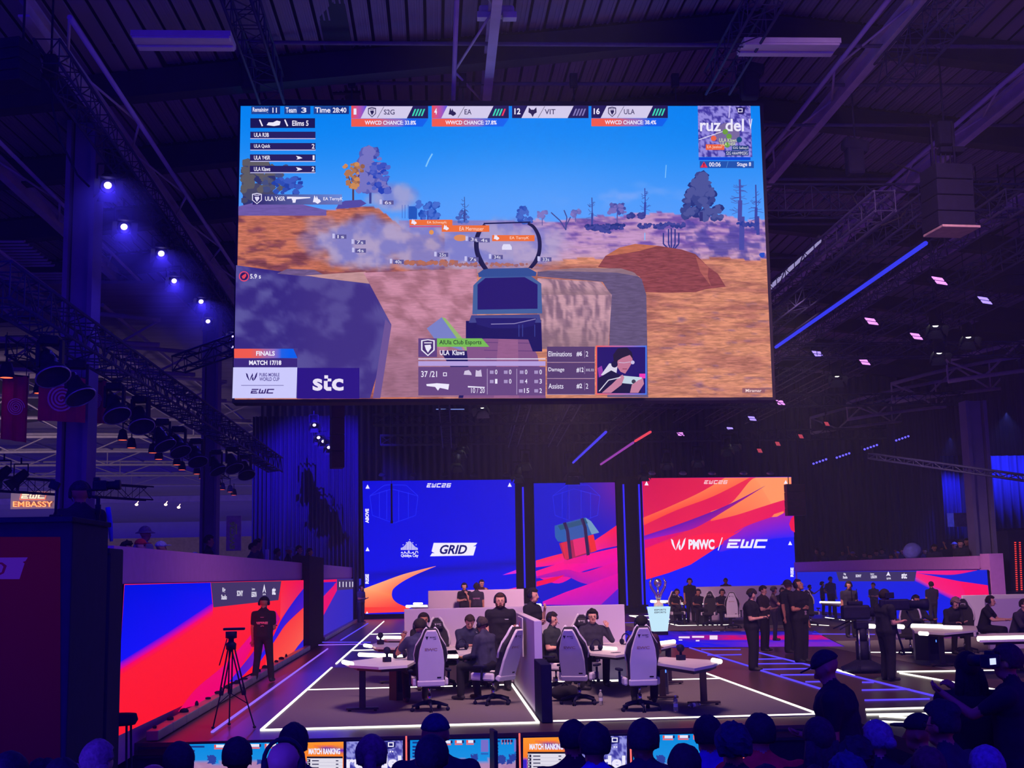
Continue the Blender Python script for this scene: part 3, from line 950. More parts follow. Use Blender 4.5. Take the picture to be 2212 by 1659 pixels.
# brown rock
p.poly([(1290, 580), (1306, 556), (1336, 538), (1370, 530), (1420, 534), (1470, 542), (1500, 552), (1528, 580), (1548, 594), (1565, 622), (1520, 628), (1500, 634), (1440, 635), (1392, 634), (1380, 600), (1340, 585)], (146, 72, 78, .7))
p.poly([(1306, 556), (1336, 538), (1370, 530), (1420, 534), (1380, 545), (1340, 552)], (196, 112, 84, .5))
p.poly([(1500, 556), (1528, 580), (1526, 600), (1534, 622), (1510, 590)], (176, 96, 90, .5))
# grass fringe
blobs(930, 568, 574, lambda t: 55, 60, 5, (150, 96, 110), (184, 110, 86), 16); blobs(1060, 572, 577, lambda t: 110, 60, 4, (150, 100, 120), (176, 110, 100), 17)
# dark foreground rock at left
p.L += 1
b = len(p.v)
def rock(u, v, x, y):
    n = fbm(x / 42 + y / 120, y / 34, 33)
    c = mix((56, 42, 128), (92, 86, 158), sstep(.38, .68, n)); return (*mix(c, (78, 60, 136), sstep(600, 700, x) * .4), .0)
p.grid([(512, 576), (800, 616), (800, 862), (507, 862)], 50, 44, rock)
p.grid([(800, 616), (848, 706), (846, 706), (800, 862)], 8, 14, rock)
p.poly([(600, 594), (622, 584), (680, 586), (700, 596), (660, 600)], (116, 92, 140, .6))
p.poly([(660, 598), (790, 590), (800, 616), (700, 604)], (196, 148, 150, .3))
# pink slope
def slope(u, v, x, y):
    n = fbm(x / 24, y / 18, 41)
    c = mix((206, 142, 166), (160, 104, 120), sstep(.4, .66, n) * .8)
    c = mix(c, (150, 104, 128), sstep(650, 830, y) * .7); return (*c, .35)
p.grid([(786, 592), (1030, 584), (1030, 700), (846, 704)], 26, 16, slope)
p.grid([(846, 704), (1030, 698), (1030, 860), (808, 860)], 26, 16, slope)
p.poly([(833, 692), (846, 706), (822, 862), (806, 862)], (110, 84, 150))
# sand bag / kerb right of the sight
def bagf(u, v, x, y):
    n = fbm(x / 7, y / 26, 51)
    c = mix((206, 158, 172), (138, 104, 128), sstep(.4, .65, n)); return (*mix(c, (140, 108, 120), sstep(.3, 1, v) * .6), .25)
p.poly([(1160, 590), (1250, 584), (1330, 584), (1364, 590), (1384, 606), (1394, 640), (1398, 860), (1310, 860), (1318, 640), (1300, 612), (1160, 600)], (104, 88, 126, .5))
p.poly([(1160, 588), (1250, 582), (1340, 583), (1368, 592), (1376, 600), (1330, 592), (1250, 590)], (150, 118, 132, .4))
p.grid([(1160, 604), (1296, 612), (1320, 640), (1160, 640)], 30, 6, bagf); p.grid([(1160, 640), (1320, 640), (1312, 756), (1160, 756)], 30, 24, bagf)
# rifle: magazine, sight, receiver
p.poly([(922, 712), (954, 688), (990, 738), (1000, 760), (944, 742)], (122, 130, 200))
p.poly([(954, 688), (962, 690), (1046, 790), (1030, 810), (1020, 780)], (150, 184, 110))
p.poly([(950, 760), (1020, 760), (1010, 862), (990, 862), (996, 830)], (34, 26, 96))
p.poly([(1006, 738), (1040, 732), (1140, 734), (1160, 770), (1178, 862), (1000, 862), (1012, 800)], (132, 84, 136))
for k in range(7): p.line([(1042 + k * 3, 742 + k * 17), (1150 + k * 4, 744 + k * 17)], 1.4, (96, 58, 120))
p.poly([(1076, 734), (1118, 734), (1120, 862), (1066, 862)], (152, 96, 142, .2))
p.poly([(1006, 696), (1168, 694), (1170, 762), (1150, 762), (1140, 736), (1050, 734), (1006, 736)], (26, 20, 96))
p.poly([(1018, 684), (1164, 682), (1168, 700), (1012, 700)], (66, 70, 140))
p.poly([(1026, 690), (1158, 690), (1152, 706), (1126, 712), (1060, 712), (1030, 704)], (34, 28, 110)); p.line([(1060, 703), (1110, 702), (1156, 692)], 1.6, (150, 140, 190))
for x in (1120, 1128, 1154): p.line([(x, 704), (x, 730)], 1.6, (58, 70, 150))
p.poly([(1022, 620), (1044, 598), (1138, 594), (1168, 616), (1170, 680), (1020, 682)], (66, 96, 158))
p.poly([(1031, 618), (1048, 604), (1132, 602), (1160, 618), (1160, 670), (1031, 672)], (36, 22, 112))
p.poly([(1032, 594), (1046, 584), (1140, 582), (1158, 592), (1156, 600), (1034, 602)], (48, 78, 150))
ringL = smooth([(1044, 488), (1032, 500), (1024, 522), (1025, 548), (1034, 572), (1044, 586)]); ringLi = smooth([(1049, 490), (1041, 502), (1034, 522), (1035, 546), (1044, 568), (1054, 584)])
ribbon(p, ringL, ringLi, (22, 20, 66), (30, 30, 80))
ringR = smooth([(1140, 485), (1154, 492), (1167, 516), (1168, 546), (1160, 570), (1148, 584)]); ringRi = smooth([(1138, 489), (1150, 498), (1159, 518), (1160, 544), (1152, 566), (1140, 582)])
ribbon(p, ringR, ringRi, (22, 20, 66), (30, 30, 80)); p.line([(1044, 487), (1145, 484)], 3, (20, 24, 80))
# ---- overlay panels
dk = (40, 32, 96); dk2 = (26, 24, 84)
for x0, x1, a, b in ((545, 607, 'Remaining', '11'), (616, 672, 'Team', '3'), (679, 755, 'Time', '28:40')):
    p.rect(x0, 235, x1, 252, (34, 70, 150)); xm = x0 + (x1 - x0) * (.62 if b == '11' else .5); p.rect(xm, 235, x1, 252, (22, 48, 128))
    p.text(a, x0 + 3, 237.5, xm - 2, 249 if a != 'Remaining' else 250, WH, .02); p.text(b, xm + (x1 - xm) * (.30 if b != '28:40' else .08), 238, x1 - (x1 - xm) * (.30 if b != '28:40' else .15), 249, WH, .02)
p.rect(543, 261, 682, 282, dk2); p.text('Elims 5', 633, 266, 668, 277.5, WH, .02)
p.line([(563, 264), (569, 278)], 3, WH); p.line([(617, 264), (623, 278)], 3, WH)
p.poly([(578, 276), (582, 270), (592, 270), (600, 266), (608, 268), (606, 276), (594, 278)], WH)
for k, (nm, ct) in enumerate((('ULA R3B', ''), ('ULA Quick', '2'), ('ULA Y4SR', '1'), ('ULA Klaws', '2'))):
    y = 290 + k * 24.5
    p.rect(543 - k * .3, y, 683, y + 14, dk); p.rect(543, y + 14, 683, y + 16, (190, 186, 230)); p.text(nm, 551, y + 2.5, 586 if nm != 'ULA R3B' else 583, y + 11.5, WH, .02)
    if ct: p.text(ct, 675 + (ct == '1') * 2, y + 2, 681, y + 12, WH, .02)
    if k > 1: p.poly([(641, y + 3), (650, y + 5), (655, y + 8), (648, y + 10), (642, y + 11), (645, y + 8)], WH)
p.rect(548, 425, 740, 447, (44, 34, 104), [(44, 34, 104), (110, 140, 220), (110, 120, 190), (44, 34, 104)])
def shield(x0, y0, w, h, col, inner):
    p.poly([(x0, y0 + 2), (x0 + w / 2, y0), (x0 + w, y0 + 2), (x0 + w, y0 + h * .65), (x0 + w / 2, y0 + h), (x0, y0 + h * .65)], col)
    p.poly([(x0 + w * .1, y0 + 4), (x0 + w / 2, y0 + 2), (x0 + w * .9, y0 + 4), (x0 + w * .9, y0 + h * .62), (x0 + w / 2, y0 + h * .92), (x0 + w * .1, y0 + h * .62)], inner)
    p.poly([(x0 + w * .25, y0 + h * .35), (x0 + w * .7, y0 + h * .32), (x0 + w * .75, y0 + h * .5), (x0 + w * .5, y0 + h * .8), (x0 + w * .35, y0 + h * .6)], col)
    p.rect(x0 + w * .22, y0 + h * .18, x0 + w * .78, y0 + h * .24, col)
shield(547, 422, 21, 24, (220, 216, 245), dk)
p.text('ULA Y4SR', 575, 429.5, 618, 439, WH, .015); p.text('EA TernyK', 700, 431, 742, 440, WH, .01)
p.polys([[(622, 430), (672, 431), (672, 433), (640, 436), (640, 438), (633, 438), (632, 434), (622, 435)], [(634, 434), (642, 434), (640, 443), (634, 443)]], WH)
def rabbit(x, y, s_, col): p.polys([[(x, y), (x + 3 * s_, y + 6 * s_), (x + 10 * s_, y + 8 * s_), (x + 12 * s_, y + 12 * s_), (x + 6 * s_, y + 16 * s_), (x + 1 * s_, y + 13 * s_), (x - 3 * s_, y + 13 * s_)], [(x + 4 * s_, y + 1 * s_), (x + 7 * s_, y + 7 * s_), (x + 3 * s_, y + 7 * s_)]], col)
rabbit(681, 427, 1.15, WH)
# team cards
def grad(x0, y0, x1, y1, cut):
    n = 8; R = (244, 92, 74); B = (10, 96, 240)
    A = [(x0 + (x1 - x0) * k / n, y0) for k in range(n + 1)]; Bm = [(x0 + (x1 - cut - x0) * k / n, y1) for k in range(n + 1)]
    p.L += 1; b = len(p.v)
    for k in range(n + 1):
        t = k / n; c = mix(R, (150, 110, 190), sstep(.25, .6, t)); c = mix(c, B, sstep(.6, .8, t))
        p.v.append(p.P(*A[k])); p.c.append(p._c(c)); p.v.append(p.P(*Bm[k])); p.c.append(p._c(c))
    for k in range(n): p.f.append((b + 2 * k, b + 2 * k + 2, b + 2 * k + 3, b + 2 * k + 1))
for x0, x1, num, nm, pct, full, bars in ((760, 925, '1', 'S2G', '33.8%', 1, 'gggg'), (933, 1098, '4', 'EA', '27.8%', 1, 'gggr'), (1105, 1269, '12', 'VIT', None, 0, 'xxxx'), (1275, 1439, '16', 'ULA', '38.4%', 0, 'gggg')):
    p.rect(x0, 235, x1, 262, NAVY)
    if full: p.rect(x0, 235, x0 + 34, 262, WH, [(244, 80, 60), (60, 90, 230), (60, 90, 230), (244, 80, 60)])
    p.poly([(x0 + 33, 236), (x0 + 132, 236), (x0 + 119, 262), (x0 + 20, 262)], (214, 206, 238))
    p.line([(x0 + 70, 237), (x0 + 56, 261)], 1, (60, 50, 90))
    p.text(num, x0 + 5, 241, x0 + (11 if len(num) == 1 else 18), 254, WH, .03); p.text(nm, x0 + 70, 243, x0 + 93 - (nm == 'EA') * 8, 254, (50, 40, 90), .01)
    for k, ch in enumerate(bars): p.poly([(x0 + 136 + k * 6.4, 242), (x0 + 139.5 + k * 6.4, 242), (x0 + 133.5 + k * 6.4, 257), (x0 + 130 + k * 6.4, 257)], {'g': (60, 214, 180), 'r': (240, 60, 90), 'x': (130, 120, 180)}[ch])
    if nm == 'EA': rabbit(x0 + 39, 240, 1.1, (40, 32, 80))
    elif nm == 'VIT': p.polys([[(x0 + 36, 239), (x0 + 43, 246), (x0 + 42, 254), (x0 + 35, 250)], [(x0 + 52, 239), (x0 + 45, 246), (x0 + 46, 254), (x0 + 53, 250)], [(x0 + 42, 244), (x0 + 46, 244), (x0 + 47, 254), (x0 + 44, 260), (x0 + 41, 254)]], (40, 32, 80))
    else: shield(x0 + 36, 238, 17, 22, (40, 32, 80), (214, 206, 238))
    if pct: grad(x0, 263, x1, 280, 12); p.text('WWCD CHANCE: ' + pct, x0 + 29, 267, x0 + 139, 276, WH, .025)
# minimap
def mapf(u, v, x, y): return (*mix((150, 140, 226), (66, 56, 160), sstep(.42, .6, fbm(x / 5.0, y / 5.0, 61, 3))), 0)
p.grid([(1503, 236), (1616, 236), (1620, 346), (1505, 346)], 40, 38, mapf)
p.disc(1567, 298, 26, (122, 106, 160)); p.line([(1572, 236), (1570, 262)], 3, (190, 180, 240)); p.line([(1505, 309), (1560, 290)], 1.4, WH)
p.text('ruz del', 1508, 264, 1602, 291, WH, .02); p.text('V', 1612, 264, 1620, 287, WH, .02); p.poly([(1584, 239), (1606, 239), (1602, 254), (1590, 254)], (36, 28, 96)); p.frame(1589, 242, 1599, 250, 1.5, WH)
for x, y, c in ((1537, 306, (236, 100, 70)), (1562, 292, (110, 160, 60)), (1570, 302, (110, 160, 60)), (1566, 320, (110, 160, 60)), (1592, 309, (20, 80, 130))): p.disc(x, y, 6, c)
p.rect(1520, 319, 1560, 331, (240, 100, 60)); p.text('EA Jeeker', 1523, 321.5, 1556, 329, (255, 210, 190)); p.text('ULA Klaws', 1549, 306, 1586, 314, (225, 240, 190)); p.text('ULA Y4SR', 1552, 315, 1584, 322, (225, 240, 190))
p.rect(1562, 333, 1612, 343, (16, 50, 120)); p.text('S2G HAAMMSSIG', 1564, 334.5, 1610, 341.5, WH); p.rect(1576, 322, 1612, 332, (20, 60, 120)); p.text('S2G Salkay3', 1578, 324, 1611, 330.5, WH)
p.rect(1505, 347, 1616, 353, (10, 70, 220)); p.rect(1507, 355, 1623, 370, (34, 84, 176)); p.poly([(1508, 369), (1516, 356), (1524, 369)], (230, 50, 80)); p.text('!', 1515, 359, 1517, 367, (30, 20, 60), .03)
p.text('00:06', 1527, 357.5, 1552, 367, WH, .015); p.text('Stage 8', 1587, 357.5, 1617, 368.5, WH, .015); p.line([(1568, 356), (1564, 369)], 1, (90, 150, 220))
# name tags
for x0, y0, x1, y1, t_ in ((885, 481, 977, 493, 'EA Schwepfc'), (954, 493, 1056, 507, 'EA Mermaser'), (1062, 514, 1153, 527, 'EA TernyK')):
    p.rect(x0, y0, x1, y1, (240, 112, 52)); rabbit(x0 + 6, y0 - 2, .8, WH); p.text(t_, x0 + 38, y0 + 3, x1 - 12, y1 - 2.5, (255, 220, 200))
p.rect(885, 495, 954, 497, (220, 70, 110)); p.disc(932, 508, 5, (230, 150, 80)); p.disc(994, 520, 14, (220, 140, 90), ry=7)
for x, y, t_ in ((727, 513, '1s'), (768, 525, '7s'), (769, 543, '4s'), (828, 440, '6s'), (850, 567, '40s'), (945, 552, '25s'), (1034, 521, '4s'), (1062, 557, '34s'), (1166, 562, '33s'), (1012, 519, '3s'), (1010, 562, '7s')):
    p.rect(x, y, x + 23, y + 9, (92, 86, 150)); p.text(t_, x + 4, y + 1, x + 18, y + 8, WH); p.rect(x - 7, y - 2, x - 2, y + 8, (200, 196, 240))
p.polys([[(1083, 540), (1086, 534), (1100, 534), (1104, 540), (1104, 546), (1083, 546)]], (225, 222, 250))
p.disc(531, 603, 11, (240, 70, 100), ring=2); p.disc(531, 603, 8, (44, 24, 90)); p.poly([(526, 603), (531, 599), (535, 597), (536, 602), (532, 608), (528, 608)], (230, 70, 90)); p.text('5.9 s', 544, 598, 567, 608, WH, .015)
# lower-left stack
grad(510, 758, 645, 778, 0); p.poly([(636, 757), (646, 757), (646, 779)], (70, 58, 136)); p.text('FINALS', 557, 763, 597, 773, WH, .03)
p.rect(509, 779, 645, 797, (60, 40, 124)); p.text('MATCH 17/18', 542, 783, 611, 793, WH, .04)
p.poly([(508, 798), (645, 798), (643, 864), (506, 864)], (206, 204, 255)); wmark(p, 535, 808, 560, 827, (50, 36, 110))
p.text('PUBG MOBILE', 564, 810, 607, 817.5, (84, 70, 150), .02); p.text('WORLD CUP', 564, 819, 607, 827, (84, 70, 150), .02); p.rect(525, 836, 616, 837, (80, 66, 140)); ewc(p, 545, 844, 596, 854, (56, 36, 110))
p.rect(645, 799, 778, 865, (44, 22, 132)); p.text('s', 678, 822, 699, 848, (236, 228, 250), .03); p.text('c', 719, 822, 744, 848, (236, 228, 250), .03)
p.polys([[(702, 827), (710, 827), (710, 840), (718, 840), (718, 848), (708, 848), (702, 843)], [(703, 815), (711, 815), (711, 822), (703, 822)], [(710, 822), (718, 822), (718, 828), (710, 828)]], (236, 228, 250))
# lower-centre player card
p.rect(904, 736, 944, 776, (96, 66, 130)); shield(910, 738, 29, 36, (236, 232, 250), (70, 44, 110))
p.poly([(944, 736), (1040, 736), (1056, 754), (944, 754)], (120, 190, 84)); p.text('AlUla Club Esports', 949, 739.5, 1039, 751.5, (30, 40, 40), .01); p.text('ULA  Klaws', 950, 761, 1003, 772, WH, .02)
p.rect(904, 779, 1176, 781, (230, 224, 250)); p.rect(904, 785, 1176, 795, (182, 160, 224)); p.rect(904, 797, 1176, 858, (112, 76, 128)); p.rect(904, 797, 1176, 858, (104, 72, 130))
p.text('37 /21', 910, 806, 944, 819, WH, .01); p.frame(957, 809, 965, 817, 1.5, WH); p.text('10 / 20', 1017, 842, 1046, 853, WH)
p.polys([[(921, 834), (944, 832), (970, 834), (968, 846), (960, 844), (950, 842), (946, 848), (940, 840), (922, 838)], [(1010, 838), (1046, 840), (1046, 842), (1010, 841)]], WH)
for x in (1051, 1114): p.rect(x, 801, x + 1, 856, (190, 170, 210))
for x, y, t_ in ((1068, 803, '0'), (1098, 803, '0'), (1132, 803, '0'), (1163, 803, '0'), (1068, 823, '1'), (1098, 823, '0'), (1132, 823, '4'), (1163, 823, '3'), (1130, 843, '15'), (1163, 843, '2')):
    p.text(t_, x, y, x + (5 if len(t_) == 1 else 11), y + 10, WH, .01); p.rect(x - 11, y + 2, x - 3, y + 9, (170, 150, 200))
p.polys([[(1001, 814), (1003, 806), (1012, 804), (1017, 810), (1018, 815)], [(1027, 804), (1032, 806), (1038, 803), (1040, 818), (1026, 818)]], (210, 196, 226))
for k, (a, b_, c_) in enumerate((('Eliminations', '#6', '2'), ('Damage', '#12', '332.32'), ('Assists', '#2', '2'))):
    y = 754 + k * 34.5
    p.rect(1179, y, 1281, y + 33, (88, 62, 112)); p.rect(1179, y + 33, 1281, y + 34, (170, 150, 190)); p.text(a, 1182, y + 10, (1232 if k == 0 else 1216 if k == 1 else 1214), y + 21, WH, .005); p.text(b_, 1242, y + 10, 1254 if k != 1 else 1257, y + 21, WH, .02)
    p.text(c_, 1262, y + (10 if k != 1 else 13), 1267 if k != 1 else 1279, y + (21 if k != 1 else 18), WH); p.rect(1259, y + 8, 1260, y + 24, (150, 130, 170))
# camera inset with the player
p.rect(1283, 752, 1392, 857, WH, [(250, 100, 80), (60, 120, 240), (60, 120, 240), (250, 110, 100)]); p.rect(1286, 755, 1389, 854, (38, 22, 110))
p.poly([(1287, 800), (1296, 795), (1300, 815), (1290, 820)], (150, 60, 170)); p.poly([(1294, 815), (1312, 790), (1330, 792), (1326, 820)], (220, 214, 235)); p.rect(1376, 812, 1389, 822, (240, 60, 180))
p.poly([(1287, 853), (1288, 822), (1316, 805), (1336, 815), (1370, 820), (1380, 853)], (30, 24, 66))
p.poly([(1326, 772), (1334, 762), (1350, 760), (1360, 768), (1362, 786), (1354, 800), (1346, 812), (1336, 808), (1328, 796)], (196, 120, 150))
p.poly([(1322, 790), (1320, 772), (1330, 758), (1350, 756), (1360, 766), (1363, 782), (1356, 772), (1340, 778), (1330, 784), (1328, 794)], (36, 26, 56))
p.disc(1323, 792, 7, (30, 24, 70)); p.disc(1362, 788, 4, (200, 190, 230)); p.line([(1332, 788), (1343, 789), (1357, 787)], 1.3, (210, 190, 220)); p.line([(1340, 802), (1350, 802)], 1.6, (140, 60, 90))
p.poly([(1338, 816), (1382, 820), (1378, 836), (1336, 832)], (196, 214, 230)); p.disc(1364, 829, 4.5, (60, 60, 80))
for pts in ([(1296, 853), (1318, 834), (1334, 818), (1340, 814), (1344, 820), (1338, 836), (1316, 853)], [(1356, 853), (1360, 836), (1374, 826), (1384, 822), (1386, 834), (1378, 846), (1374, 853)]): p.poly(pts, (200, 130, 160))
p.line([(1290, 850), (1310, 826), (1336, 820)], 2, (220, 216, 235))
p.rect(1596, 843, 1644, 853, (150, 94, 104)); p.text('Miramar', 1603, 845, 1637, 851.5, (255, 225, 225), .01)
p.build('display', PG, BT)
# hanging hardware of the giant screen
for x in (560, 760, 1000, 1240, 1460, 1600):
    a = at(x, 222, YS + .25); m = MB(); m.tube([a, (a.x, a.y, 12.6)], .018, 6); m.bbox((a.x, a.y, a.z + .5), (.16, .16, .3), .02); m.build('hoist_chain', M_BLACKM, BT)

# ======================= generic painter of an LED wall
def tri(pic, x, y, w, h, c=WH): pic.poly([(x - w / 2, y + h / 2), (x, y - h / 2), (x + w / 2, y + h / 2)], c)
def crate_outline(pic, x0, y0, w, h, c):
    q = lambda pts: T([(a * w, b * h) for a, b in pts], x0, y0, 1)
    for pts in ([(.0, .3), (.3, .02), (.75, .02), (1, .3), (.95, .8), (.5, 1), (.05, .8), (.0, .3)], [(.0, .3), (.45, .12), (1, .3)], [(.2, .2), (.2, .85)], [(.35, .16), (.35, .9)], [(.6, .16), (.6, .95)], [(.8, .2), (.8, .88)]):
        pic.line(q(pts), .9, c)
YB = 64.0
PB = picture_mat('back_screen_picture', 1.1, light='AUTO')
# left back screen
t = thing('led_screen', 'tall blue LED screen at the back with a GRID logo and an orange swoosh', 'screen')
slab('housing', [(783, 1039), (1112, 1036), (1116, 1322), (789, 1327)], .4, 'Y', YB, t)
p = Pic('Y', YB, (0, -1, 0), step=.0015)
def f1(u, v, x, y):
    c = mix((6, 12, 214), (4, 16, 232), v); c = mix(c, (6, 4, 130), .5 * math.exp(-((y - (1262 - (x - 783) * .12)) / 9.0) ** 2) * sstep(1115, 1000, x) * 0 + .45 * math.exp(-((y - (1246 - (x - 790) * .09)) / 8.0) ** 2))
    return c
p.grid([(783, 1039), (1112, 1036), (1116, 1322), (789, 1327)], 30, 30, f1)
R5 = lambda pts: T(pts, 760, 1000, .2712)
crate_outline(p, 799, 1046, 104, 84, (34, 50, 240))
A = R5([(92, 1005), (250, 945), (400, 888), (540, 850), (670, 822)]); B = R5([(92, 1195), (420, 1172), (330, 1060), (390, 960), (670, 822)])
up = smooth(R5([(92, 1003), (250, 944), (400, 890), (540, 852), (670, 821)]), 5)
lo = smooth(R5([(318, 1050), (330, 1005), (390, 955), (500, 895), (670, 823)]), 5)
ribbon(p, up, lo, (255, 176, 120), (255, 120, 70), (255, 150, 120), (250, 130, 110))
l2 = smooth(R5([(318, 1050), (330, 1085), (370, 1120), (440, 1148)]), 6)
m2 = [(786 + (x - 786) * 0 , y) for x, y in l2]
ribbon(p, [(786.5, 1272 + (1323 - 1272) * k / (len(l2) - 1)) for k in range(len(l2))], l2, (255, 170, 110), (255, 130, 76), (255, 76, 52), (248, 50, 52))
p.poly(R5([(440, 1148), (460, 1160), (460, 1185), (92, 1198), (92, 1150)]), (250, 60, 50))
p.poly(R5([(1200, 893), (1308, 852), (1310, 880)]), (220, 40, 200)); p.poly(R5([(1230, 1010), (1311, 990), (1311, 1010)]), (240, 50, 160))
tri(p, 794, 1051, 9, 9); tri(p, 1101, 1047, 9, 9); tri(p, 794, 1186, 9, 9); tri(p, 793, 1323, 6, 5)
p.text('ABOVE', 789, 1099, 797, 1130, WH, .05, rot=90); p.text('RISE', 789, 1240, 797, 1261, WH, .05, rot=90)
ewc(p, 921, 1044, 975, 1053, WH, 'EWC26')
p.poly(R5([(652, 637), (1000, 636), (985, 655), (965, 664), (990, 664), (968, 737), (622, 744), (640, 718), (660, 720), (635, 705)]), WH)
p.text('GRID', 950, 1177, 1009, 1197, (16, 20, 110), .03, .3)
for k in range(17):
    h = 4 + 15 * math.exp(-((k - 8) / 4.6) ** 2); x = 866 + k * 2.2; p.rect(x, 1188 - h, x + 1.2, 1188, WH)
for x, y in ((871, 1177), (878, 1172), (885, 1166), (892, 1172), (899, 1177)): p.disc(x, y, 1, WH, 6)
p.line([(866, 1195), (869, 1192), (869, 1195), (874, 1195), (874, 1191), (877, 1195), (882, 1195), (882, 1190), (884, 1190), (884, 1195), (890, 1195), (893, 1192), (893, 1196), (898, 1195), (898, 1191), (902, 1191), (903, 1195)], 1.3, WH)
p.text('Qiddiya City', 866, 1197, 904, 1205, WH, .03)
p.build('display', PB, t)
# centre back screen
t = thing('led_screen', 'narrow LED screen at the back centre with a strapped supply crate on pink swooshes', 'screen')
qd = [(1153, 1044), (1328, 1042), (1336, 1306), (1158, 1309)]
slab('housing', qd, .4, 'Y', YB, t)
p = Pic('Y', YB, (0, -1, 0), step=.0015)
p.grid(qd, 20, 24, lambda u, v, x, y: mix((8, 18, 200), (104, 24, 160), sstep(.35, 1.1, u) * sstep(.6, .0, v)))
crate_outline(p, 1194, 1046, 102, 84, (36, 50, 236))
MG = (244, 8, 150); RD = (250, 14, 60)
ribbon(p, R5([(1930, 620), (2020, 560), (2108, 498)]), R5([(1940, 700), (2020, 680), (2112, 662)]), (250, 40, 110), MG, RD, (220, 20, 120))
ribbon(p, smooth(R5([(1466, 778), (1600, 740), (1780, 695)])), smooth(R5([(1466, 832), (1620, 810), (1780, 760)])), (255, 40, 80), MG)
ribbon(p, smooth(R5([(1466, 862), (1650, 800), (1850, 735), (2112, 674)])), smooth(R5([(1470, 905), (1650, 960), (1850, 860), (2116, 800)])), (255, 24, 130), (240, 0, 150), (255, 0, 140), (226, 0, 170))
ribbon(p, smooth(R5([(1470, 905), (1700, 850), (1850, 870), (2116, 780)])), smooth(R5([(1470, 920), (1700, 905), (1850, 960), (2118, 1000)])), (180, 10, 170), (150, 20, 180), (240, 0, 150), (190, 0, 180))
ribbon(p, R5([(1470, 945), (1700, 890)]), R5([(1470, 985), (1600, 950)]), (250, 10, 60), (240, 10, 90))
ribbon(p, R5([(1520, 1105), (1700, 1030), (1900, 960), (2118, 880)]), R5([(1520, 1130), (1720, 1132), (1900, 1132), (2122, 1130)]), (220, 10, 170), (190, 20, 190), (230, 0, 160), (170, 10, 190))
ribbon(p, R5([(1980, 1132), (2122, 1000)]), R5([(2010, 1134), (2122, 1134)]), (90, 20, 200), (60, 20, 210))
# supply crate: red body, blue tarpaulin, two straps
p.poly(R5([(1650, 640), (1925, 570), (1950, 700), (1715, 775), (1690, 760)]), (176, 30, 70))
p.poly(R5([(1760, 612), (1850, 590), (1870, 715), (1780, 745)]), (240, 40, 110)); p.poly(R5([(1880, 580), (1925, 570), (1950, 700), (1905, 715)]), (236, 40, 40)); p.poly(R5([(1665, 640), (1720, 625), (1735, 760), (1700, 770)]), (220, 40, 60))
p.poly(R5([(1615, 500), (1690, 478), (1860, 435), (1905, 465), (1945, 520), (1970, 555), (1910, 570), (1860, 590), (1760, 610), (1690, 630), (1640, 625), (1618, 590)]), (34, 90, 170))
p.poly(R5([(1860, 435), (1905, 465), (1970, 555), (1910, 570), (1880, 500)]), (110, 150, 190)); p.poly(R5([(1640, 500), (1860, 445), (1880, 480), (1660, 535)]), (24, 84, 120))
for k in (0, 140): p.poly(R5([(1680 + k, 478 - k * .24), (1705 + k, 472 - k * .24), (1730 + k, 540 - k * .2), (1755 + k, 760 - k * .2), (1730 + k, 768 - k * .2), (1705 + k, 545 - k * .2)]), (40, 24, 70))
p.build('display', PB, t)
# right back screen
t = thing('led_screen', 'large red and orange LED screen at the back with PMWC and EWC logos', 'screen')
qd = [(1386, 1033), (1709, 1030), (1722, 1312), (1396, 1316)]
slab('housing', qd, .4, 'Y', YB, t)
p = Pic('Y', YB, (0, -1, 0), step=.0015)
R6 = lambda pts: T(pts, 1340, 1000, .217)
p.grid(qd, 24, 24, lambda u, v, x, y: mix((10, 20, 236), (8, 26, 255), v))
ribbon(p, R6([(215, 152), (700, 148), (1200, 145), (1700, 142)]), R6([(255, 1162), (700, 1012), (1200, 690), (1716, 462)]), (206, 14, 76), (252, 40, 76), (250, 60, 70), (230, 20, 90))
ribbon(p, smooth(R6([(1040, 760), (1230, 640), (1500, 540), (1722, 470)])), smooth(R6([(980, 890), (1230, 830), (1500, 760), (1730, 740)])), (150, 30, 190), (60, 30, 236), (170, 20, 170), (40, 30, 244))
p.poly(R6([(255, 1162), (480, 1095), (700, 1012), (790, 930), (880, 862), (1060, 760), (1240, 640), (1160, 700), (860, 700), (400, 800), (245, 860)]), (252, 30, 70))
ribbon(p, smooth(R6([(228, 545), (500, 430), (800, 290), (1040, 148)])), smooth(R6([(232, 622), (560, 470), (900, 350), (1120, 250), (1290, 146)])[:-1] ) if 0 else smooth(R6([(232, 622), (560, 470), (930, 330), (1290, 146)])), (255, 90, 60), (250, 60, 50), (255, 130, 80), (255, 110, 70))
ribbon(p, smooth(R6([(900, 482), (1100, 400), (1280, 190), (1345, 146)])), smooth(R6([(900, 580), (1150, 520), (1400, 440), (1622, 370)])), (255, 120, 70), (255, 90, 60), (255, 150, 96), (255, 150, 96))
ribbon(p, R6([(1345, 146), (1700, 142)]), R6([(1500, 405), (1700, 350)]), (255, 150, 96), (255, 150, 96))
ribbon(p, smooth(R6([(236, 726), (560, 618), (900, 490), (1150, 380), (1440, 228)])), smooth(R6([(238, 768), (500, 712), (760, 640), (1100, 440), (1440, 230)])), (90, 20, 190), (150, 20, 200), (120, 20, 130), (170, 20, 120))
p.poly(R6([(238, 768), (500, 712), (640, 690), (400, 790), (244, 850)]), (224, 4, 110))
p.poly(R6([(1505, 540), (1530, 510), (1625, 480), (1625, 500), (1560, 535)]), (255, 130, 80))
p.poly(R6([(1728, 520), (1695, 560), (1680, 610), (1700, 670), (1736, 692)]), (236, 20, 70))
tri(p, 1396.5, 1044, 9, 9); tri(p, 1697, 1041, 8, 8); tri(p, 1706.5, 1173, 9, 9)
ewc(p, 1520, 1037.5, 1572, 1045.5, (250, 200, 210), 'EWC26')
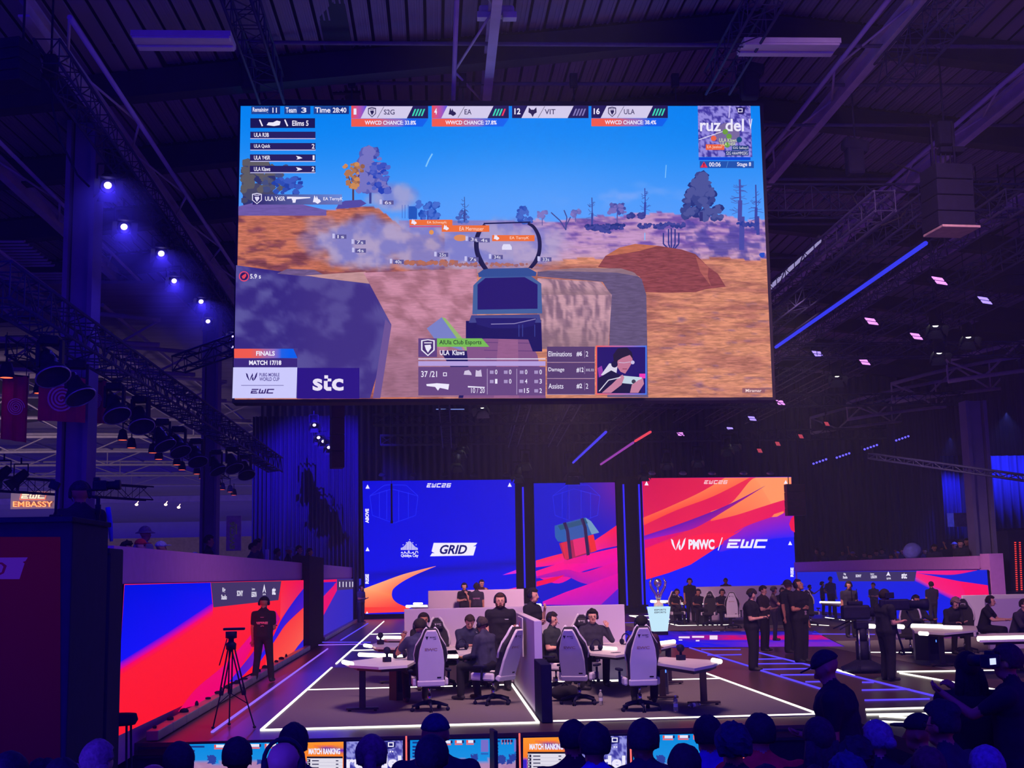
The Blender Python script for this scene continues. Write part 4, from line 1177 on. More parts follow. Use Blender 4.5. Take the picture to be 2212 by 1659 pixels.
wmark(p, 1449, 1161, 1481, 1189, WH); p.text('PMWC', 1487, 1165, 1543, 1187, WH, .045); p.line([(1560, 1161), (1551, 1189)], 2, WH); ewc(p, 1569, 1165, 1658, 1184, WH)
p.text('RISE', 1707, 1226, 1714, 1246, WH, .05, rot=90)
p.build('display', PB, t)
# thin vertical LED poles between the back screens
M_POLE = emis('blue_pole_light', (48, 40, 255), 1.0)
for (x0, y0, x1, y1), lab in (((1131, 1052, 1134, 1270), 'thin blue light pole right of the blue GRID screen'), ((1348, 1046, 1355, 1308), 'thin blue light pole, left one of the pair beside the crate screen'),
                              ((1378, 1046, 1389, 1306), 'thin blue light pole touching the left edge of the red screen')):
    a = at(x0, y0, YB - .3); b = at(x1, y1, YB - .3)
    t = thing('light_pole', lab, 'light', (b.x, b.y, b.z), 0, 'vertical blue light poles')
    m = MB(); m.tube([(0, 0, 0), (0, 0, a.z - b.z)], .045, 8); m.build('tube', M_POLE, t)
    m = MB(); m.box((0, .1, (a.z - b.z) / 2), (.22, .06, a.z - b.z)); m.bbox((0, .05, -.05), (.5, .4, .08), .01); m.build('backing', M_BLACK, t)
m = MB(); m.box((6.8, YB + .7, .1), (24, 1.0, .3)); struct(m.build('trim_20', M_BLACK))
for i, (x0, x1) in enumerate(((1113, 1152), (1331, 1384))):
    a = at(x0, 1040, YB + .5); b = at(x1, 1040, YB + .5); m = MB(); m.box(((a.x + b.x) / 2, YB + .5, 3.4), (b.x - a.x, .1, 6.9)); struct(m.build('wall_back_panel_%d' % (i + 1), M_DARK))

# ======================= side LED walls
PS = picture_mat('side_screen_picture', 1.0, light='AUTO')
RL = lambda pts: T(pts, 240, 1230, .25316)
t = thing('led_wall', 'long red and blue LED wall down the left side of the stage, nearer section', 'screen')
qd = [(268, 1262), (664, 1253), (660, 1399), (250, 1592)]
slab('housing', qd, -.06, 'X', XL + .03, t, grow=.01)
p = Pic('X', XL + .03, (1, 0, 0), step=.0008)
p.grid(qd, 30, 16, lambda u, v, x, y: mix((255, 36, 58), (255, 24, 44), v))
ribbon(p, RL([(113, 132), (480, 122), (848, 112)]), RL([(70, 818), (480, 570), (866, 320)]), (4, 18, 226), (20, 20, 250), (0, 22, 240), (30, 20, 245))
ribbon(p, RL([(72, 790), (480, 540), (866, 285)]), RL([(70, 870), (480, 615), (866, 360)]), (50, 14, 240), (250, 6, 100), (90, 10, 230), (255, 10, 110))
ribbon(p, RL([(66, 862), (480, 608), (866, 352)]), RL([(60, 920), (480, 660), (866, 400)]), (250, 6, 100), (255, 26, 46), (255, 10, 110), (255, 30, 50))
ribbon(p, smooth(RL([(570, 1215), (720, 1020), (980, 800), (1215, 530)])), smooth(RL([(640, 1180), (860, 1100), (1090, 850), (1215, 640)])), (250, 10, 90), (240, 0, 120), (236, 10, 140), (244, 10, 110))
ribbon(p, smooth(RL([(1000, 960), (1110, 830), (1240, 660), (1330, 480), (1400, 350)])), smooth(RL([(1060, 955), (1140, 890), (1290, 720), (1370, 560), (1440, 420)])), (40, 30, 230), (60, 30, 230), (220, 10, 120), (200, 10, 130))
ribbon(p, smooth(RL([(1450, 103), (1560, 98), (1681, 93)])), smooth(RL([(1440, 430), (1560, 270), (1681, 112)])), (255, 34, 60), (255, 60, 80), (240, 10, 90), (220, 20, 110))
ribbon(p, smooth(RL([(1681, 114), (1560, 265), (1450, 430), (1370, 590), (1250, 760)])), smooth(RL([(1680, 290), (1580, 380), (1480, 480), (1400, 600), (1260, 800)])), (40, 24, 200), (90, 20, 190), (30, 30, 240), (40, 30, 240))
ribbon(p, smooth(RL([(1680, 292), (1580, 382), (1480, 484), (1400, 604), (1330, 700)])), smooth(RL([(1668, 560), (1590, 660), (1510, 735), (1400, 800), (1310, 845)])), (255, 60, 60), (255, 100, 80), (255, 60, 60), (255, 70, 60))
ribbon(p, RL([(1668, 560), (1590, 655)]), RL([(1668, 668), (1545, 722)]), (50, 30, 200), (40, 30, 230))
plq = (66, 52, 100)
p.poly(RL([(846, 112), (1449, 100), (1424, 262), (868, 324)]), plq)
def logos_L(p, R):
    p.text('Rig', *R([(945, 155)])[0], *R([(970, 205)])[0], WH, .02); p.text('Studio', *R([(935, 215)])[0], *R([(982, 258)])[0], WH, .03)
    p.text('SONY', *R([(1068, 180)])[0], *R([(1120, 228)])[0], WH, .03)
    p.text('Lenovo', *R([(1196, 155)])[0], *R([(1222, 178)])[0], WH, .01); p.text('LEGION', *R([(1192, 190)])[0], *R([(1235, 236)])[0], WH, .04)
    p.polys([R([(1286, 200), (1301, 125), (1316, 200), (1306, 190), (1301, 160), (1296, 190)])], WH); p.text('QATAR', *R([(1288, 206)])[0], *R([(1314, 222)])[0], WH, .02)
    p.text('stc', *R([(1368, 150)])[0], *R([(1398, 218)])[0], WH, .05)
logos_L(p, RL)
p.build('display', PS, t)
t = thing('led_wall', 'blue and pink LED wall down the left side, farther section beyond the dark pillar', 'screen')
qd = [(696, 1252), (781, 1250), (784, 1342), (697, 1384)]
slab('housing', qd, -.06, 'X', XL + .03, t, grow=.01)
p = Pic('X', XL + .03, (1, 0, 0), step=.0008)
p.grid(qd, 10, 10, lambda u, v, x, y: mix((64, 44, 190), (40, 40, 200), u))
p.poly(RL([(1802, 90), (1926, 84), (1926, 130), (1802, 130)]), (240, 20, 90)); p.poly(RL([(1802, 110), (1926, 105), (1830, 200), (1802, 230)]), (50, 30, 200)); p.poly(RL([(1802, 240), (1926, 110), (1926, 180), (1802, 410)]), (240, 20, 110))
p.poly(RL([(1928, 88), (2066, 84), (2066, 168), (1928, 178)]), plq)
for x in (1946, 1975, 2002, 2032, 2056): p.rect(*RL([(x, 105)])[0], *RL([(x + 7, 150)])[0], WH)
p.build('display', PS, t)
t = thing('led_wall', 'blue LED wall with a pink burst down the right side of the stage', 'screen')
RR = lambda pts: T(pts, 1600, 1180, .28868)
qd = [(1722, 1236), (2132, 1231), (2143, 1372), (1727, 1319)]
slab('housing', qd, .05, 'X', XR - .03, t, grow=.01)
p = Pic('X', XR - .03, (-1, 0, 0), step=.0008)
p.grid(qd, 20, 12, lambda u, v, x, y: mix((16, 36, 220), (10, 24, 244), v))
ribbon(p, smooth(RR([(1316, 186), (1500, 182), (1700, 180), (1770, 178)])), smooth(RR([(1314, 200), (1440, 210), (1600, 212), (1770, 180)])), (250, 20, 160), (245, 40, 140), (240, 20, 110), (240, 20, 120))
ribbon(p, smooth(RR([(1314, 200), (1440, 222), (1640, 262), (1850, 292)])), smooth(RR([(1310, 230), (1420, 290), (1600, 370), (1700, 400)])), (255, 30, 130), (250, 40, 130), (255, 10, 100), (250, 20, 120))
p.poly(RR([(1850, 292), (1862, 400), (1700, 400), (1640, 262)]), (255, 14, 100))
ribbon(p, RR([(1310, 232), (1480, 320), (1662, 395)]), RR([(1306, 262), (1480, 350), (1662, 440)]), (240, 60, 140), (60, 30, 220), (250, 20, 140), (70, 20, 220))
p.poly(RR([(715, 192), (1316, 188), (1302, 262), (736, 262)]), (58, 48, 96))
for tx, x0, y0, x1, y1 in (('Rig', 772, 200, 788, 218), ('Studio', 766, 222, 800, 242), ('SONY', 862, 211, 904, 232), ('Lenovo', 972, 200, 1000, 213), ('LEGION', 976, 218, 1020, 240), ('stc', 1205, 198, 1246, 242), ('QATAR', 1094, 234, 1126, 250)):
    (a, b_), (c_, d_) = RR([(x0, y0)])[0], RR([(x1, y1)])[0]; p.text(tx, a, b_, c_, d_, WH, .04)
p.poly(RR([(1090, 224), (1107, 188), (1124, 224), (1112, 218), (1102, 218)]), WH)
p.build('display', PS, t)

# ======================= monitors along the stage front, facing the crowd
YF = 17.02
PF = picture_mat('front_monitor_picture', 1.0, light='AUTO')
def front_unit(x0, x1, kind, label, yt, ybm=1690):
    t = thing('front_monitor', label, 'screen', (0, 0, 0), 0, 'monitors along the stage front')
    slab('bezel', [(x0, yt), (x1, yt - (x1 - x0) * .02), (x1 + 2, ybm), (x0, ybm)], .07, 'Y', YF, t, grow=.01)
    p = Pic('Y', YF, (0, -1, 0))
    X = lambda k: x0 + (x1 - x0) * k
    yy = lambda x: yt - (x - x0) * .02
    if kind == 'game':
        p.grid([(x0 + 2, yt + 2), (x1 - 2, yy(x1) + 2), (x1 - 2, ybm), (x0 + 2, ybm)], 26, 12,
               lambda u, v, x, y: mix((10, 140, 226), (50, 150, 230), v) if y < 1646 + 4 * math.sin(x / 9) else mix((190, 150, 190), (160, 110, 160), fbm(x / 6, y / 3, 2)))
        for k in (.28, .42, .56, .70):
            a = X(k); b = X(k + .11)
            p.rect(a, yy(a) + 4, b, yy(a) + 10, (236, 232, 250)); p.rect(a, yy(a) + 4, a + 4, yy(a) + 10, (246, 90, 74)); p.rect(b - 4, yy(a) + 4, b, yy(a) + 10, NAVY); p.rect(a, yy(a) + 11, b - 3, yy(a) + 14, (240, 110, 110))
        p.rect(X(.04), yy(X(.04)) + 5, X(.2), yy(X(.04)) + 9, (24, 60, 140))
        for k in range(4): p.rect(X(.04), yy(X(.04)) + 14 + k * 7, X(.12), yy(X(.04)) + 18 + k * 7, (24, 50, 130))
        rr = random.Random(3)
        for cx, cy, n, w in ((.26, 1640, 30, 9), (.80, 1636, 26, 8), (.66, 1646, 12, 5)):
            p.polys([[(X(cx) + rr.uniform(-w, w) + 2.5 * math.cos(a), cy + rr.uniform(-w, w) + 2.5 * math.sin(a)) for a in (0, 1.3, 2.6, 3.9, 5.2)] for _ in range(n)], (44, 66, 160))
        p.rect(X(.88), yy(X(.88)) + 4, X(.97), yy(X(.88)) + 30, (120, 110, 200)); p.rect(X(.88), yy(X(.88)) + 32, X(.97), yy(X(.88)) + 36, (40, 100, 190))
    elif kind == 'rank':
        p.grid([(x0 + 2, yt + 2), (x1 - 2, yy(x1) + 2), (x1 - 2, ybm), (x0 + 2, ybm)], 14, 14,
               lambda u, v, x, y: mix(mix((255, 150, 40), (250, 96, 30), v), (90, 30, 190), sstep(.06, -.02, abs(v - .12 - .1 * u) - .03) * sstep(.3, .6, u)) if u > .12 or v < .5 else (60, 40, 200))
        p.text('WORLD CUP   FINALS', X(.28), yy(X(.3)) + 8, X(.75), yy(X(.3)) + 12, (250, 90, 70), .02)
        p.text('MATCH RANKING', X(.16), yy(X(.3)) + 15, X(.90), yy(X(.3)) + 28, WH, .05)
        p.rect(X(.12), yy(x0) + 32, X(.96), yy(x0) + 36, (24, 20, 40)); p.rect(X(.12), yy(x0) + 36, X(.96), ybm, (226, 222, 236))
        for k in range(6):
            y = yy(x0) + 38 + k * 7.5
            p.rect(X(.12), y, X(.2), y + 6, (24, 20, 50)); p.rect(X(.24), y + 2, X(.40), y + 4.4, (60, 56, 90)); p.rect(X(.8), y + 2, X(.86), y + 4.4, (60, 56, 90)); p.rect(X(.12), y + 6.6, X(.96), y + 7, (150, 146, 180))
            p.poly([(X(.13), y + 1), (X(.17), y + 3), (X(.13), y + 5)], WH)
    else:
        p.grid([(x0 + 2, yt + 2), (x1 - 2, yy(x1) + 2), (x1 - 2, ybm), (x0 + 2, ybm)], 40, 22, lambda u, v, x, y: mix((150, 150, 226), (64, 60, 160), sstep(.42, .6, fbm(x / 5, y / 5, 6))))
        p.line([(X(.34), yt), (X(.3), ybm)], 3, (190, 190, 240)); p.poly([(X(.66), yy(X(.7)) + 4), (X(.86), yy(X(.7)) + 4), (X(.86), yy(X(.7)) + 16), (X(.72), yy(X(.7)) + 20)], (30, 30, 110)); p.frame(X(.73), yy(X(.7)) + 5, X(.83), yy(X(.7)) + 15, 2.2, WH)
        for k in (.6, .66, .76, .8): p.rect(X(k), yy(x0) + 22, X(k) + 3, yy(x0) + 25, WH)
        p.text('ruz del', X(.02), 1632, X(.96), 1659, WH, .04)
    p.build('display', PF, t)
for u in ((390, 650, 'game', 'stage front monitor showing the game, leftmost one', 1606), (652, 744, 'rank', 'stage front monitor showing the match ranking, left of the map', 1602), (746, 872, 'map', 'stage front monitor showing the map behind the ponytail head', 1600),
          (884, 1060, 'game', 'stage front monitor showing the game left of the tall thin display edge', 1597), (1071, 1116, 'game', 'narrow stage front monitor right of the tall thin display edge', 1594),
          (1128, 1226, 'rank', 'stage front monitor with the match ranking left of the two dark heads', 1592), (1228, 1356, 'map', 'stage front monitor showing the map behind the blue shirt', 1590), (1366, 1600, 'game', 'stage front monitor showing the game at the right end', 1586)):
    front_unit(*u)
M_RT = emis('pink_tube', (255, 110, 110), 1.1)
for x, y, lab in ((877.5, 1590, 'pink tube light right of the ponytail head'), (1122, 1584, 'pink tube light left of the right match ranking'), (1361, 1578, 'pink tube light left of the person with the printed back'), (1604, 1590, 'pink tube light right of the last front monitor')):
    a = at(x, y, YF - .02); m = MB(); m.tube([(0, 0, 0), (0, 0, -1.0)], .012, 8)
    tag(m.build('tube_light', M_RT, loc=a), lab, 'light', 'pink tubes between the front monitors')
a = at(1066, 1576, YF - .35); m = MB(); m.bbox((0, 0, -.45), (.05, .3, .9), .01)
tag(m.build('side_display', M_BLACKM, loc=a, rotz=.15), 'thin tall display seen edge-on in front of the stage', 'screen')
# glossy LED floor panel in mid stage: blue with a pink band
t = thing('led_floor', 'glowing blue and pink LED floor panel in front of the podium', 'screen')
q = [G(1225, 1363), G(1760, 1363), G(1825, 1397), G(1290, 1400)]
m = MB(); vs = [(x, y, .001) for x, y in q] + [(x, y, .008) for x, y in q]
m.add(vs, [(4, 5, 6, 7), (0, 1, 5, 4), (1, 2, 6, 5), (2, 3, 7, 6), (3, 0, 4, 7)]); m.build('housing', M_GLOSS, t)
p = Pic('Z', .008, (0, 0, 1), step=.0012)
def ledf(u, v, x, y):
    c = mix((24, 18, 150), (30, 22, 235), sstep(0, .4, v))
    c = mix(c, (210, 10, 110), sstep(.18, .30, v) * sstep(.62, .5, v) * sstep(.30, .62, u))
    c = mix(c, (150, 40, 190), sstep(.55, .75, v) * sstep(.45, .7, u) * .8)
    return mix(c, (90, 40, 200), .5 * (fbm(x / 18, y / 3, 77) > .56))
p.grid([(1229, 1364), (1758, 1364), (1822, 1396.5), (1292, 1399.5)], 60, 14, ledf)
for x0, y0, x1, y1 in ((1466, 1375, 1490, 1379), (1495, 1374, 1521, 1378), (1533, 1373, 1550, 1382), (1466, 1382, 1474, 1384), (1503, 1383, 1511, 1386)): p.rect(x0, y0, x1, y1, (250, 225, 250))  # pale blocks painted as reflections of the light bars
p.build('display', PS, t)
# printed banner graphic on the booth partition, glowing by emission though no lamp
pc.build('graphic', picture_mat('banner_print_glow', .35, light='NONE'), t2)

# ------------------------------------------------------------------ people
def V(*a): return Vector(a)
def capsule(mb, a, b, ra, rb, n=10):
    a, b = Vector(a), Vector(b); d = b - a; L = d.length
    M = rot_to(d) if L > 1e-5 else Matrix.Identity(3)
    prof = [(ra * math.sin(t), -ra * math.cos(t)) for t in (0.02, .5, 1.0)] + [(ra, 0)]
    prof += [(rb, L)] + [(rb * math.cos(t), L + rb * math.sin(t)) for t in (.5, 1.0, 1.55)]
    vs = []
    for r, h in prof:
        for k in range(n):
            t = 2 * PI * k / n; vs.append(M @ Vector((r * math.cos(t), r * math.sin(t), h)) + a)
    m = len(prof)
    fs = [(i * n + k, i * n + (k + 1) % n, (i + 1) * n + (k + 1) % n, (i + 1) * n + k) for i in range(m - 1) for k in range(n)]
    fs += [tuple(range(n))[::-1], tuple(range((m - 1) * n, m * n))]
    mb.add(vs, fs)

ARMS = {  # upper-arm and forearm directions for the +X side (mirrored for the other)
    'down': ((.13, 0, -1), (.02, -.16, -1)), 'hold': ((.08, -.12, -1), (-.42, -1, .12)), 'fold': ((.16, -.22, -1), (-1, -.42, .12)),
    'back': ((.2, .22, -1), (-.75, .3, -.55)), 'chin': ((.02, -.38, -1), (-.38, -.42, 1)), 'desk': ((.16, -.6, -.8), (-.3, -1, .0)),
    'cam': ((.10, -.9, -.5), (-.15, -.8, .55)), 'ear': ((.45, -.3, -.6), (-.35, .02, 1)), 'out': ((.25, -.55, -.8), (.1, -1, .15)),
    'hip': ((.45, .1, -1), (-.7, -.2, -.5)), 'lap': ((.1, -.25, -1), (-.15, -1, -.15)), 'up': ((.5, -.3, .6), (-.1, -.3, 1)),
}
def cloth(rgb): return mat('cloth_%d_%d_%d' % rgb, rgb, rough=.9, var=.18, scale=14, bump=.15)
SK = {'light': (206, 150, 132), 'tan': (168, 112, 90), 'dark': (110, 70, 58)}
M_EYE = mat('eye_dark', (20, 16, 20), rough=.3); M_LIP = mat('lip', (150, 80, 80), rough=.6)
M_SHOE = mat('shoe_black', (44, 40, 50), rough=.6)

def make_person(label, loc, rotz, H=1.75, legs='stand', la='down', ra='down', top=(46, 42, 60), pants=(27, 23, 38), skin='tan', sleeve='short',
                hair='short', haircol=(38, 28, 30), headset=False, lean=0.0, side=0.0, pitch=0.0, yaw=0.0, voxel=.016, build=1.0, beard=False, group=None,
                shoes=None, seat=.52, extra=None, stripes=None, backtext=None, textcol=(230, 220, 240), glasses=False, cat='person'):
    """body: one remeshed skin; hair, headset, prints are its children"""
    s = H / 1.75
    P = []   # a, b, ra, rb, tag
    sit = legs == 'sit'
    hz = seat + .06 if sit else .93
    hip = V(0, 0, hz)
    Lm = Matrix.Rotation(lean, 3, 'X') @ Matrix.Rotation(side, 3, 'Y')    # positive lean = forward (towards -Y)
    up = lambda x, y, z: hip + Lm @ V(x, y, z)
    B = build * 1.1
    tz = .49     # shoulder height above hip
    P += [(up(-.07, 0, .0), up(.07, 0, .0), .118 * B, .118 * B, 'pants')]
    P += [(up(-.06, 0, .10), up(.06, 0, .10), .108 * B, .108 * B, 'top'), (up(-.07, -.005, .28), up(.07, -.005, .28), .118 * B, .118 * B, 'top'),
          (up(-.085 * B, 0, .38), up(.085 * B, 0, .38), .112 * B, .112 * B, 'top'), (up(-.15 * B, .01, tz - .045), up(.15 * B, .01, tz - .045), .068, .068, 'top'),
          (up(-.075, 0, .02), up(-.075, 0, .40), .112 * B, .108 * B, 'top'), (up(.075, 0, .02), up(.075, 0, .40), .112 * B, .108 * B, 'top'),
          (up(0, .015, tz - .05), up(0, .0, tz + .04), .075, .055, 'top'), (up(-.12 * B, .015, tz - .06), up(-.025, .01, tz + .045), .058, .05, 'top'), (up(.12 * B, .015, tz - .06), up(.025, .01, tz + .045), .058, .05, 'top'),
          (up(0, .01, tz), up(0, -.015, tz + .10), .056, .054, 'skin')]
    Hm = Matrix.Rotation(yaw, 3, 'Z') @ Matrix.Rotation(pitch, 3, 'X')
    hc = up(0, -.02, tz + .172)
    hd = lambda x, y, z: hc + Hm @ V(x, y, z)
    P += [(hd(0, .012, .03), hd(0, .0, .02), .092, .088, 'skin'), (hd(-.012, -.02, .0), hd(.012, -.02, .0), .072, .072, 'skin'),
          (hd(-.018, -.045, -.075), hd(.018, -.045, -.075), .042, .042, 'skin'), (hd(0, -.098, .0), hd(0, -.112, -.028), .010, .015, 'skin'),
          (hd(-.083, .01, .005), hd(-.086, .016, -.03), .014, .011, 'skin'), (hd(.083, .01, .005), hd(.086, .016, -.03), .014, .011, 'skin'),
          (hd(-.022, -.087, -.062), hd(.022, -.087, -.062), .0075, .0075, 'lip'), (hd(-.032, -.084, .008), hd(-.030, -.084, .008), .0105, .0105, 'eye'),
          (hd(.032, -.084, .008), hd(.030, -.084, .008), .0105, .0105, 'eye')]
    if beard: P += [(hd(-.045, -.035, -.085), hd(.045, -.035, -.085), .042, .042, 'hair'), (hd(0, -.07, -.10), hd(0, -.065, -.10), .035, .035, 'hair'), (hd(-.072, .0, -.05), hd(-.07, -.02, -.08), .022, .022, 'hair'), (hd(.072, .0, -.05), hd(.07, -.02, -.08), .022, .022, 'hair')]
    hands = []
    for sx, arm in ((1, la), (-1, ra)):
        u, f = [V(*v).normalized() for v in ARMS[arm]]
        u.x *= sx; f.x *= sx
        S_ = up(sx * .175 * B, .01, tz - .05)
        u = Lm @ u if not sit else u; f = Lm @ f if arm in ('down', 'back') else f
        E = S_ + u * .285; Wr = E + f * .25
        cut = .62 if sleeve == 'short' else 1.0
        P += [(S_, S_ + u * .285 * cut, .062 * B, .056, 'top')]
        if sleeve == 'short': P += [(S_ + u * .15, E, .044, .040, 'skin'), (E, Wr, .040, .027, 'skin')]
        else: P += [(E, Wr - f * .02, .050, .036, 'top'), (Wr - f * .03, Wr, .027, .026, 'skin')]
        n = f.cross(V(sx, .2, .3)).normalized(); w = f.cross(n).normalized()
        Pm = Wr + f * .075
        P += [(Wr, Pm - w * .018, .027, .024, 'skin'), (Wr, Pm + w * .018, .025, .022, 'skin')]
        hands.append((Wr, Pm, f, n, w, sx, arm))
    for sx in (1, -1):
        if sit:
            hp = hip + V(sx * .085, 0, -.01); kn = V(sx * .17, -.44, seat + .03); an = V(sx * .15, -.40 - .06 * sx, .10)
        else:
            st = {'stand': (0, 0), 'wide': (.06, 0), 'stride': (0, .14)}[legs]
            hp = hip + V(sx * .09, 0, -.03); kn = V(sx * (.10 + st[0] * .5), -.025 + sx * st[1] * .4, .49); an = V(sx * (.11 + st[0]), .01 + sx * st[1], .10)
        P += [(hp, kn, .096 * B, .068 * B, 'pants'), (kn, an, .068 * B, .060 * B, 'pants'), (an, an + V(0, 0, -.02), .042, .042, 'skin'),
              (an + V(0, .04, -.052), an + V(sx * .02, -.15, -.06), .043, .036, 'shoe')]
    sc = lambda v: v * s
    mb = MB()
    for a, b, r0, r1, t in P: capsule(mb, sc(a), sc(b), r0 * s, r1 * s)
    me = mb.mesh('tmp', M_EYE)
    tmp = bpy.data.objects.new('tmp', me); COL.objects.link(tmp)
    md = tmp.modifiers.new('r', 'REMESH'); md.mode = 'VOXEL'; md.voxel_size = voxel
    sm = tmp.modifiers.new('s', 'SMOOTH'); sm.iterations = 2; sm.factor = .5
    dg = bpy.context.evaluated_depsgraph_get()
    body = bpy.data.meshes.new_from_object(tmp.evaluated_get(dg))
    bpy.data.objects.remove(tmp)
    # face materials by nearest limb
    nf = len(body.polygons)
    co = np.empty(nf * 3); body.polygons.foreach_get('center', co); co = co.reshape(-1, 3)
    best = np.full(nf, 9.0); idx = np.zeros(nf, int)
    order = ['skin', 'top', 'pants', 'shoe', 'eye', 'lip', 'hair']
    for a, b, r0, r1, t in P:
        a = np.array(sc(a)); b = np.array(sc(b)); d = b - a; L2 = max(float(d @ d), 1e-9)
        tt = np.clip(((co - a) @ d) / L2, 0, 1)
        dist = np.linalg.norm(co - a - tt[:, None] * d, axis=1) - (r0 + (r1 - r0) * tt) * s
        if t in ('eye', 'lip'): dist = dist - .004
        if t == 'top': dist = dist - .003
        k = dist < best; best[k] = dist[k]; idx[k] = order.index(t)
    body.materials.clear()
    hm = mat('hair_%d_%d_%d' % haircol, haircol, rough=.85, var=.3, scale=40, bump=.4)
    for m_ in (mat('skin_' + skin, SK[skin], rough=.55, var=.06, scale=10), cloth(top), cloth(pants), shoes or M_SHOE, M_EYE, M_LIP, hm): body.materials.append(m_)
    # fingers: five chains per hand, rooted in the palm
    fb = MB()
    for Wr, Pm, f, n, w, sx, arm in hands:
        curl = {'hold': 1.0, 'desk': .5, 'down': .35, 'cam': 1.1, 'fold': .3, 'chin': .8, 'ear': .7, 'out': .4, 'back': .6, 'hip': .5, 'lap': .9, 'up': .2}[arm]
        for q, (o, l) in enumerate(((-.030, .062), (-.011, .074), (.010, .078), (.030, .070))):
            base = Pm + w * o - f * .008; pts = [base]; dr = f.copy(); rr = Matrix.Rotation(curl * .6, 3, w)
            for j in range(3):
                pts.append(pts[-1] + dr * l * (.42, .32, .26)[j]); dr = rr @ dr
            fb.tube([sc(v) for v in pts], [.0095 * s, .0088 * s, .008 * s, .006 * s], 6)
        th = Wr + f * .03 - w * .022
        d1 = (f * .7 - w * .8 + n * .2).normalized(); d2 = (f * .95 - w * .25 + n * .3).normalized()
        fb.tube([sc(v) for v in (th, th + d1 * .035, th + d1 * .035 + d2 * .032)], [.012 * s, .0105 * s, .008 * s], 6)
    nv = len(body.vertices)
    vs = np.empty(nv * 3); body.vertices.foreach_get('co', vs)
    av = [tuple(v) for v in vs.reshape(-1, 3)] + fb.v
    af = [tuple(p.vertices) for p in body.polygons] + [tuple(i + nv for i in f) for f in fb.f]
    me2 = bpy.data.meshes.new('person'); me2.from_pydata(av, [], af)
    for m_ in body.materials: me2.materials.append(m_)
    me2.polygons.foreach_set('material_index', list(idx) + [0] * len(fb.f)); me2.polygons.foreach_set('use_smooth', [True] * len(af))
    me2.update(); bpy.data.meshes.remove(body)
    o = put('person', me2, None, loc, rotz)
    tag(o, label, cat, group)
    # ---- hair
    hcs = sc(hc)
    def shell(fn, n=26, m=18):
        vs = []; fs = []
        for i in range(m + 1):
            th = PI * i / m
            for k in range(n):
                ph = 2 * PI * k / n
                d = V(math.sin(th) * math.cos(ph), math.sin(th) * math.sin(ph), math.cos(th))
                r = fn(d, ph)
                vs.append(hcs + Hm @ V(d.x * .088 * r, .006 + d.y * .104 * r, .025 + d.z * .105 * r) * s)
        for i in range(m):
            for k in range(n): fs.append((i * n + k, (i + 1) * n + k, (i + 1) * n + (k + 1) % n, i * n + (k + 1) % n))
        return vs, fs
    rr = random.Random(hash(label) % 1000 if False else len(label) * 7 + int(abs(loc[0]) * 13))
    sd = rr.randrange(50)
    if hair != 'bald':
        amp = {'curly': .16, 'short': .05, 'long': .04, 'pony': .03, 'bun': .03, 'cap': .0, 'bucket': .0, 'crop': .02, 'mohawk': .05}[hair]
        vol = {'curly': 1.24, 'short': 1.13, 'long': 1.15, 'pony': 1.10, 'bun': 1.10, 'cap': 1.12, 'bucket': 1.10, 'crop': 1.07, 'mohawk': 1.06}[hair]
        def fn(d, ph):
            face = d.y < -.25 and d.z < .38
            low = d.z < (-.55 if d.y > .1 else -.05)
            if hair == 'long': low = d.z < -.1 and d.y < .1
            if hair in ('cap', 'bucket'): low = d.z < .12; face = False
            if face or low: return .80
            x = vol + amp * (vnoise(d.x * 5 + 9, d.y * 5 + d.z * 5 + 20, sd) - .4) * 2
            if hair == 'mohawk' and abs(d.x) < .45 and d.z > .4: x += .28
            return x
        h = MB(); vs, fs = shell(fn); h.add(vs, fs, smooth=hair not in ('curly',))
        hp = lambda x, y, z: sc(hd(x, y, z))
        if hair == 'pony':
            h.tube([hp(0, .10, .04), hp(0, .15, .02), hp(0, .155, -.08), hp(.005, .13, -.22), hp(0, .12, -.30)], [.03 * s, .036 * s, .04 * s, .032 * s, .01 * s], 10)
        if hair == 'bun': h.ell(hp(0, .125, .0), (.042 * s, .04 * s, .04 * s), 10, 8)
        if hair == 'long':
            for x in (-.065, -.03, .0, .03, .065): h.tube([hp(x, .06, .0), hp(x * 1.25, .085, -.1), hp(x * 1.5, .085, -.22), hp(x * 1.4, .07, -.36)], [.04 * s, .045 * s, .042 * s, .02 * s], 8)
        nm = 'hair'
        if hair in ('cap', 'bucket'):
            nm = 'cap' if hair == 'cap' else 'hat'
            if hair == 'cap':
                h.prism([(-.07, -.07), (-.075, -.14), (-.045, -.185), (0, -.195), (.045, -.185), (.075, -.14), (.07, -.07)], .012, o=(0, 0, 0), u=(1, 0, 0), v=(0, 1, 0))
                b = len(h.v) - 14; h.v[b:] = [tuple(sc(hc + Hm @ (V(*v) + V(0, 0, .055)))) for v in h.v[b:]]
            else:
                n = 20; ring = [(1.02, .05), (1.65, .02), (1.65, .012), (1.02, .035)]
                b0 = [sc(hc + Hm @ V(.09 * r * math.cos(2 * PI * k / n), .105 * r * math.sin(2 * PI * k / n), z)) for r, z in ring for k in range(n)]
                h.add(b0, [(i * n + k, i * n + (k + 1) % n, ((i + 1) % 4) * n + (k + 1) % n, ((i + 1) % 4) * n + k) for i in range(4) for k in range(n)])
        h.build(nm, hm, o)
    if headset:
        h = MB()
        pts = [sc(hc + Hm @ V(.108 * math.cos(t), .0, .012 + .125 * math.sin(t))) for t in [PI * k / 10 for k in range(11)]]
        h.tube(pts, .013 * s, 6)
        for sx in (1, -1): h.lathe([(.0, -.02), (.04, -.018), (.046, 0), (.036, .02), (0, .022)], 12, c=sc(hc + Hm @ V(sx * .098, .005, -.005)), axis=Hm @ V(sx, 0, 0))
        h.tube([sc(hc + Hm @ V(.095, -.02, -.03)), sc(hc + Hm @ V(.07, -.11, -.07))], .004, 5)
        h.build('headset', M_BLACKM, o)
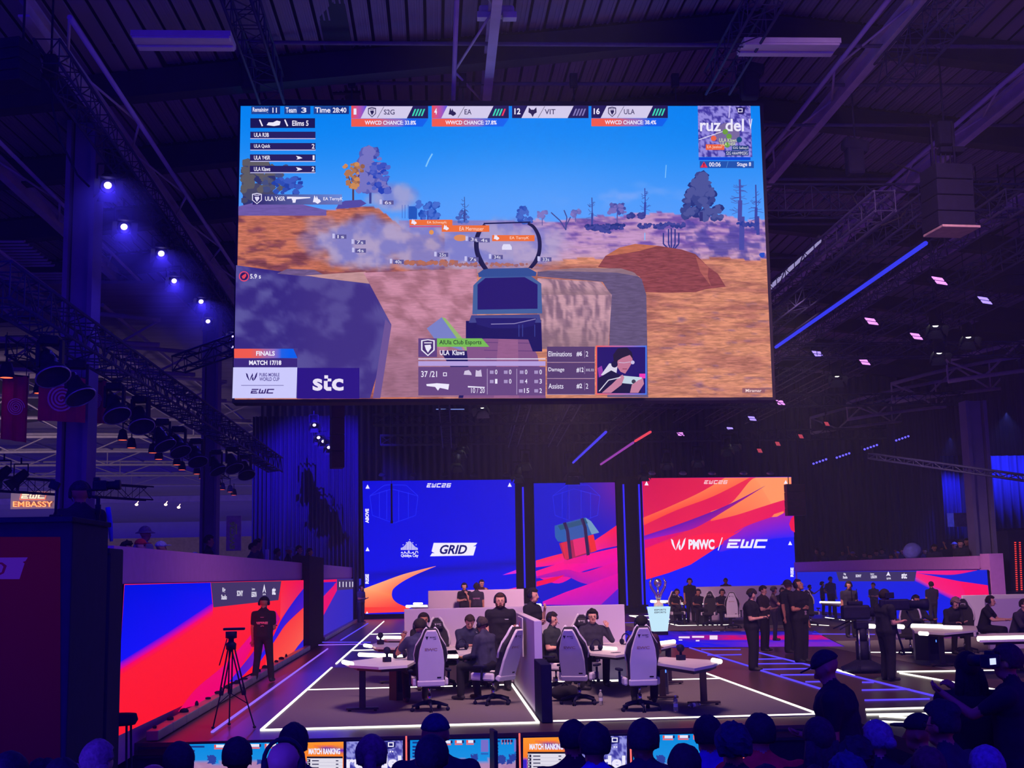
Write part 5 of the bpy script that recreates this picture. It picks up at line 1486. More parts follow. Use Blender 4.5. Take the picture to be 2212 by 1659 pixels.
    if glasses:
        h = MB()
        for sx in (1, -1):
            c = hc + Hm @ V(sx * .034, -.104, .008)
            pts = [sc(c + Hm @ V(.024 * math.cos(t), 0, .019 * math.sin(t))) for t in [2 * PI * k / 10 for k in range(11)]]
            h.tube(pts, .0028, 5); h.tube([sc(c + Hm @ V(sx * .024, 0, .004)), sc(hc + Hm @ V(sx * .086, .0, .01))], .0025, 5)
        h.build('glasses', M_BLACKM, o)
    # ---- prints on the garment
    def decal(pts_fn, name, col):
        mp = MB()
        vs, fs = pts_fn
        mp.add([tuple(sc(hip + Lm @ V(*v))) for v in vs], fs)
        q = mp.build(name, mat('print_%d_%d_%d' % col, col, rough=.6), o)
        sw = q.modifiers.new('wrap', 'SHRINKWRAP'); sw.target = o; sw.wrap_method = 'NEAREST_SURFACEPOINT'; sw.wrap_mode = 'ABOVE_SURFACE'; sw.offset = .004
    if backtext:
        for (t_, x0, x1, z0, z1) in backtext:
            tv, tf = text_shape(t_, .04)
            mx, Mx = min(v[0] for v in tv), max(v[0] for v in tv); my, My = min(v[1] for v in tv), max(v[1] for v in tv)
            vs = [(-(x0 + (x1 - x0) * (a - mx) / (Mx - mx)), .14, z0 + (z1 - z0) * (b - my) / (My - my)) for a, b in tv]
            decal((vs, [tuple(f)[::-1] for f in tf]), 'lettering', textcol)
    if extra: extra(o, s, up, hd, sc, hands)
    return o

def stand_at(px, feet_y, head_y, label, rotz, Y=None, floor=0.0, **kw):
    g = ground(px, feet_y, floor) if feet_y else None
    Yv = g.y if g else Y
    X = at(px, head_y, Yv).x; z = at(px, head_y, Yv).z
    loc = (X, Yv, floor + .006 if floor == 0 else floor)
    H = (z - loc[2]) / 1.0
    hair = kw.get('hair', 'short')
    H = H * 1.75 / (1.75 + .01 + {'curly': .03, 'cap': 0.0, 'bald': -.02}.get(hair, .0))
    kw.setdefault('voxel', .016 if Yv < 30 else .022)
    return make_person(label, loc, rotz, H, **kw)

# ------------------------------------------------------------------ gaming chair
M_CW = mat('chair_white_leather', (214, 204, 216), rough=.5, var=.03, scale=6)
M_CB = mat('chair_black_fabric', (40, 38, 48), rough=.8, var=.15, scale=30)
M_CP = mat('chair_print_black', (28, 24, 40), rough=.6)
M_CG = mat('chair_print_gold', (176, 146, 130), rough=.5)
M_CHR = mat('lift_chrome', (170, 170, 180), rough=.2, metal=.9, var=.05)
def make_chair(label, loc, rotz, recl=.16, group='white gaming chairs'):
    t = thing('gaming_chair', label, 'chair', loc, rotz, group)
    m = MB(); m.bbox((0, -.02, .47), (.50, .50, .10), .035); m.build('seat', M_CB, t)
    for sx in (-1, 1): m = MB(); m.bbox((sx * .27, -.02, .475), (.07, .50, .13), .03); m.build('seat_side', M_CW, t)
    R = Matrix.Rotation(-recl, 3, 'X'); o = Vector((0, .26, .50)); u = Vector((1, 0, 0)); v = R @ Vector((0, 0, 1)); w = R @ Vector((0, 1, 0))
    sh = [(-.215, .0), (-.225, .30), (-.20, .50), (-.15, .66), (-.105, .78), (-.075, .83), (.075, .83), (.105, .78), (.15, .66), (.20, .50), (.225, .30), (.215, .0)]
    m = MB(); m.prism(sh, .05, o + w * .045, u, v, bev=.012); m.build('back_shell', M_CW, t)
    fr = [(-.235, -.02), (-.25, .25), (-.285, .42), (-.255, .56), (-.16, .70), (-.12, .80), (-.09, .845), (.09, .845), (.12, .80), (.16, .70), (.255, .56), (.285, .42), (.25, .25), (.235, -.02)]
    m = MB(); m.prism(fr, .085, o - w * .02, u, v, bev=.02); m.build('back_cushion', M_CB, t)
    for sx in (-1, 1):   # white wing edges seen from the front
        m = MB(); m.tube([o - w * .06 + u * sx * a + v * b for a, b in ((.255, .30), (.27, .42), (.235, .57), (.15, .70), (.11, .80), (.06, .85))], .026, 8); m.build('wing_edge', M_CW, t)
    m = MB(); m.bbox(o - w * .10 + v * .68, (.24, .085, .17), .035, rot=R); hp = m.build('headrest_pillow', M_CP, t)
    pm = MB(); tv, tf = text_shape('SECRET', .03)
    def ptxt(s_, x0, x1, z0, z1, y, mb, flip):
        tv, tf = text_shape(s_, .03); mx, Mx = min(a for a, b in tv), max(a for a, b in tv); my, My = min(b for a, b in tv), max(b for a, b in tv)
        vs = [o + u * ((x0 + (x1 - x0) * (a - mx) / (Mx - mx)) * flip) + v * (z0 + (z1 - z0) * (b - my) / (My - my)) + w * y for a, b in tv]
        mb.add(vs, [tuple(f) if flip > 0 else tuple(f)[::-1] for f in tf])
    ptxt('SECRET', -.03, .07, .695, .715, -.146, pm, 1); ptxt('LAB', .03, .07, .67, .688, -.146, pm, 1)
    pm.add([o + u * a + v * b - w * .146 for a, b in ((-.075, .715), (-.04, .715), (-.057, .67))], [(0, 1, 2)]); pm.build('label_print', M_CW, hp)
    bm_ = MB(); ptxt('SECRET', -.03, .08, .71, .73, .072, bm_, -1); ptxt('LAB', .035, .08, .683, .70, .072, bm_, -1)
    bm_.add([o + u * a + v * b + w * .072 for a, b in ((.10, .735), (.05, .735), (.075, .68))], [(0, 1, 2)])
    bm_.add([o + u * a + v * b + w * .072 for a, b in ((-.10, .05), (-.17, .05), (-.17, .075), (-.10, .075))], [(0, 1, 2, 3)])
    bm_.build('back_print', M_CP, t)
    gm = MB(); ptxt('EWC', -.11, .10, .50, .545, .072, gm, -1); gm.build('gold_print', M_CG, t)
    m = MB(); m.bbox(o + w * .03 + v * -.03, (.47, .10, .10), .02, rot=R); m.build('back_base', M_CW, t)
    for sx in (-1, 1):
        m = MB(); m.tube([(sx * .24, 0, .42), (sx * .33, 0, .43), (sx * .335, .02, .62)], .022, 8); m.bbox((sx * .33, -.03, .65), (.09, .26, .04), .015); m.build('armrest', M_BLACKM, t)
    m = MB(); m.bbox((0, 0, .40), (.22, .28, .05), .015); m.build('tilt_plate', M_BLACKM, t)
    m = MB(); m.tube([(0, 0, .14), (0, 0, .26)], .035, 12); m.tube([(0, 0, .26), (0, 0, .40)], .02, 10); m.build('gas_lift', M_CHR, t)
    m = MB()
    for k in range(5):
        a = 2 * PI * k / 5 + .3; c_, s_ = math.cos(a), math.sin(a)
        m.tube([(0, 0, .13), (.15 * c_, .15 * s_, .125), (.32 * c_, .32 * s_, .085)], [.04, .032, .02], 8)
    m.lathe([(0, .09), (.055, .09), (.055, .17), (0, .17)], 12); m.build('star_base', M_BLACKM, t)
    for k in range(5):
        a = 2 * PI * k / 5 + .3; x, y_ = .32 * math.cos(a), .32 * math.sin(a)
        m = MB()
        for d in (-.018, .018): m.lathe([(0, -.009), (.03, -.009), (.033, 0), (.03, .009), (0, .009)], 12, c=(x - d * math.sin(a), y_ + d * math.cos(a), .033), axis=(-math.sin(a), math.cos(a), 0))
        m.tube([(x, y_, .03), (x, y_, .09)], .01, 6); m.build('caster', M_BLACKM, t)
    return t

C0 = make_chair('white gaming chair seen from behind at the left front desk, nearest of its booth', (*G(928, 1536), .006), PI + .10)
C0.scale = (.9, .93, .94)
C1 = make_chair('white gaming chair tipped back sideways beside the central partition', (*G(1066, 1522), .006), PI + .85, recl=.36)
C1.scale = (.9, .93, .94)
def chair(px, py, rz, label, src=None):
    g = ground(px, py)
    return dup(src or C0, (g.x, g.y, .006), rz, label)
chair(955, 1484, .30, 'white gaming chair with black headrest pillow facing us, left of the striped shirt player')
chair(1040, 1484, -.25, 'white gaming chair facing us in front of the bearded standing man')
chair(1252, 1522, PI - .38, 'white gaming chair seen from behind, left one of the right front booth', C1)
chair(1383, 1536, PI + .06, 'white gaming chair seen from behind, right one of the right front booth')
chair(1202, 1494, .95, 'white gaming chair turned sideways against the central partition, right booth', C1)
chair(1262, 1476, -.05, 'white gaming chair facing us under the smiling player with glasses')
# far rows
for px, py, rz, lab in ((948, 1350, PI, 'white gaming chair with a red-lit top, first in the row behind the lilac wall'), (968, 1348, .5, 'white gaming chair facing us behind the lilac wall'),
                        (1003, 1351, PI - .5, 'white gaming chair turned away beside the staff in the back row'), (1070, 1350, .2, 'white gaming chair facing us behind the bearded man'), (1100, 1347, -.3, 'white gaming chair at the right end of the back row'),
                        (1463, 1350, .1, 'white gaming chair facing us right of the trophy'), (1533, 1352, -.4, 'white gaming chair facing us, second right of the trophy'), (1584, 1358, PI - .25, 'white gaming chair with its narrow side to us left of the crew'),
                        (1752, 1352, .05, 'empty white gaming chair facing us beside the pointing man'), (1968, 1415, -.5, 'white gaming chair half hidden by the shoulder camera'),
                        (2086, 1412, -.45, 'white gaming chair facing us under the player bent over the phone')):
    chair(px, py, rz, lab)

# ------------------------------------------------------------------ desks
M_DESK = mat('desk_top_white', (216, 206, 212), rough=.35, var=.04, scale=3)
M_DLEG = mat('desk_leg_dark', (52, 38, 48), rough=.5, var=.1)
TUBES = []
def desk(label, poly, legs, z=.72):
    ps = [ground(x, y, z) for x, y in poly]
    c = sum(ps, Vector()) / len(ps)
    t = thing('gaming_desk', label, 'desk', (c.x, c.y, .006), 0, 'white gaming desks')
    n = len(ps); loc = [Vector((p.x - c.x, p.y - c.y, 0)) for p in ps]
    m = MB(); vs = [p + Vector((0, 0, z - .045)) for p in loc] + [p + Vector((0, 0, z - .006)) for p in loc]
    m.add(vs, [tuple(range(n))[::-1], tuple(range(n, 2 * n))] + [(k, (k + 1) % n, n + (k + 1) % n, n + k) for k in range(n)]); m.build('top', M_DESK, t)
    m = MB(); lo = [p * .86 for p in loc]; vs = [p + Vector((0, 0, z - .10)) for p in lo] + [p + Vector((0, 0, z - .045)) for p in lo]
    m.add(vs, [tuple(range(n))[::-1], tuple(range(n, 2 * n))] + [(k, (k + 1) % n, n + (k + 1) % n, n + k) for k in range(n)]); m.build('under_frame', M_DLEG, t)
    for lx, ly in legs:
        g = ground(lx, ly); x, y_ = g.x - c.x, g.y - c.y
        m = MB(); m.bbox((x, y_, .36), (.10, .07, .62), .01); m.bbox((x, y_, .04), (.50, .11, .035), .008)
        for k in (-.2, .2): m.lathe([(0, 0), (.028, 0), (.022, .03), (0, .03)], 8, c=(x + k, y_, .0))
        m.build('leg', M_DLEG, t)
    return t
desk('white desk at the left front with a dark red leg', [(744, 1431), (757, 1437), (818, 1441), (880, 1437), (905, 1424), (990, 1412), (985, 1404), (880, 1412), (812, 1421), (757, 1428)], [(783, 1537), (930, 1492)])
desk('white desk in front of the striped shirt player', [(952, 1397), (966, 1413), (1010, 1413), (1062, 1405), (1108, 1392), (1020, 1388)], [(1035, 1484)])
desk('white desk second back on the left of the lilac wall', [(800, 1393), (812, 1398), (875, 1400), (900, 1393), (880, 1388), (815, 1388)], [(848, 1477)])
desk('white desk third back, beside the left end of the lilac wall', [(824, 1377), (836, 1381), (873, 1381), (900, 1378), (880, 1373)], [(862, 1449)])
desk('white desk at the right front with a black leg', [(1395, 1428), (1500, 1444), (1540, 1436), (1556, 1429), (1530, 1425), (1420, 1418)], [(1521, 1524), (1432, 1512)])
desk('white desk between the two players of the right front booth', [(1262, 1393), (1275, 1411), (1330, 1416), (1400, 1405), (1462, 1391), (1440, 1385), (1330, 1386)], [(1446, 1479)])
desk('white desk of the right booth with a bright front tube', [(1966, 1352), (1976, 1364), (2040, 1368), (2112, 1361), (2108, 1352), (2030, 1349)], [(2037, 1440)])
desk('white desk at the right edge with a long bright tube', [(2110, 1372), (2116, 1383), (2250, 1380), (2250, 1366), (2150, 1368)], [(2228, 1450)])
desk('white desk behind the podium', [(1404, 1297), (1450, 1302), (1512, 1305), (1520, 1300), (1500, 1296)], [(1478, 1342)])
desk('white desk left of the pale far chair beside the crew', [(1520, 1305), (1532, 1309), (1600, 1308), (1600, 1302), (1550, 1302)], [(1560, 1348)])
desk('white desk at the left end of the back row', [(876, 1308), (890, 1312), (985, 1312), (1010, 1307), (950, 1303)], [(935, 1350)])
desk('white desk beside the far empty chair', [(1772, 1302), (1816, 1306), (1820, 1300), (1780, 1298)], [(1806, 1340)])
desk('white desk at the right end of the back row', [(1100, 1308), (1160, 1309), (1170, 1305), (1110, 1303)], [(1140, 1345)])

def dtube(x0, y0, x1, y1, lab, r=.028, z=.735):
    a, b = ground(x0, y0, z), ground(x1, y1, z); c = (a + b) / 2
    m = MB(); m.tube([a - c, b - c], r, 10)
    return tag(m.build('desk_light', M_TUBE, loc=c), lab, 'light', 'bright tubes on the gaming desks')
for v in ((742, 1430, 760, 1434, 'short glowing tube at the left tip of the left front desk', .035), (776, 1414, 848, 1417, 'long glowing tube behind the left front desk', .035), (852, 1417, 868, 1418, 'short glowing tube left of the first player', .03),
          (816, 1377, 872, 1378, 'glowing tube on the third desk back, left of the lilac wall', .04), (788, 1394, 801, 1396, 'stub of glowing tube at the left tip of the second desk', .035), (966, 1418, 989, 1418, 'short glowing tube below the desk of the striped shirt player', .03),
          (1540, 1426, 1556, 1429, 'short glowing tube at the right tip of the right front desk', .035), (1372, 1397, 1456, 1386, 'long glowing tube on the desk behind the right front chair', .04), (1302, 1400, 1330, 1402, 'glowing tube between the two right booth chairs', .035),
          (2112, 1380, 2240, 1377, 'long glowing tube along the desk at the right edge', .045), (1971, 1353, 2035, 1355, 'long glowing tube of the right booth desk', .06), (2040, 1356, 2076, 1357, 'glowing tube just right of the long one in the right booth', .05),
          (1867, 1352, 1888, 1353, 'glowing tube left of the cameraman', .05), (1938, 1353, 1950, 1354, 'stub of glowing tube right of the cameraman', .05), (1987, 1368, 2003, 1369, 'small glowing tube under the right booth desk', .04),
          (1407, 1299, 1446, 1300, 'glowing tube behind the trophy', .06), (1463, 1302, 1518, 1302, 'long glowing tube right of the trophy', .07), (1500, 1308, 1508, 1308, 'small glowing tube below the long one right of the trophy', .07),
          (878, 1310, 922, 1310, 'glowing tube at the left end of the back row', .06), (894, 1304, 912, 1304, 'short glowing tube behind the left end tube of the back row', .05), (953, 1309, 972, 1310, 'glowing tube between the back row chairs', .06),
          (1158, 1307, 1168, 1307, 'small glowing tube right of the man in profile', .06), (1772, 1301, 1816, 1302, 'glowing tube on the desk beside the far empty chair', .04)):
    dtube(*v[:5], r=v[5])
# PC towers: hexagonal dark columns under the desks
M_TOW = mat('tower_black', (50, 46, 60), rough=.4, var=.1); M_BLUEL = emis('blue_status_light', (70, 120, 255), 2.5)
def tower(px, py, h, w, lab):
    g = ground(px, py); t = thing('computer_tower', lab, 'computer', (g.x, g.y, .006), .3, 'dark computer towers under the desks')
    m = MB(); m.lathe([(0, 0), (w, 0), (w, h), (0, h)], 6, smooth=False); m.build('case', M_TOW, t)
    m = MB(); m.box((0, -w * .87, h * .55), (w * .7, .01, h * .7)); gr = m.build('front_grille', M_BLACKM, t)
    m = MB(); m.box((w * .2, -w * .885, h * .62), (.02, .008, .05)); m.build('status_light', M_BLUEL, gr)
tower(862, 1512, .66, .17, 'dark computer tower with a small blue light under the left front desk')
tower(1430, 1500, .62, .13, 'dark computer tower behind the right front chair')
tower(2003, 1425, .66, .30, 'big eight-sided dark desk pedestal in the right booth')
tower(1461, 1345, .66, .28, 'dark desk pedestal right of the podium'); tower(1524, 1350, .66, .28, 'dark desk pedestal left of the far chairs'); tower(1678, 1350, .66, .30, 'dark desk pedestal between the crew members')

# ------------------------------------------------------------------ players and crew
def stripes3(o, s, up, hd, sc, hands):
    m = MB()
    for k in (-1, 0, 1): m.tube([sc(up(.10, -.03 + k * .035, .475)), sc(up(.16, -.02 + k * .035, .462)), sc(up(.22, -.02 + k * .035, .40))], .007, 5)
    m.build('shoulder_stripes', M_WHITE, o)
def lanyard(o, s, up, hd, sc, hands):
    m = MB(); m.tube([sc(up(-.06, -.08, .45)), sc(up(0, -.15, .15))], .004, 5); m.tube([sc(up(.06, -.08, .45)), sc(up(0, -.15, .15))], .004, 5); m.bbox(sc(up(0, -.155, .08)), (.09, .005, .13), .002)
    m.build('pass', mat('pass_card', (150, 120, 140)), o)
def phone(o, s, up, hd, sc, hands):
    Wr, Pm, f, n, w, sx, arm = hands[0]; Wr2, Pm2 = hands[1][:2]
    m = MB(); m.bbox(sc((Pm + Pm2) / 2 + f * .03), (.15, .01, .08), .004, rot=Matrix.Rotation(-.6, 3, 'X')); m.build('phone', M_BLACKM, o)
def strap(o, s, up, hd, sc, hands):
    m = MB(); m.tube([sc(up(-.15, .09, .44)), sc(up(-.02, .145, .30)), sc(up(.12, .12, .08))], .016, 6); m.build('bag_strap', mat('strap_navy', (40, 44, 90)), o)
def backpack(o, s, up, hd, sc, hands):
    m = MB()
    for sx in (-1, 1): m.tube([sc(up(sx * .11, -.08, .40)), sc(up(sx * .12, .02, .475)), sc(up(sx * .10, .12, .38))], .022, 6)
    m.bbox(sc(up(0, .17, .18)), (.30, .14, .40), .05); m.build('backpack', mat('backpack_black', (40, 38, 60), rough=.9), o)
def tablet(o, s, up, hd, sc, hands):
    Wr, Pm, f, n, w, sx, arm = hands[1]; m = MB(); m.bbox(sc(Pm + f * .08), (.2, .28, .012), .004, rot=Matrix.Rotation(.15, 3, 'X')); m.build('tablet', M_BLACKM, o)

def seated(px, py, head_y, rz, label, seatz=.52, **kw):
    g = ground(px, py); kw.setdefault('H', 1.74)
    return make_person(label, (g.x, g.y, .006), rz, legs='sit', seat=seatz / (kw['H'] / 1.75), **kw)
BLK = (27, 23, 38); NVY = (42, 44, 84)
# left front booth
seated(905, 1524, 0, PI + .12, 'seated player with headphones, back to us, at the left front desk', top=(52, 50, 84), pants=BLK, hair='short', headset=True, la='ear', ra='desk', side=-.05, lean=.05, pitch=.2)
seated(1003, 1481, 0, .45, 'seated player in a dark jersey with three white shoulder stripes, head bent', top=(42, 44, 76), pants=BLK, sleeve='long', hair='short', haircol=(50, 36, 34), la='hold', ra='desk', lean=.38, pitch=.6, yaw=-.4, skin='light', extra=stripes3)
seated(1054, 1514, 0, PI + .85, 'seated player with headphones leaning back in the sideways chair by the partition', top=(50, 48, 78), pants=BLK, sleeve='long', hair='crop', headset=True, la='lap', ra='lap', lean=.12, pitch=.3, haircol=(58, 46, 50))
stand_at(1080, None, 1277, 'bearded man with headset standing arms down before the lilac wall', .0, Y=23.3, top=BLK, pants=BLK, skin='light', beard=True, haircol=(64, 36, 30), headset=True, build=1.1, hair='crop', extra=lambda o, s, up, hd, sc, hands: (lambda m: (m.box(sc(up(.09, -.128, .33)), (.10, .004, .012)), m.build('chest_print', M_WHITE, o)))(MB()))
stand_at(1149, None, 1266, 'man in black T-shirt in profile with a hand at his chin, behind the partition', .95, Y=23.9, top=BLK, pants=BLK, skin='light', la='chin', ra='fold', headset=True, haircol=(30, 24, 30))
seated(916, 1486, 0, .2, 'seated player mostly hidden behind the nearest headphones', top=BLK, pants=BLK, headset=True, la='desk', ra='desk', voxel=.02)
# right front booth
seated(1200, 1492, 0, .95, 'seated player in a dark T-shirt leaning back against the central partition', top=(44, 48, 52), pants=BLK, la='hold', ra='hold', skin='light', headset=True, lean=-.08, pitch=.1, haircol=(34, 24, 28))
seated(1283, 1480, 0, .05, 'smiling seated player with glasses and a hand at his ear', top=(46, 44, 60), pants=BLK, sleeve='long', la='ear', ra='out', skin='light', hair='curly', haircol=(26, 20, 24), glasses=True, headset=True, pitch=-.05)
seated(1396, 1524, 0, PI - .1, 'seated player with headphones, back to us, in the right front chair', top=(64, 36, 52), pants=BLK, la='desk', ra='out', headset=True, side=.04, lean=.08, pitch=.1, skin='dark', haircol=(22, 18, 22), hair='crop')
# referees
stand_at(570, 1474, 1285, 'referee in black with cap and headset, back to us, before the red LED wall', PI - .12, top=(34, 28, 40), pants=(36, 28, 42), hair='cap', haircol=(30, 26, 36), headset=True, legs='wide', la='down', ra='hold', pitch=.25,
         backtext=[('REFEREE', -.13, .13, .24, .29), ('crew', -.04, .04, .37, .385), ('ewc', -.03, .03, .19, .205)], textcol=(250, 150, 170), extra=tablet)
stand_at(780, 1346, 1262, 'far referee standing sideways with folded hands at the end of the left LED wall', .9, top=(60, 54, 90), pants=(40, 36, 60), la='hold', ra='hold', voxel=.024, headset=True)
# behind the left booth
stand_at(1003, None, 1257, 'staff member with headset and a hand at the chin, behind the lilac wall', -.2, Y=47.3, top=BLK, pants=BLK, la='chin', ra='fold', skin='light', headset=True)
stand_at(1029, None, 1256, 'staff member with bushy hair and printed back, behind the lilac wall', PI - .1, Y=45.6, top=(44, 38, 60), pants=BLK, hair='curly', skin='tan', backtext=[('REFEREE', -.13, .13, .25, .30)], textcol=(180, 120, 160))
stand_at(1040, None, 1250, 'staff member half hidden behind the bushy haired one', .3, Y=49.0, top=(60, 30, 50), pants=BLK, skin='light', la='chin')
for px, py, lab, kw in ((958, 1350, 'far player with headphones seated behind the lilac wall, first from the left', dict(headset=True)), (992, 1350, 'far player seated behind the lilac wall beside the standing staff', dict(headset=True, yaw=.5)),
                       (1094, 1349, 'far player with long dark hair behind the lilac wall', dict(hair='long')), (1112, 1348, 'far player in light headphones at the right end of the back row', dict(headset=True, skin='light'))):
    seated(px, py, 0, .2, lab, top=BLK, pants=BLK, la='desk', ra='desk', voxel=.026, **kw)
# right side of the stage
stand_at(1489, None, 1247, 'crew member standing behind the desk right of the trophy', .1, Y=51, top=BLK, pants=BLK, la='down', ra='down', headset=True)
stand_at(1567, None, 1247, 'crew member whose head shows above the far lilac wall', -.05, Y=54.5, top=(50, 26, 50), pants=BLK, skin='dark')
for px, py, lab in ((1462, 1349, 'far player seated facing us right of the trophy'), (1508, 1351, 'far player with big headphones seated beside an empty chair'), (1560, 1353, 'far player bent over the desk left of the crew'), (1690, 1349, 'far player seated between the standing crew')):
    seated(px, py, 0, .15, lab, top=BLK, pants=BLK, la='desk', ra='desk', voxel=.026, headset=True, lean=.2)
stand_at(1620, 1450, 1268, 'crew member in black looking down at a phone, nearest of the group', 1.15, top=BLK, pants=BLK, skin='light', la='hold', ra='hold', pitch=.55, headset=True, build=1.3, extra=phone)
stand_at(1646, 1408, 1262, 'crew member with forearms raised behind the phone reader', 1.0, top=(50, 40, 52), pants=BLK, skin='light', la='hold', ra='fold', pitch=.2, build=1.25)
stand_at(1669, 1385, 1264, 'crew member leaning over a desk behind the group', 1.3, top=(56, 36, 50), pants=BLK, la='desk', ra='desk', headset=True, pitch=.4)
stand_at(1699, 1412, 1249, 'crew member in a bucket hat standing behind the pointing man', .9, top=(30, 30, 44), pants=BLK, hair='bucket', haircol=(40, 34, 50), build=1.3)
stand_at(1722, 1433, 1247, 'man in black with a pass looking up and pointing with one hand', .75, top=BLK, pants=BLK, skin='tan', la='down', ra='fold', pitch=-.4, headset=True, build=1.35, hair='crop', extra=lanyard)
stand_at(1748, 1332, 1262, 'far crew member filming beside the blue wall', 1.2, top=(44, 40, 70), pants=BLK, la='cam', ra='cam')
stand_at(1775, 1330, 1254, 'far crew member with dark hair beside the tall one', 1.4, top=(44, 40, 70), pants=BLK, la='desk', ra='cam', hair='curly')
stand_at(1793, 1331, 1244, 'tall far crew member with a hand hanging, before the blue wall', .2, top=(44, 40, 76), pants=BLK, la='down', ra='hip')
stand_at(1832, 1378, 1253, 'crew member with headset facing us across the shoulder rig', .1, top=(38, 32, 50), pants=BLK, skin='tan', la='hold', ra='down', headset=True, build=1.1)
stand_at(1886, 1342, 1257, 'crew member in profile behind the cameraman', -.8, top=(46, 40, 70), pants=BLK, la='hold', ra='hold')
CM = stand_at(1908, 1472, 1269, 'cameraman in black working the pedestal camera, seen from the side', 1.75, top=(34, 32, 44), pants=BLK, skin='light', la='cam', ra='hold', hair='short', headset=True, build=1.25, yaw=.2)
stand_at(2011, 1357, 1254, 'dark silhouette with belt bags standing before the right LED wall', PI, top=(34, 28, 50), pants=(36, 30, 52), la='hold', ra='hold', legs='stride')
seated(2054, 1412, 0, .25, 'player with tousled hair bent low over a phone at the right booth desk', top=(40, 38, 50), pants=BLK, sleeve='long', la='hold', ra='hold', hair='curly', haircol=(130, 104, 100), skin='light', headset=True, lean=.45, pitch=.5)
seated(2128, 1412, 0, .9, 'player in profile beside the grey lilac partition', top=BLK, pants=BLK, la='desk', ra='desk', hair='short', headset=True, skin='light', lean=.3)
seated(2200, 1432, 0, .6, 'player with outstretched arm at the right edge of the picture', top=(44, 38, 60), pants=BLK, sleeve='long', la='out', ra='out', skin='light', lean=.35)
seated(1985, 1412, 0, .4, 'player half hidden behind the shoulder camera', top=(44, 44, 60), pants=BLK, sleeve='long', la='desk', ra='desk', headset=True)

# ------------------------------------------------------------------ rigging
def box_truss(label, a, b, size=.34, bay=.6, mt=M_TRUSS, group='black lighting trusses', chord=.028, mats=None):
    a, b = Vector(a), Vector(b); c = a.copy(); d = b - a; L = d.length; d.normalize()
    t = thing('lighting_truss', label, 'truss', c, 0, group)
    side = d.cross(Vector((0, 0, 1))).normalized(); upv = side.cross(d).normalized()
    h = size / 2; cs = [side * h * i + upv * h * j for i, j in ((1, 1), (1, -1), (-1, -1), (-1, 1))]
    for k in cs:
        m = MB(); m.tube([k, k + d * L], chord, 6); m.build('chord', mt, t)
    m = MB(); n = max(1, int(L / bay))
    for i in range(n):
        p0, p1 = d * (L * i / n), d * (L * (i + 1) / n)
        for q in range(4):
            u, v = cs[q], cs[(q + 1) % 4]
            m.bar(p0 + (u if i % 2 else v), p1 + (v if i % 2 else u), .014, 4)
            m.bar(p0 + u, p0 + v, .012, 4)
    m.build('bracing', mt, t, kind='stuff')
    return t
X_ = lambda px, py, z: (lambda g: (g.x, g.y))(ground(px, py, z))
box_truss('black box truss hanging towards the top left corner of the giant screen', (-3.3, 20.5, 12.1), (-3.3, 25.6, 12.1), .5)
box_truss('black box truss hanging towards the top right corner of the giant screen', (6.05, 20.5, 12.25), (6.05, 25.4, 12.25), .5)
box_truss('black box truss crossing above the black line array', (9.7, 20.5, 12.3), (9.7, 25.2, 12.3), .6)
def line_over(p0, p1, z, up, y0, y1):
    a, b = X_(*p0, z), X_(*p1, z); f = lambda y: a[0] + (b[0] - a[0]) * (y - a[1]) / (b[1] - a[1])
    return (f(y0), y0, z + up), (f(y1), y1, z + up)
box_truss('long black truss carrying the row of blue lamps on the left', *line_over((232, 393), (503, 746), 9.95, .85, 20.5, 60), .42, .7)
box_truss('long black truss carrying the big bell lamps on the left', *line_over((108, 792), (530, 1015), 5.35, .74, 17, 46), .5, .6)
box_truss('black truss carrying the small red-glowing lamps on the left', *line_over((14, 812), (505, 1068), 6.3, .74, 27, 62), .4, .8)
box_truss('black cross truss from the bell lamps to the screen corner', (-6.0, 30, 7.1), (-3.2, 27.5, 7.5), .35, .5)
box_truss('black truss at the lower left edge of the next hall', (-17, 44, 5.6), (-11, 50, 5.4), .5, .6)
box_truss('wide black cross truss behind the hanging line array', (6.6, 27.2, 10.2), (14.5, 27.2, 10.2), .6, .6)
for i, (x, z) in enumerate(((8.8, 9.1), (10.4, 9.55), (12.0, 9.5), (13.6, 9.3), (15.6, 9.4))):
    box_truss('long black truss right of the screen, %s from the screen' % ('first second third fourth fifth'.split()[i]), (x, 23.5 + i * .6, z), (x, 62, z), .40, .8)
for i, (y, z) in enumerate(((40, 9.0), (49, 8.6), (58, 8.2))):
    box_truss('black cross truss over the right half of the stage, %s' % ('nearest', 'middle', 'farthest')[i], (7.5, y, z), (21, y, z), .45, .7)
for i, (y, z) in enumerate(((44, 8.6), (52, 8.4), (59, 8.3))):
    box_truss('black cross truss under the giant screen, %s' % ('nearest', 'middle', 'farthest')[i], (-2.5, y, z), (8, y, z), .45, .7)
for i, x in enumerate((.2, 3.3, 5.2)):
    box_truss('black truss running back under the giant screen, %s' % ('left', 'middle', 'right')[i], (x, 38, 8.9), (x + .4, 60, 8.2), .4, .7)
box_truss('dark boom of a crane reaching in from the right edge', at(1880, 985, 40), at(2230, 1035, 34), .16, .4)

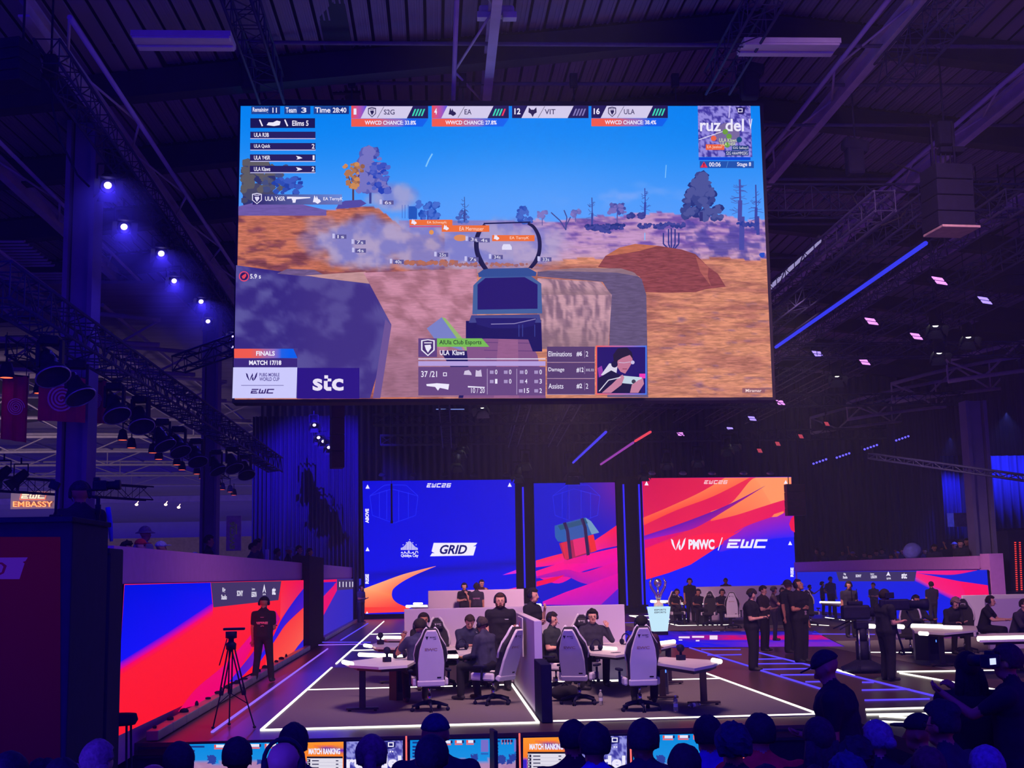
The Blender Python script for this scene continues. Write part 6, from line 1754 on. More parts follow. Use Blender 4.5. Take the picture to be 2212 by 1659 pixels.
# blue lamps on the left truss
M_BL = emis('blue_lamp_face', (170, 150, 255), 7.0)
def hanger(t, s=1.0, top=None):
    z = t.location.z; zt = top or (roof_z(t.location.x) - .3)
    m = MB(); m.bar((0, 0, .40 * s), (0, 0, zt - z), .012, 4); m.build('hanger', M_BLACKM, t)
def profile_lamp(x, y, z, aim, face, label, group, s=1.0, color=None, power=0, ang=40):
    t = thing('stage_lamp', label, 'lamp', (x, y, z), 0, group)
    d = Vector(aim).normalized()
    m = MB(); m.lathe([(0, -.18 * s), (.09 * s, -.16 * s), (.11 * s, .0), (.12 * s, .16 * s), (.105 * s, .17 * s), (.105 * s, .13 * s), (0, .13 * s)], 12, axis=d); m.build('housing', M_BLACKM, t)
    m = MB(); m.lathe([(0, .135 * s), (.055 * s, .135 * s)], 12, axis=d); f = m.build('lens', face, t)
    m = MB()
    for sx in (-1, 1): m.bar((sx * .15 * s, 0, 0), (sx * .15 * s, 0, .28 * s), .015 * s)
    m.bar((-.15 * s, 0, .28 * s), (.15 * s, 0, .28 * s), .015 * s); m.bar((0, 0, .28 * s), (0, 0, .42 * s), .02 * s); m.build('yoke', M_BLACKM, t)
    # barn doors
    m = MB(); R = rot_to(d)
    for k in range(4):
        q = Matrix.Rotation(k * PI / 2, 3, 'Z')
        vs = [R @ (q @ Vector(v)) for v in ((-.10 * s, .11 * s, .17 * s), (.10 * s, .11 * s, .17 * s), (.15 * s, .20 * s, .30 * s), (-.15 * s, .20 * s, .30 * s))]
        m.add(vs + [v + Vector((0, 0, .004)) for v in vs], [(0, 1, 2, 3), (7, 6, 5, 4), (0, 4, 5, 1), (1, 5, 6, 2), (2, 6, 7, 3), (3, 7, 4, 0)])
    m.build('barn_door', M_BLACKM, t)
    if power:
        l = spot('lamp_beam', Vector((x, y, z)) + d * .2 * s, Vector((x, y, z)) + d * 5, ang, color, power, 0.0, .6)
    return t
ordn = 'first second third fourth fifth sixth seventh eighth ninth tenth'.split()
ord2 = ordn + 'eleventh twelfth thirteenth fourteenth fifteenth'.split()
for i, (px, py) in enumerate(((232, 393), (267, 483), (347, 541), (375, 601), (433, 646), (448, 689), (500, 720), (503, 746))):
    X, Y = X_(px, py, 9.95)
    profile_lamp(X, Y, 9.95, (.25, -.75, -.62), M_BL, 'blue shining lamp on the left truss, %s from the top' % ordn[i], 'blue lamps on the left truss', 1.35 if i < 3 else 1.2, (.05, .03, 1), 380, 75)
# hazy blue shafts in front of the nearest blue lamps
beam2 = bpy.data.materials.new('hazy_air_blue_side'); beam2.use_nodes = True
nt = beam2.node_tree; nt.nodes.remove(nt.nodes['Principled BSDF'])
vs_ = nt.nodes.new('ShaderNodeVolumeScatter'); vs_.inputs['Density'].default_value = .10
nt.links.new(vs_.outputs[0], nt.nodes['Material Output'].inputs['Volume'])
for i, (px, py) in enumerate(((232, 393), (267, 483), (347, 541), (375, 601), (433, 646))):
    X, Y = X_(px, py, 9.95); ax = Vector((.25, -.75, -.62)).normalized()
    m = MB(); m.lathe([(.0, 0), (.12, 0), (.95, 1.7), (0, 1.7)], 16, axis=ax)
    o = m.build('light_beam', beam2, loc=Vector((X, Y, 9.95)) + ax * .28); tag(o, 'blue haze glowing before the blue lamp, %s from the top' % ordn[i], 'light beam', 'blue haze before the left lamps'); o['kind'] = 'stuff'
for i, (px, py) in enumerate(((678, 914), (687, 941), (697, 949), (709, 962))):
    p_ = at(px, py, 56); profile_lamp(p_.x, p_.y, p_.z, (.2, -.8, -.6), M_BL, 'small blue lamp left of the dark hanging panel, %s from the top' % ordn[i], 'small blue lamps below the screen corner', 1.3, (.05, .03, 1), 160, 70)

# big bell-shaped moving lamps
M_RIM = mat('lamp_rim_pale', (170, 160, 200), rough=.3, metal=.5)
BELL = None
bells = ((108, 792), (165, 838), (247, 880), (303, 905), (350, 948), (385, 962), (425, 985), (466, 1006), (502, 1000), (530, 1015))
for i, (px, py) in enumerate(bells):
    X, Y = X_(px, py, 5.35)
    lab = 'big black bell-shaped lamp on the left truss, %s from the left' % ordn[i]
    if BELL is None:
        t = thing('bell_lamp', lab, 'lamp', (X, Y, 5.35), 0, 'big bell lamps on the left truss'); BELL = t
        ax = Vector((.35, -.35, -.8)).normalized()
        m = MB(); m.lathe([(0, -.28), (.10, -.27), (.13, -.12), (.15, 0), (.24, .12), (.26, .20), (.245, .20), (.2, .1), (0, .08)], 18, axis=ax); m.build('bell', M_BLACKM, t)
        m = MB(); m.lathe([(.25, .19), (.27, .195), (.27, .215), (.25, .21)], 20, axis=ax); m.build('rim', M_RIM, t)
        m = MB(); m.bbox((0, 0, .40), (.30, .26, .14), .03); m.bbox((-.17, 0, .2), (.05, .14, .42), .01); m.bbox((.17, 0, .2), (.05, .14, .42), .01); m.build('yoke', M_BLACKM, t)
    else: dup(BELL, (X, Y, 5.35), .25 * ((i * 5) % 3 - 1), lab)
# small red-glowing lamps further left
M_RG = emis('red_lamp_glow', (255, 90, 60), 2.2)
RED = None
reds = ((14, 812), (87, 846), (265, 948), (284, 965), (330, 976), (343, 990), (382, 1002), (393, 1013), (425, 1022), (437, 1032), (471, 1048), (480, 1056), (497, 1061), (505, 1068))
for i, (px, py) in enumerate(reds):
    X, Y = X_(px, py, 6.3)
    lab = 'small black lamp with a red glowing mouth, %s along its truss from the left' % ord2[i]
    if RED is None:
        t = thing('red_lamp', lab, 'lamp', (X, Y, 6.3), 0, 'small red-glowing lamps'); RED = t
        m = MB(); m.lathe([(.03, .30), (.10, .26), (.15, .05), (.15, -.04), (.13, -.04), (.13, .03), (0, .05)], 14); m.tube([(0, 0, .28), (0, 0, .55)], .02, 6); m.build('housing', M_BLACKM, t)
        m = MB(); m.lathe([(0, -.02), (.13, -.035)], 14); m.build('glow', M_RG, t)
    else: dup(RED, (X, Y, 6.3), 0, lab)

# twin-bar strobes on the right, each a yoke with two glowing bars
M_ST = {'p': emis('pink_bar', (232, 140, 255), 1.7), 'b': emis('blue_bar', (160, 135, 255), 1.7)}
def strobe(px, py, c, label, z=8.9):
    X, Y = X_(px, py, z)
    t = thing('twin_bar_lamp', label, 'lamp', (X, Y, z), .5, 'twin bar lamps over the right half of the stage')
    R = Matrix.Rotation(-.65, 3, 'X')
    m = MB(); m.bbox((0, .06, .02), (.44, .13, .34), .02, rot=R); m.build('housing', M_BLACKM, t)
    for k in (-.075, .075):
        m = MB(); m.box(R @ Vector((0, -.075, k)) + Vector((0, .06, .02)), (.38, .015, .10), rot=R); m.build('light_bar', M_ST[c], t)
    m = MB(); m.bar((-.26, .06, 0), (-.26, .06, .40), .015); m.bar((.26, .06, 0), (.26, .06, .40), .015); m.bar((-.26, .06, .4), (.26, .06, .4), .015); m.bar((0, .06, .4), (0, .06, .6), .02); m.build('yoke', M_BLACKM, t); hanger(t)
for i, (px, py, c) in enumerate(((2030, 612, 'p'), (2128, 654, 'b'), (1883, 699, 'p'), (1980, 731, 'p'), (1767, 769, 'b'), (1868, 786, 'p'), (1686, 873, 'p'), (1625, 907, 'b'), (1578, 930, 'b'), (1532, 951, 'b'), (1493, 969, 'b'), (1470, 940, 'p'), (1431, 963, 'b'), (1399, 983, 'b'))):
    strobe(px, py, c, 'twin bar lamp glowing %s, %s counted down from the right' % ({'p': 'pink', 'b': 'blue violet'}[c], ord2[i]))
# red-lit square panels
M_RS = emis('dull_red_panel', (200, 70, 90), .8)
for i, (px, py) in enumerate(((1786, 915), (1730, 942), (1680, 958), (1641, 973))):
    p_ = at(px, py, 50); t = thing('square_lamp', 'dull red square lamp below the right trusses, %s from the right' % ordn[i], 'lamp', p_, .5, 'dull red square lamps')
    m = MB(); m.bbox((0, .05, 0), (.28, .08, .24), .02, rot=Matrix.Rotation(-.5, 3, 'X')); m.build('housing', M_BLACKM, t)
    m = MB(); m.box((0, 0, -.01), (.22, .01, .18), rot=Matrix.Rotation(-.5, 3, 'X')); m.build('panel', M_RS, t)
    m = MB(); m.bar((0, .05, .1), (0, .05, .6), .02); m.build('arm', M_BLACKM, t); hanger(t)
M_BC = emis('blue_cluster', (90, 80, 255), 2.0)
for i, (px, py) in enumerate(((1770, 996), (1820, 983), (1880, 965), (1948, 946))):
    p_ = at(px, py, 50); t = thing('blue_batten', 'cluster of small blue lamps under the right truss, %s from the left' % ordn[i], 'lamp', p_, .3, 'blue lamp clusters on the right')
    m = MB(); m.bbox((0, 0, .08), (.7, .12, .1), .02, rot=Matrix.Rotation(-.3, 3, 'Y')); m.build('housing', M_BLACKM, t)
    for k in range(5):
        m = MB(); m.ell(((k - 2) * .15, -.03, (k - 2) * .045 - .02), (.045, .045, .04), 8, 6); m.build('lens', M_BC, t)
# white spots with their hazy beams
M_WS = emis('white_spot_lens', (255, 255, 225), 14.0)
beam = bpy.data.materials.new('hazy_air'); beam.use_nodes = True
nt = beam.node_tree; nt.nodes.remove(nt.nodes['Principled BSDF'])
vs_ = nt.nodes.new('ShaderNodeVolumeScatter'); vs_.inputs['Density'].default_value = .05; vs_.inputs['Anisotropy'].default_value = .3
nt.links.new(vs_.outputs[0], nt.nodes['Material Output'].inputs['Volume'])
for i, (px, py, Y) in enumerate(((2019, 690, 36), (2090, 715, 38), (2027, 749, 38), (1807, 800, 42), (1440, 990, 58), (1507, 985, 58), (1571, 960, 56), (1586, 949, 56), (1392, 1015, 60), (1135, 992, 58), (1119, 1018, 58), (995, 966, 56), (988, 994, 56), (1042, 868, 44), (1002, 955, 56))):
    p_ = at(px, py, Y); s_ = 1.6 if Y < 45 else 1.5
    t = profile_lamp(p_.x, p_.y, p_.z, (-.1, -.45, -.9), M_WS, 'bright white downward spotlight, %s counted from the upper right' % ord2[i], 'white spotlights over the stage', s_); hanger(t, s_)
p_ = at(1237, 1008, 60)
profile_lamp(p_.x, p_.y, p_.z, (0, -.35, -.95), emis('pale_blue_lens', (190, 190, 255), 5), 'single spotlight throwing a blue beam onto the crate screen', 'spotlight beams', 2.4)
m = MB(); m.lathe([(.02, 0), (.22, 0), (.55, -4.2), (0, -4.2)], 20)
o = m.build('light_beam', beam, loc=(p_.x, p_.y - .25, p_.z - .35)); tag(o, 'blue beam of haze falling in front of the crate screen', 'light beam'); o['kind'] = 'stuff'
spot('beam_lamp', (p_.x, p_.y - .25, p_.z - .3), (p_.x, p_.y - .25, 0), 16, (.03, .05, 1), 2600, 0.0, .2)
# row of small clip lamps along the top of the back screens
for i, px in enumerate((826, 893, 960, 1024, 1094, 1408, 1475, 1538, 1606, 1664)):
    p_ = at(px, 1027 if px < 1200 else 1023, YB - .8); t = thing('clip_lamp', 'small clip lamp above the back screens, %s from the left' % ordn[i], 'lamp', p_, 0, 'clip lamps above the back screens')
    m = MB(); m.lathe([(0, .12), (.14, .10), (.2, 0), (.18, 0), (0, .06)], 12, axis=(0, -.5, 1)); m.build('bowl', M_RIM if px > 1200 else M_TRUSS, t); m = MB(); m.bar((0, 0, .1), (0, .3, .6), .02); m.build('arm', M_BLACKM, t)
# linear LED battens
for (x0, y0), (x1, y1), z, c, lab in (((2000, 525), (1676, 750), 8.85, (52, 58, 240), 'long blue LED line slanting down towards the giant screen'), ((1309, 933), (1232, 1005), 7.2, (70, 60, 240), 'blue LED line above the crate screen'),
                                ((1405, 933), (1372, 953), 7.3, (236, 70, 90), 'red LED line right of the blue one'), ((1368, 956), (1298, 1003), 7.3, (150, 60, 170), 'dim violet LED line continuing the red one'),
                                ((1770, 520), (1660, 625), 9.3, (150, 140, 190), 'pale sparkling cable line right of the giant screen')):
    a, b = ground(x0, y0, z), ground(x1, y1, z); t = thing('led_line', lab, 'light', a)
    m = MB(); m.tube([(0, 0, 0), b - a], .05, 6); m.build('tube', emis('led_line_%d' % x0, c, 1.0), t)
    m = MB(); m.tube([(0, 0, .09), b - a + Vector((0, 0, .09))], .05, 4); m.build('rail', M_BLACKM, t)
a, b = ground(942, 884, 9.0), ground(1003, 884, 9.0)
m = MB(); m.tube([(0, 0, 0), b - a], .02, 6); tag(m.build('led_line', emis('pale_line', (120, 140, 220), 1), loc=a), 'short pale blue bar right under the giant screen', 'light')

# ceiling lamps and emergency light
def ceiling_lamp(quad, z, label):
    ps = [ground(x, y, z) for x, y in quad]; c = sum(ps, Vector()) / 4
    t = thing('ceiling_lamp', label, 'lamp', c, 0, 'long pale ceiling lamps')
    L = abs(ps[1].x - ps[0].x); W_ = .62
    m = MB(); m.box((0, 0, .06), (L, W_, .10)); m.build('housing', M_LAMPW, t)
    for k in (-.2, .2): m = MB(); m.bbox((0, k, -.005), (L - .04, .19, .05), .015); m.build('reflector', M_LAMPW, t)
ceiling_lamp([(283, 79), (500, 82), (508, 107), (297, 105)], 11.6, 'long pale unlit ceiling lamp at the upper left')
ceiling_lamp([(1605, 92), (1814, 94), (1798, 121), (1597, 120)], 12.0, 'long pale unlit ceiling lamp at the upper right')
p_ = at(1073, 30, 23.5)
t = thing('emergency_light', 'pale T-shaped emergency light box at the top centre', 'lamp', p_)
m = MB(); m.bbox((0, .1, .08), (.70, .3, .2), .05); m.build('back_box', M_WHITE, t); m = MB(); m.bbox((0, 0, 0), (.2, .2, .14), .01); m.build('centre_box', M_LAMPW, t)
for s_ in (-1, 1):
    m = MB(); m.bbox((s_ * .25, -.02, -.06), (.27, .2, .13), .01); m.build('lamp_head', M_LAMPW, t)
m = MB(); m.bar((0, .1, .15), (0, .1, 1.2), .03, 8); m.build('hanger', M_STEEL, t)

# loudspeakers
def speaker_box(label, c, size, rotz=0, mt=None, group=None, under=None, hang=2.0):
    t = thing('loudspeaker', label, 'loudspeaker', c, rotz, group)
    n = 4
    for k in range(n):
        m = MB(); m.bbox((0, -.015 * k, (k - (n - 1) / 2) * size[2] / n), (size[0], size[1], size[2] / n * .97), .02); m.build('cabinet', mt or M_BLACK, t)
    if under: m = MB(); m.bbox((0, -.1, -size[2] / 2 - .03), (size[0] * 1.02, size[1] * 1.15, .05), .01); m.build('base_plate', under, t)
    for x in (-.3, .3): m = MB(); m.bar((x * size[0], 0, size[2] / 2), (x * size[0], 0, size[2] / 2 + hang), .02, 6); m.build('hoist', M_BLACKM, t)
    return t
p_ = at(2045, 432, 24); speaker_box('big black hanging line array with a tan underside, upper right', p_, (.78, .7, 1.28), .1, None, None, mat('tan_underside', (170, 140, 150)), 1.0)
p_ = at(2040, 290, 24.2); t = thing('chain_motor', 'black chain motor above the big line array', 'hoist', p_)
m = MB(); m.bbox((0, 0, 0), (.34, .3, .5), .05); m.bbox((.1, 0, -.35), (.5, .25, .12), .02); m.build('housing', M_BLACK, t); m = MB(); m.bar((0, 0, .2), (0, 0, 1.6), .02, 6); m.build('chain', M_BLACKM, t)
for k in range(5): m = MB(); m.tube([(-.2 + k * .1, 0, -.3), (-.22 + k * .1, 0, -.6), (-.18 + k * .09, 0, -.95)], .018, 6); m.build('cable', M_BLACKM, t)
p_ = at(20, 145, 20); speaker_box('black loudspeaker cut off by the upper left edge', p_, (.8, .6, .7), -.3)
p_ = at(110, 145, 21); t = thing('chain_motor', 'black chain motor beside the upper left loudspeaker', 'hoist', p_)
m = MB(); m.bbox((0, 0, 0), (.22, .22, .42), .04); m.build('housing', M_BLACK, t); m = MB(); m.bar((0, 0, .2), (0, 0, 1.8), .02, 6); m.build('chain', M_BLACKM, t)
m = MB(); m.tube([(0, 0, -.2), (.05, 0, -.7), (.2, 0, -1.3), (.5, 0, -1.9), (.7, 0, -2.1)], .02, 6); m.build('cable', M_BLACKM, t)
for px, py, lab in ((545, 148, 'black chain motor over the top left corner of the giant screen'), (1622, 165, 'black chain motor over the top right corner of the giant screen'), (1848, 330, 'black chain motor between the screen and the big line array')):
    p_ = at(px, py, 25.2); t = thing('chain_motor', lab, 'hoist', p_)
    m = MB(); m.bbox((0, 0, .15), (.55, .3, .28), .07, rot=Matrix.Rotation(.2, 3, 'Y')); m.bbox((-.03, 0, -.2), (.36, .3, .6), .06); m.build('housing', M_BLACK, t)
    m = MB(); m.bar((0, 0, .2), (0, 0, 1.3), .02, 6); m.build('chain', M_BLACKM, t)
M_RDK = mat('magenta_lit_cabinet', (84, 36, 62), rough=.6)  # magenta side light put into the cabinet colour
p_ = at(1717, 1080, 58); speaker_box('small reddish hanging line array at the right edge of the red screen', p_, (.86, .5, 1.45), 0, M_RDK, hang=5)
p_ = at(728, 940, 42); t = speaker_box('tall narrow dark hanging panel under the left end of the giant screen', p_, (.42, .6, 2.2), .2, M_RDK, hang=1.0)
p_ = at(846, 1090, 46); m = MB(); m.tube([(0, 0, -.6), (0, 0, .75)], .035, 8); m.bbox((0, 0, -.62), (.09, .09, .1), .01)
m.tube([(0, 0, .75), (0, 0, 3.2)], .008, 4); tag(m.build('hanging_microphone', M_BLACKM, loc=p_), 'thin black rod hanging in front of the GRID screen', 'microphone')
p_ = at(2190, 575, 30); speaker_box('black loudspeaker at the right edge below the pale beam', p_, (.8, .7, 1.2), .2)

# spiral banners
M_BR = mat('banner_red', (196, 24, 84), rough=.8, var=.1); M_BP = mat('banner_pink', (226, 150, 190), rough=.8)
def banner(px, py, Y, w, h, rz, label):
    p_ = at(px, py, Y); t = thing('banner', label, 'banner', p_, rz, 'red spiral banners')
    m = MB(); n = 10
    vs = [(w * (k / n - .5), .03 * math.sin(k * 1.3), s_ * h / 2 + (.0 if s_ > 0 else -.05 * k / n)) for s_ in (-1, 1) for k in range(n + 1)]
    m.add(vs, [(k, k + 1, n + 2 + k, n + 1 + k) for k in range(n)]); m.add([(x, y + .012, z) for x, y, z in vs], [(n + 1 + k, n + 2 + k, k + 1, k) for k in range(n)]); m.build('cloth', M_BR, t)
    m = MB(); N = 90; R0 = min(w, h) * .34; pts = []
    for k in range(N): a = 2 * PI * 4 * k / N; r = R0 * (1 - k / N * .92); pts.append((r * math.cos(a), r * math.sin(a)))
    lw = R0 * .12
    vs = [];
    for k, (x, z) in enumerate(pts):
        l = math.hypot(x, z) or 1e-6; vs += [(x * (1 + lw / 2 / l), -.045, z * (1 + lw / 2 / l)), (x * max(0, 1 - lw / 2 / l), -.045, z * max(0, 1 - lw / 2 / l))]
    m.add(vs, [(2 * k, 2 * k + 2, 2 * k + 3, 2 * k + 1) for k in range(N - 1)]); m.build('spiral', M_BP, t)
    m = MB(); m.tube([(-w / 2, 0, h / 2), (w / 2, 0, h / 2)], .02, 6); m.bar((-w * .4, 0, h / 2), (-w * .4, 0, h / 2 + .9), .01); m.bar((w * .4, 0, h / 2), (w * .4, 0, h / 2 + .9), .01); m.build('pole', M_BLACKM, t)
banner(32, 880, 27, .55, 1.35, .7, 'narrow red spiral banner at the left edge')
banner(134, 862, 27.0, .95, .90, .12, 'wide red spiral banner on the big pillar')
banner(214, 868, 29.5, .5, .95, -.75, 'red spiral banner seen obliquely right of the big pillar')
# neon sign
t = thing('neon_sign', 'glowing orange EWC EMBASSY sign in the next hall', 'sign')
p = Pic('Y', 70.0, (0, -1, 0), step=.004)
OR = (255, 170, 110)
ewc(p, 45, 1067, 99, 1077, (255, 214, 180), 'EWC'); 
for k in range(2): p.text('EMBASSY', 28, 1083, 114, 1095, OR if k else (255, 120, 60), .0 if k else .03)
for a_, b_ in (((43, 1064), (101, 1064)), ((101, 1064), (97, 1079)), ((97, 1079), (43, 1079)), ((43, 1079), (47, 1064))): p.line([a_, b_], 1.3, (255, 110, 60))
p.build('lettering', picture_mat('neon_picture', 1.6, light='AUTO'), t)
m = MB(); a = at(22, 1100, 70.1); b = at(120, 1060, 70.1); m.bbox(((a.x + b.x) / 2, 70.15, (a.z + b.z) / 2), (b.x - a.x, .1, b.z - a.z), .02); m.build('backing', M_FARWALL, t)
# EWC26 standing board
t = thing('sign_board', 'white upright board reading EWC26 near the drape on the left', 'sign')
a = at(488, 1190, 48); b = at(521, 1114, 48); m = MB(); m.bbox(((a.x + b.x) / 2, 48.06, (a.z + b.z) / 2), (b.x - a.x, .1, b.z - a.z), .01); m.build('board', mat('board_white', (240, 226, 220), rough=.5), t)
p = Pic('Y', 48.0, (0, -1, 0), step=.002)
p.text('EWC26', 496, 1127, 507, 1186, (40, 34, 60), .04, rot=90); p.rect(509, 1132, 512, 1154, (50, 40, 70))
p.build('lettering', picture_mat('board_print_glow', .5, light='NONE'), t)  # the board's print is emissive and glows by itself
# ceiling spots of the next hall with hazy cones
for i, (px, py) in enumerate(((8, 1022), (45, 1030))):
    p_ = at(px, py, 40); profile_lamp(p_.x, p_.y, p_.z, (-.6, -.4, -.7), emis('cyan_lens', (170, 230, 240), 6), 'pale cyan theatre lamp in the next hall, %s one' % ('left', 'right')[i], 'cyan lamps of the next hall', 1.4)
for i, (px, py) in enumerate(((295, 1090), (358, 1090), (386, 1096))):
    p_ = at(px, py, 55); m = MB(); m.ell((0, 0, 0), (.07, .05, .05), 10, 8); m.bar((0, 0, .04), (0, .3, .15), .015)
    tag(m.build('wall_lamp', emis('warm_point', (255, 200, 170), 5), loc=p_), 'small bright wall lamp of the next hall, %s from the left' % ordn[i], 'lamp', 'wall lamps of the next hall')
spot('wall_warm_spot', (at(265, 1100, 72).x, 74, at(265, 1085, 74).z - 1.6), (at(265, 1120, 76).x, 76, 3.2), 70, (1, .45, .25), 120)
# cable swags
for i, (pts, lab) in enumerate((((( 1840, 420, 26), (1870, 475, 26), (1905, 487, 26), (1945, 470, 26), (1975, 430, 26)), 'thin cable loop hanging left of the big line array'),
                   (((1920, 350, 26), (2090, 410, 26), (2130, 428, 26), (2160, 400, 26), (2180, 360, 26)), 'thin cable loop hanging right of the big line array'),
                   (((310, 330, 26), (130, 320, 24), (150, 345, 24), (178, 356, 24)), None),
                   (((1085, 905, 44), (1050, 945, 44), (1000, 935, 44)), None))):
    if lab:
        m = MB(); m.tube([at(*q) for q in pts], .018, 6); tag(m.build('cable_loop', M_STEEL_D), lab, 'cable')

# ------------------------------------------------------------------ left camera tower
M_TOWR = mat('tower_cloth', (34, 30, 56), rough=.95, var=.1)
t = thing('camera_tower', 'dark camera tower at the left edge with a dull red panel', 'platform', (0, 0, 0))
top_a = at(150, 1127, 12).z; xa = at(236, 1200, 13.35).x; xb = at(-80, 1200, 12).x
m = MB(); m.bbox(((xa + xb) / 2, 12.65, (top_a - 1.25) / 2), (xa - xb, 1.3, top_a + 1.25), .02); m.build('body', M_TOWR, t)
m = MB(); m.bbox(((xa + xb) / 2, 12.6, top_a + .02), (xa - xb + .05, 1.42, .05), .01); m.build('top_board', M_BLACK, t)
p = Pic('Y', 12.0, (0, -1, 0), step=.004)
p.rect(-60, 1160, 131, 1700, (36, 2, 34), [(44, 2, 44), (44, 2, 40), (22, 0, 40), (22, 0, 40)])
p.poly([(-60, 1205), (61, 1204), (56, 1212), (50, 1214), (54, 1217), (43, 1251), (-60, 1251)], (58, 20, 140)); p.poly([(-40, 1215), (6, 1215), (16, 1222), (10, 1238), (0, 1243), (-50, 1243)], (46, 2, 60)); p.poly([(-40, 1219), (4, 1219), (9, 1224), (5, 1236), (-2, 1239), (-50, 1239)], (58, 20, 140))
p.build('panel', picture_mat('tower_panel_glow', 1.0, light='NONE'), t)  # this printed panel glows by emission, though it is no lamp
t = thing('tower_step', 'lower dark block between the camera tower and the left LED wall', 'platform')
x0, x1 = at(215, 1200, 15.2).x, at(267, 1200, 15.2).x; zt_ = at(250, 1184, 14.6).z
m = MB(); m.bbox(((x0 + x1) / 2, 14.9, (zt_ - 1.25) / 2), (x1 - x0, .6, zt_ + 1.25), .02); m.build('body', M_TOWR, t)
m = MB(); m.bbox(((x0 + x1) / 2, 14.58, zt_ - .03), (x1 - x0, .03, .06), .005); m.build('edge_strip', M_BLACKM, t)
# operator on the tower, seen from the waist up behind the parapet
op = at(153, 1033, 14.2)
m = MB(); m.box((op.x - 1.3, 14.5, .05), (3.0, 1.6, 2.6)); struct(m.build('floor_tower', M_BLACK))
GB = make_person('camera operator in a dark cap on the left tower, holding up a gimbal', (op.x, 14.6, 1.35), PI + .45, H=op.z - 1.35 + .02, top=(30, 26, 52), pants=BLK, la='down', ra='out', hair='cap', haircol=(32, 28, 58), headset=True, build=1.05, yaw=-.2)
p_ = at(211, 1120, 14.0); q_ = at(228, 1049, 14.0)
t = thing('gimbal_camera', 'camera on a gimbal held above the left tower parapet', 'camera', p_)
L = (q_ - p_)
m = MB(); m.tube([(0, 0, -.05), (0, 0, L.z * .62)], .022, 8); m.tube([(0, 0, L.z * .12), (0, 0, L.z * .42)], .032, 8); m.build('grip', M_BLACKM, t)
m = MB(); m.tube([(0, 0, L.z * .62), (-.10, 0, L.z * .70), (-.12, 0, L.z * .85), (0, 0, L.z * .9)], .016, 8); m.build('gimbal_arm', M_BLACKM, t)
m = MB(); m.bbox((.02, 0, L.z * 1.0), (.15, .1, .11), .015); m.bbox((-.02, 0, L.z * 1.0 + .07), (.06, .08, .04), .01); m.build('camera_body', M_BLACKM, t)
m = MB(); m.lathe([(0, 0), (.045, 0), (.045, .08), (.055, .09), (.055, .14), (0, .14)], 14, c=(.09, 0, L.z * 1.0), axis=(1, 0, .05)); m.build('lens', M_BLACKM, t)
p_ = at(120, 1120, 13.3); t = thing('monitor_arm', 'small monitor on a stalk left of the tower operator', 'monitor', p_)
m = MB(); m.tube([(0, 0, -.1), (.0, 0, .12), (.01, 0, .3)], .014, 8); m.bbox((0, 0, .02), (.12, .05, .04), .01); m.build('stalk', M_BLACKM, t); m = MB(); m.bbox((-.02, 0, .34), (.1, .06, .09), .01, rot=Matrix.Rotation(.4, 3, 'Y')); m.build('head', M_BLACKM, t)
# bar stool in front of the LED wall
g = at(262, 1556, 15.4)
t = thing('bar_stool', 'black padded stool against the red LED wall, lower left', 'stool', (g.x - .02, 15.4, -1.25))
zz = g.z + 1.25
m = MB(); m.lathe([(0, zz - .06), (.18, zz - .05), (.21, zz), (.19, zz + .07), (0, zz + .08)], 18); m.build('seat', M_BLACK, t)
for k in range(4):
    a = PI / 4 + k * PI / 2; m = MB(); m.bar((.15 * math.cos(a), .15 * math.sin(a), zz - .03), (.21 * math.cos(a), .21 * math.sin(a), .0), .014, 6); m.build('leg', M_BLACKM, t)

# video tripod on the stage
g = ground(492, 1577); t = thing('tripod', 'black video tripod without camera standing before the red LED wall', 'tripod', (g.x, g.y + .2, .006))
hz = 1.13
m = MB(); m.lathe([(0, -.05), (.07, -.05), (.075, .03), (.04, .06), (.04, .10), (.08, .11), (.08, .2), (0, .2)], 14, c=(0, 0, hz)); m.build('fluid_head', M_BLACKM, t)
m = MB(); m.bbox((.04, 0, hz + .235), (.30, .10, .035), .01); m.build('camera_plate', M_BLACKM, t)
for ex, ey in ((-.22, -.1), (.36, -.15), (-.06, .3)):
    m = MB()
    for o_ in (-.022, .022): m.tube([(ex * .08 + o_, ey * .08, hz - .03), (ex * .55 + o_, ey * .55, hz * .42)], .011, 6)
    m.tube([(ex * .5, ey * .5, hz * .5), (ex, ey, .02)], .010, 6); m.bbox((ex * .55, ey * .55, hz * .43), (.06, .04, .07), .01); m.ell((ex, ey, .02), (.025, .025, .02), 8, 6); m.build('leg', M_BLACKM, t)
m = MB()
for ex, ey in ((-.22, -.1), (.36, -.15), (-.06, .3)): m.bar((0, 0, hz * .42), (ex * .7, ey * .7, hz * .30), .007, 5)
m.build('spreader', M_BLACKM, t)
m = MB(); m.tube([(-.05, -.05, hz + .1), (-.12, -.25, hz - .25)], .008, 6); m.build('pan_handle', M_BLACKM, t)

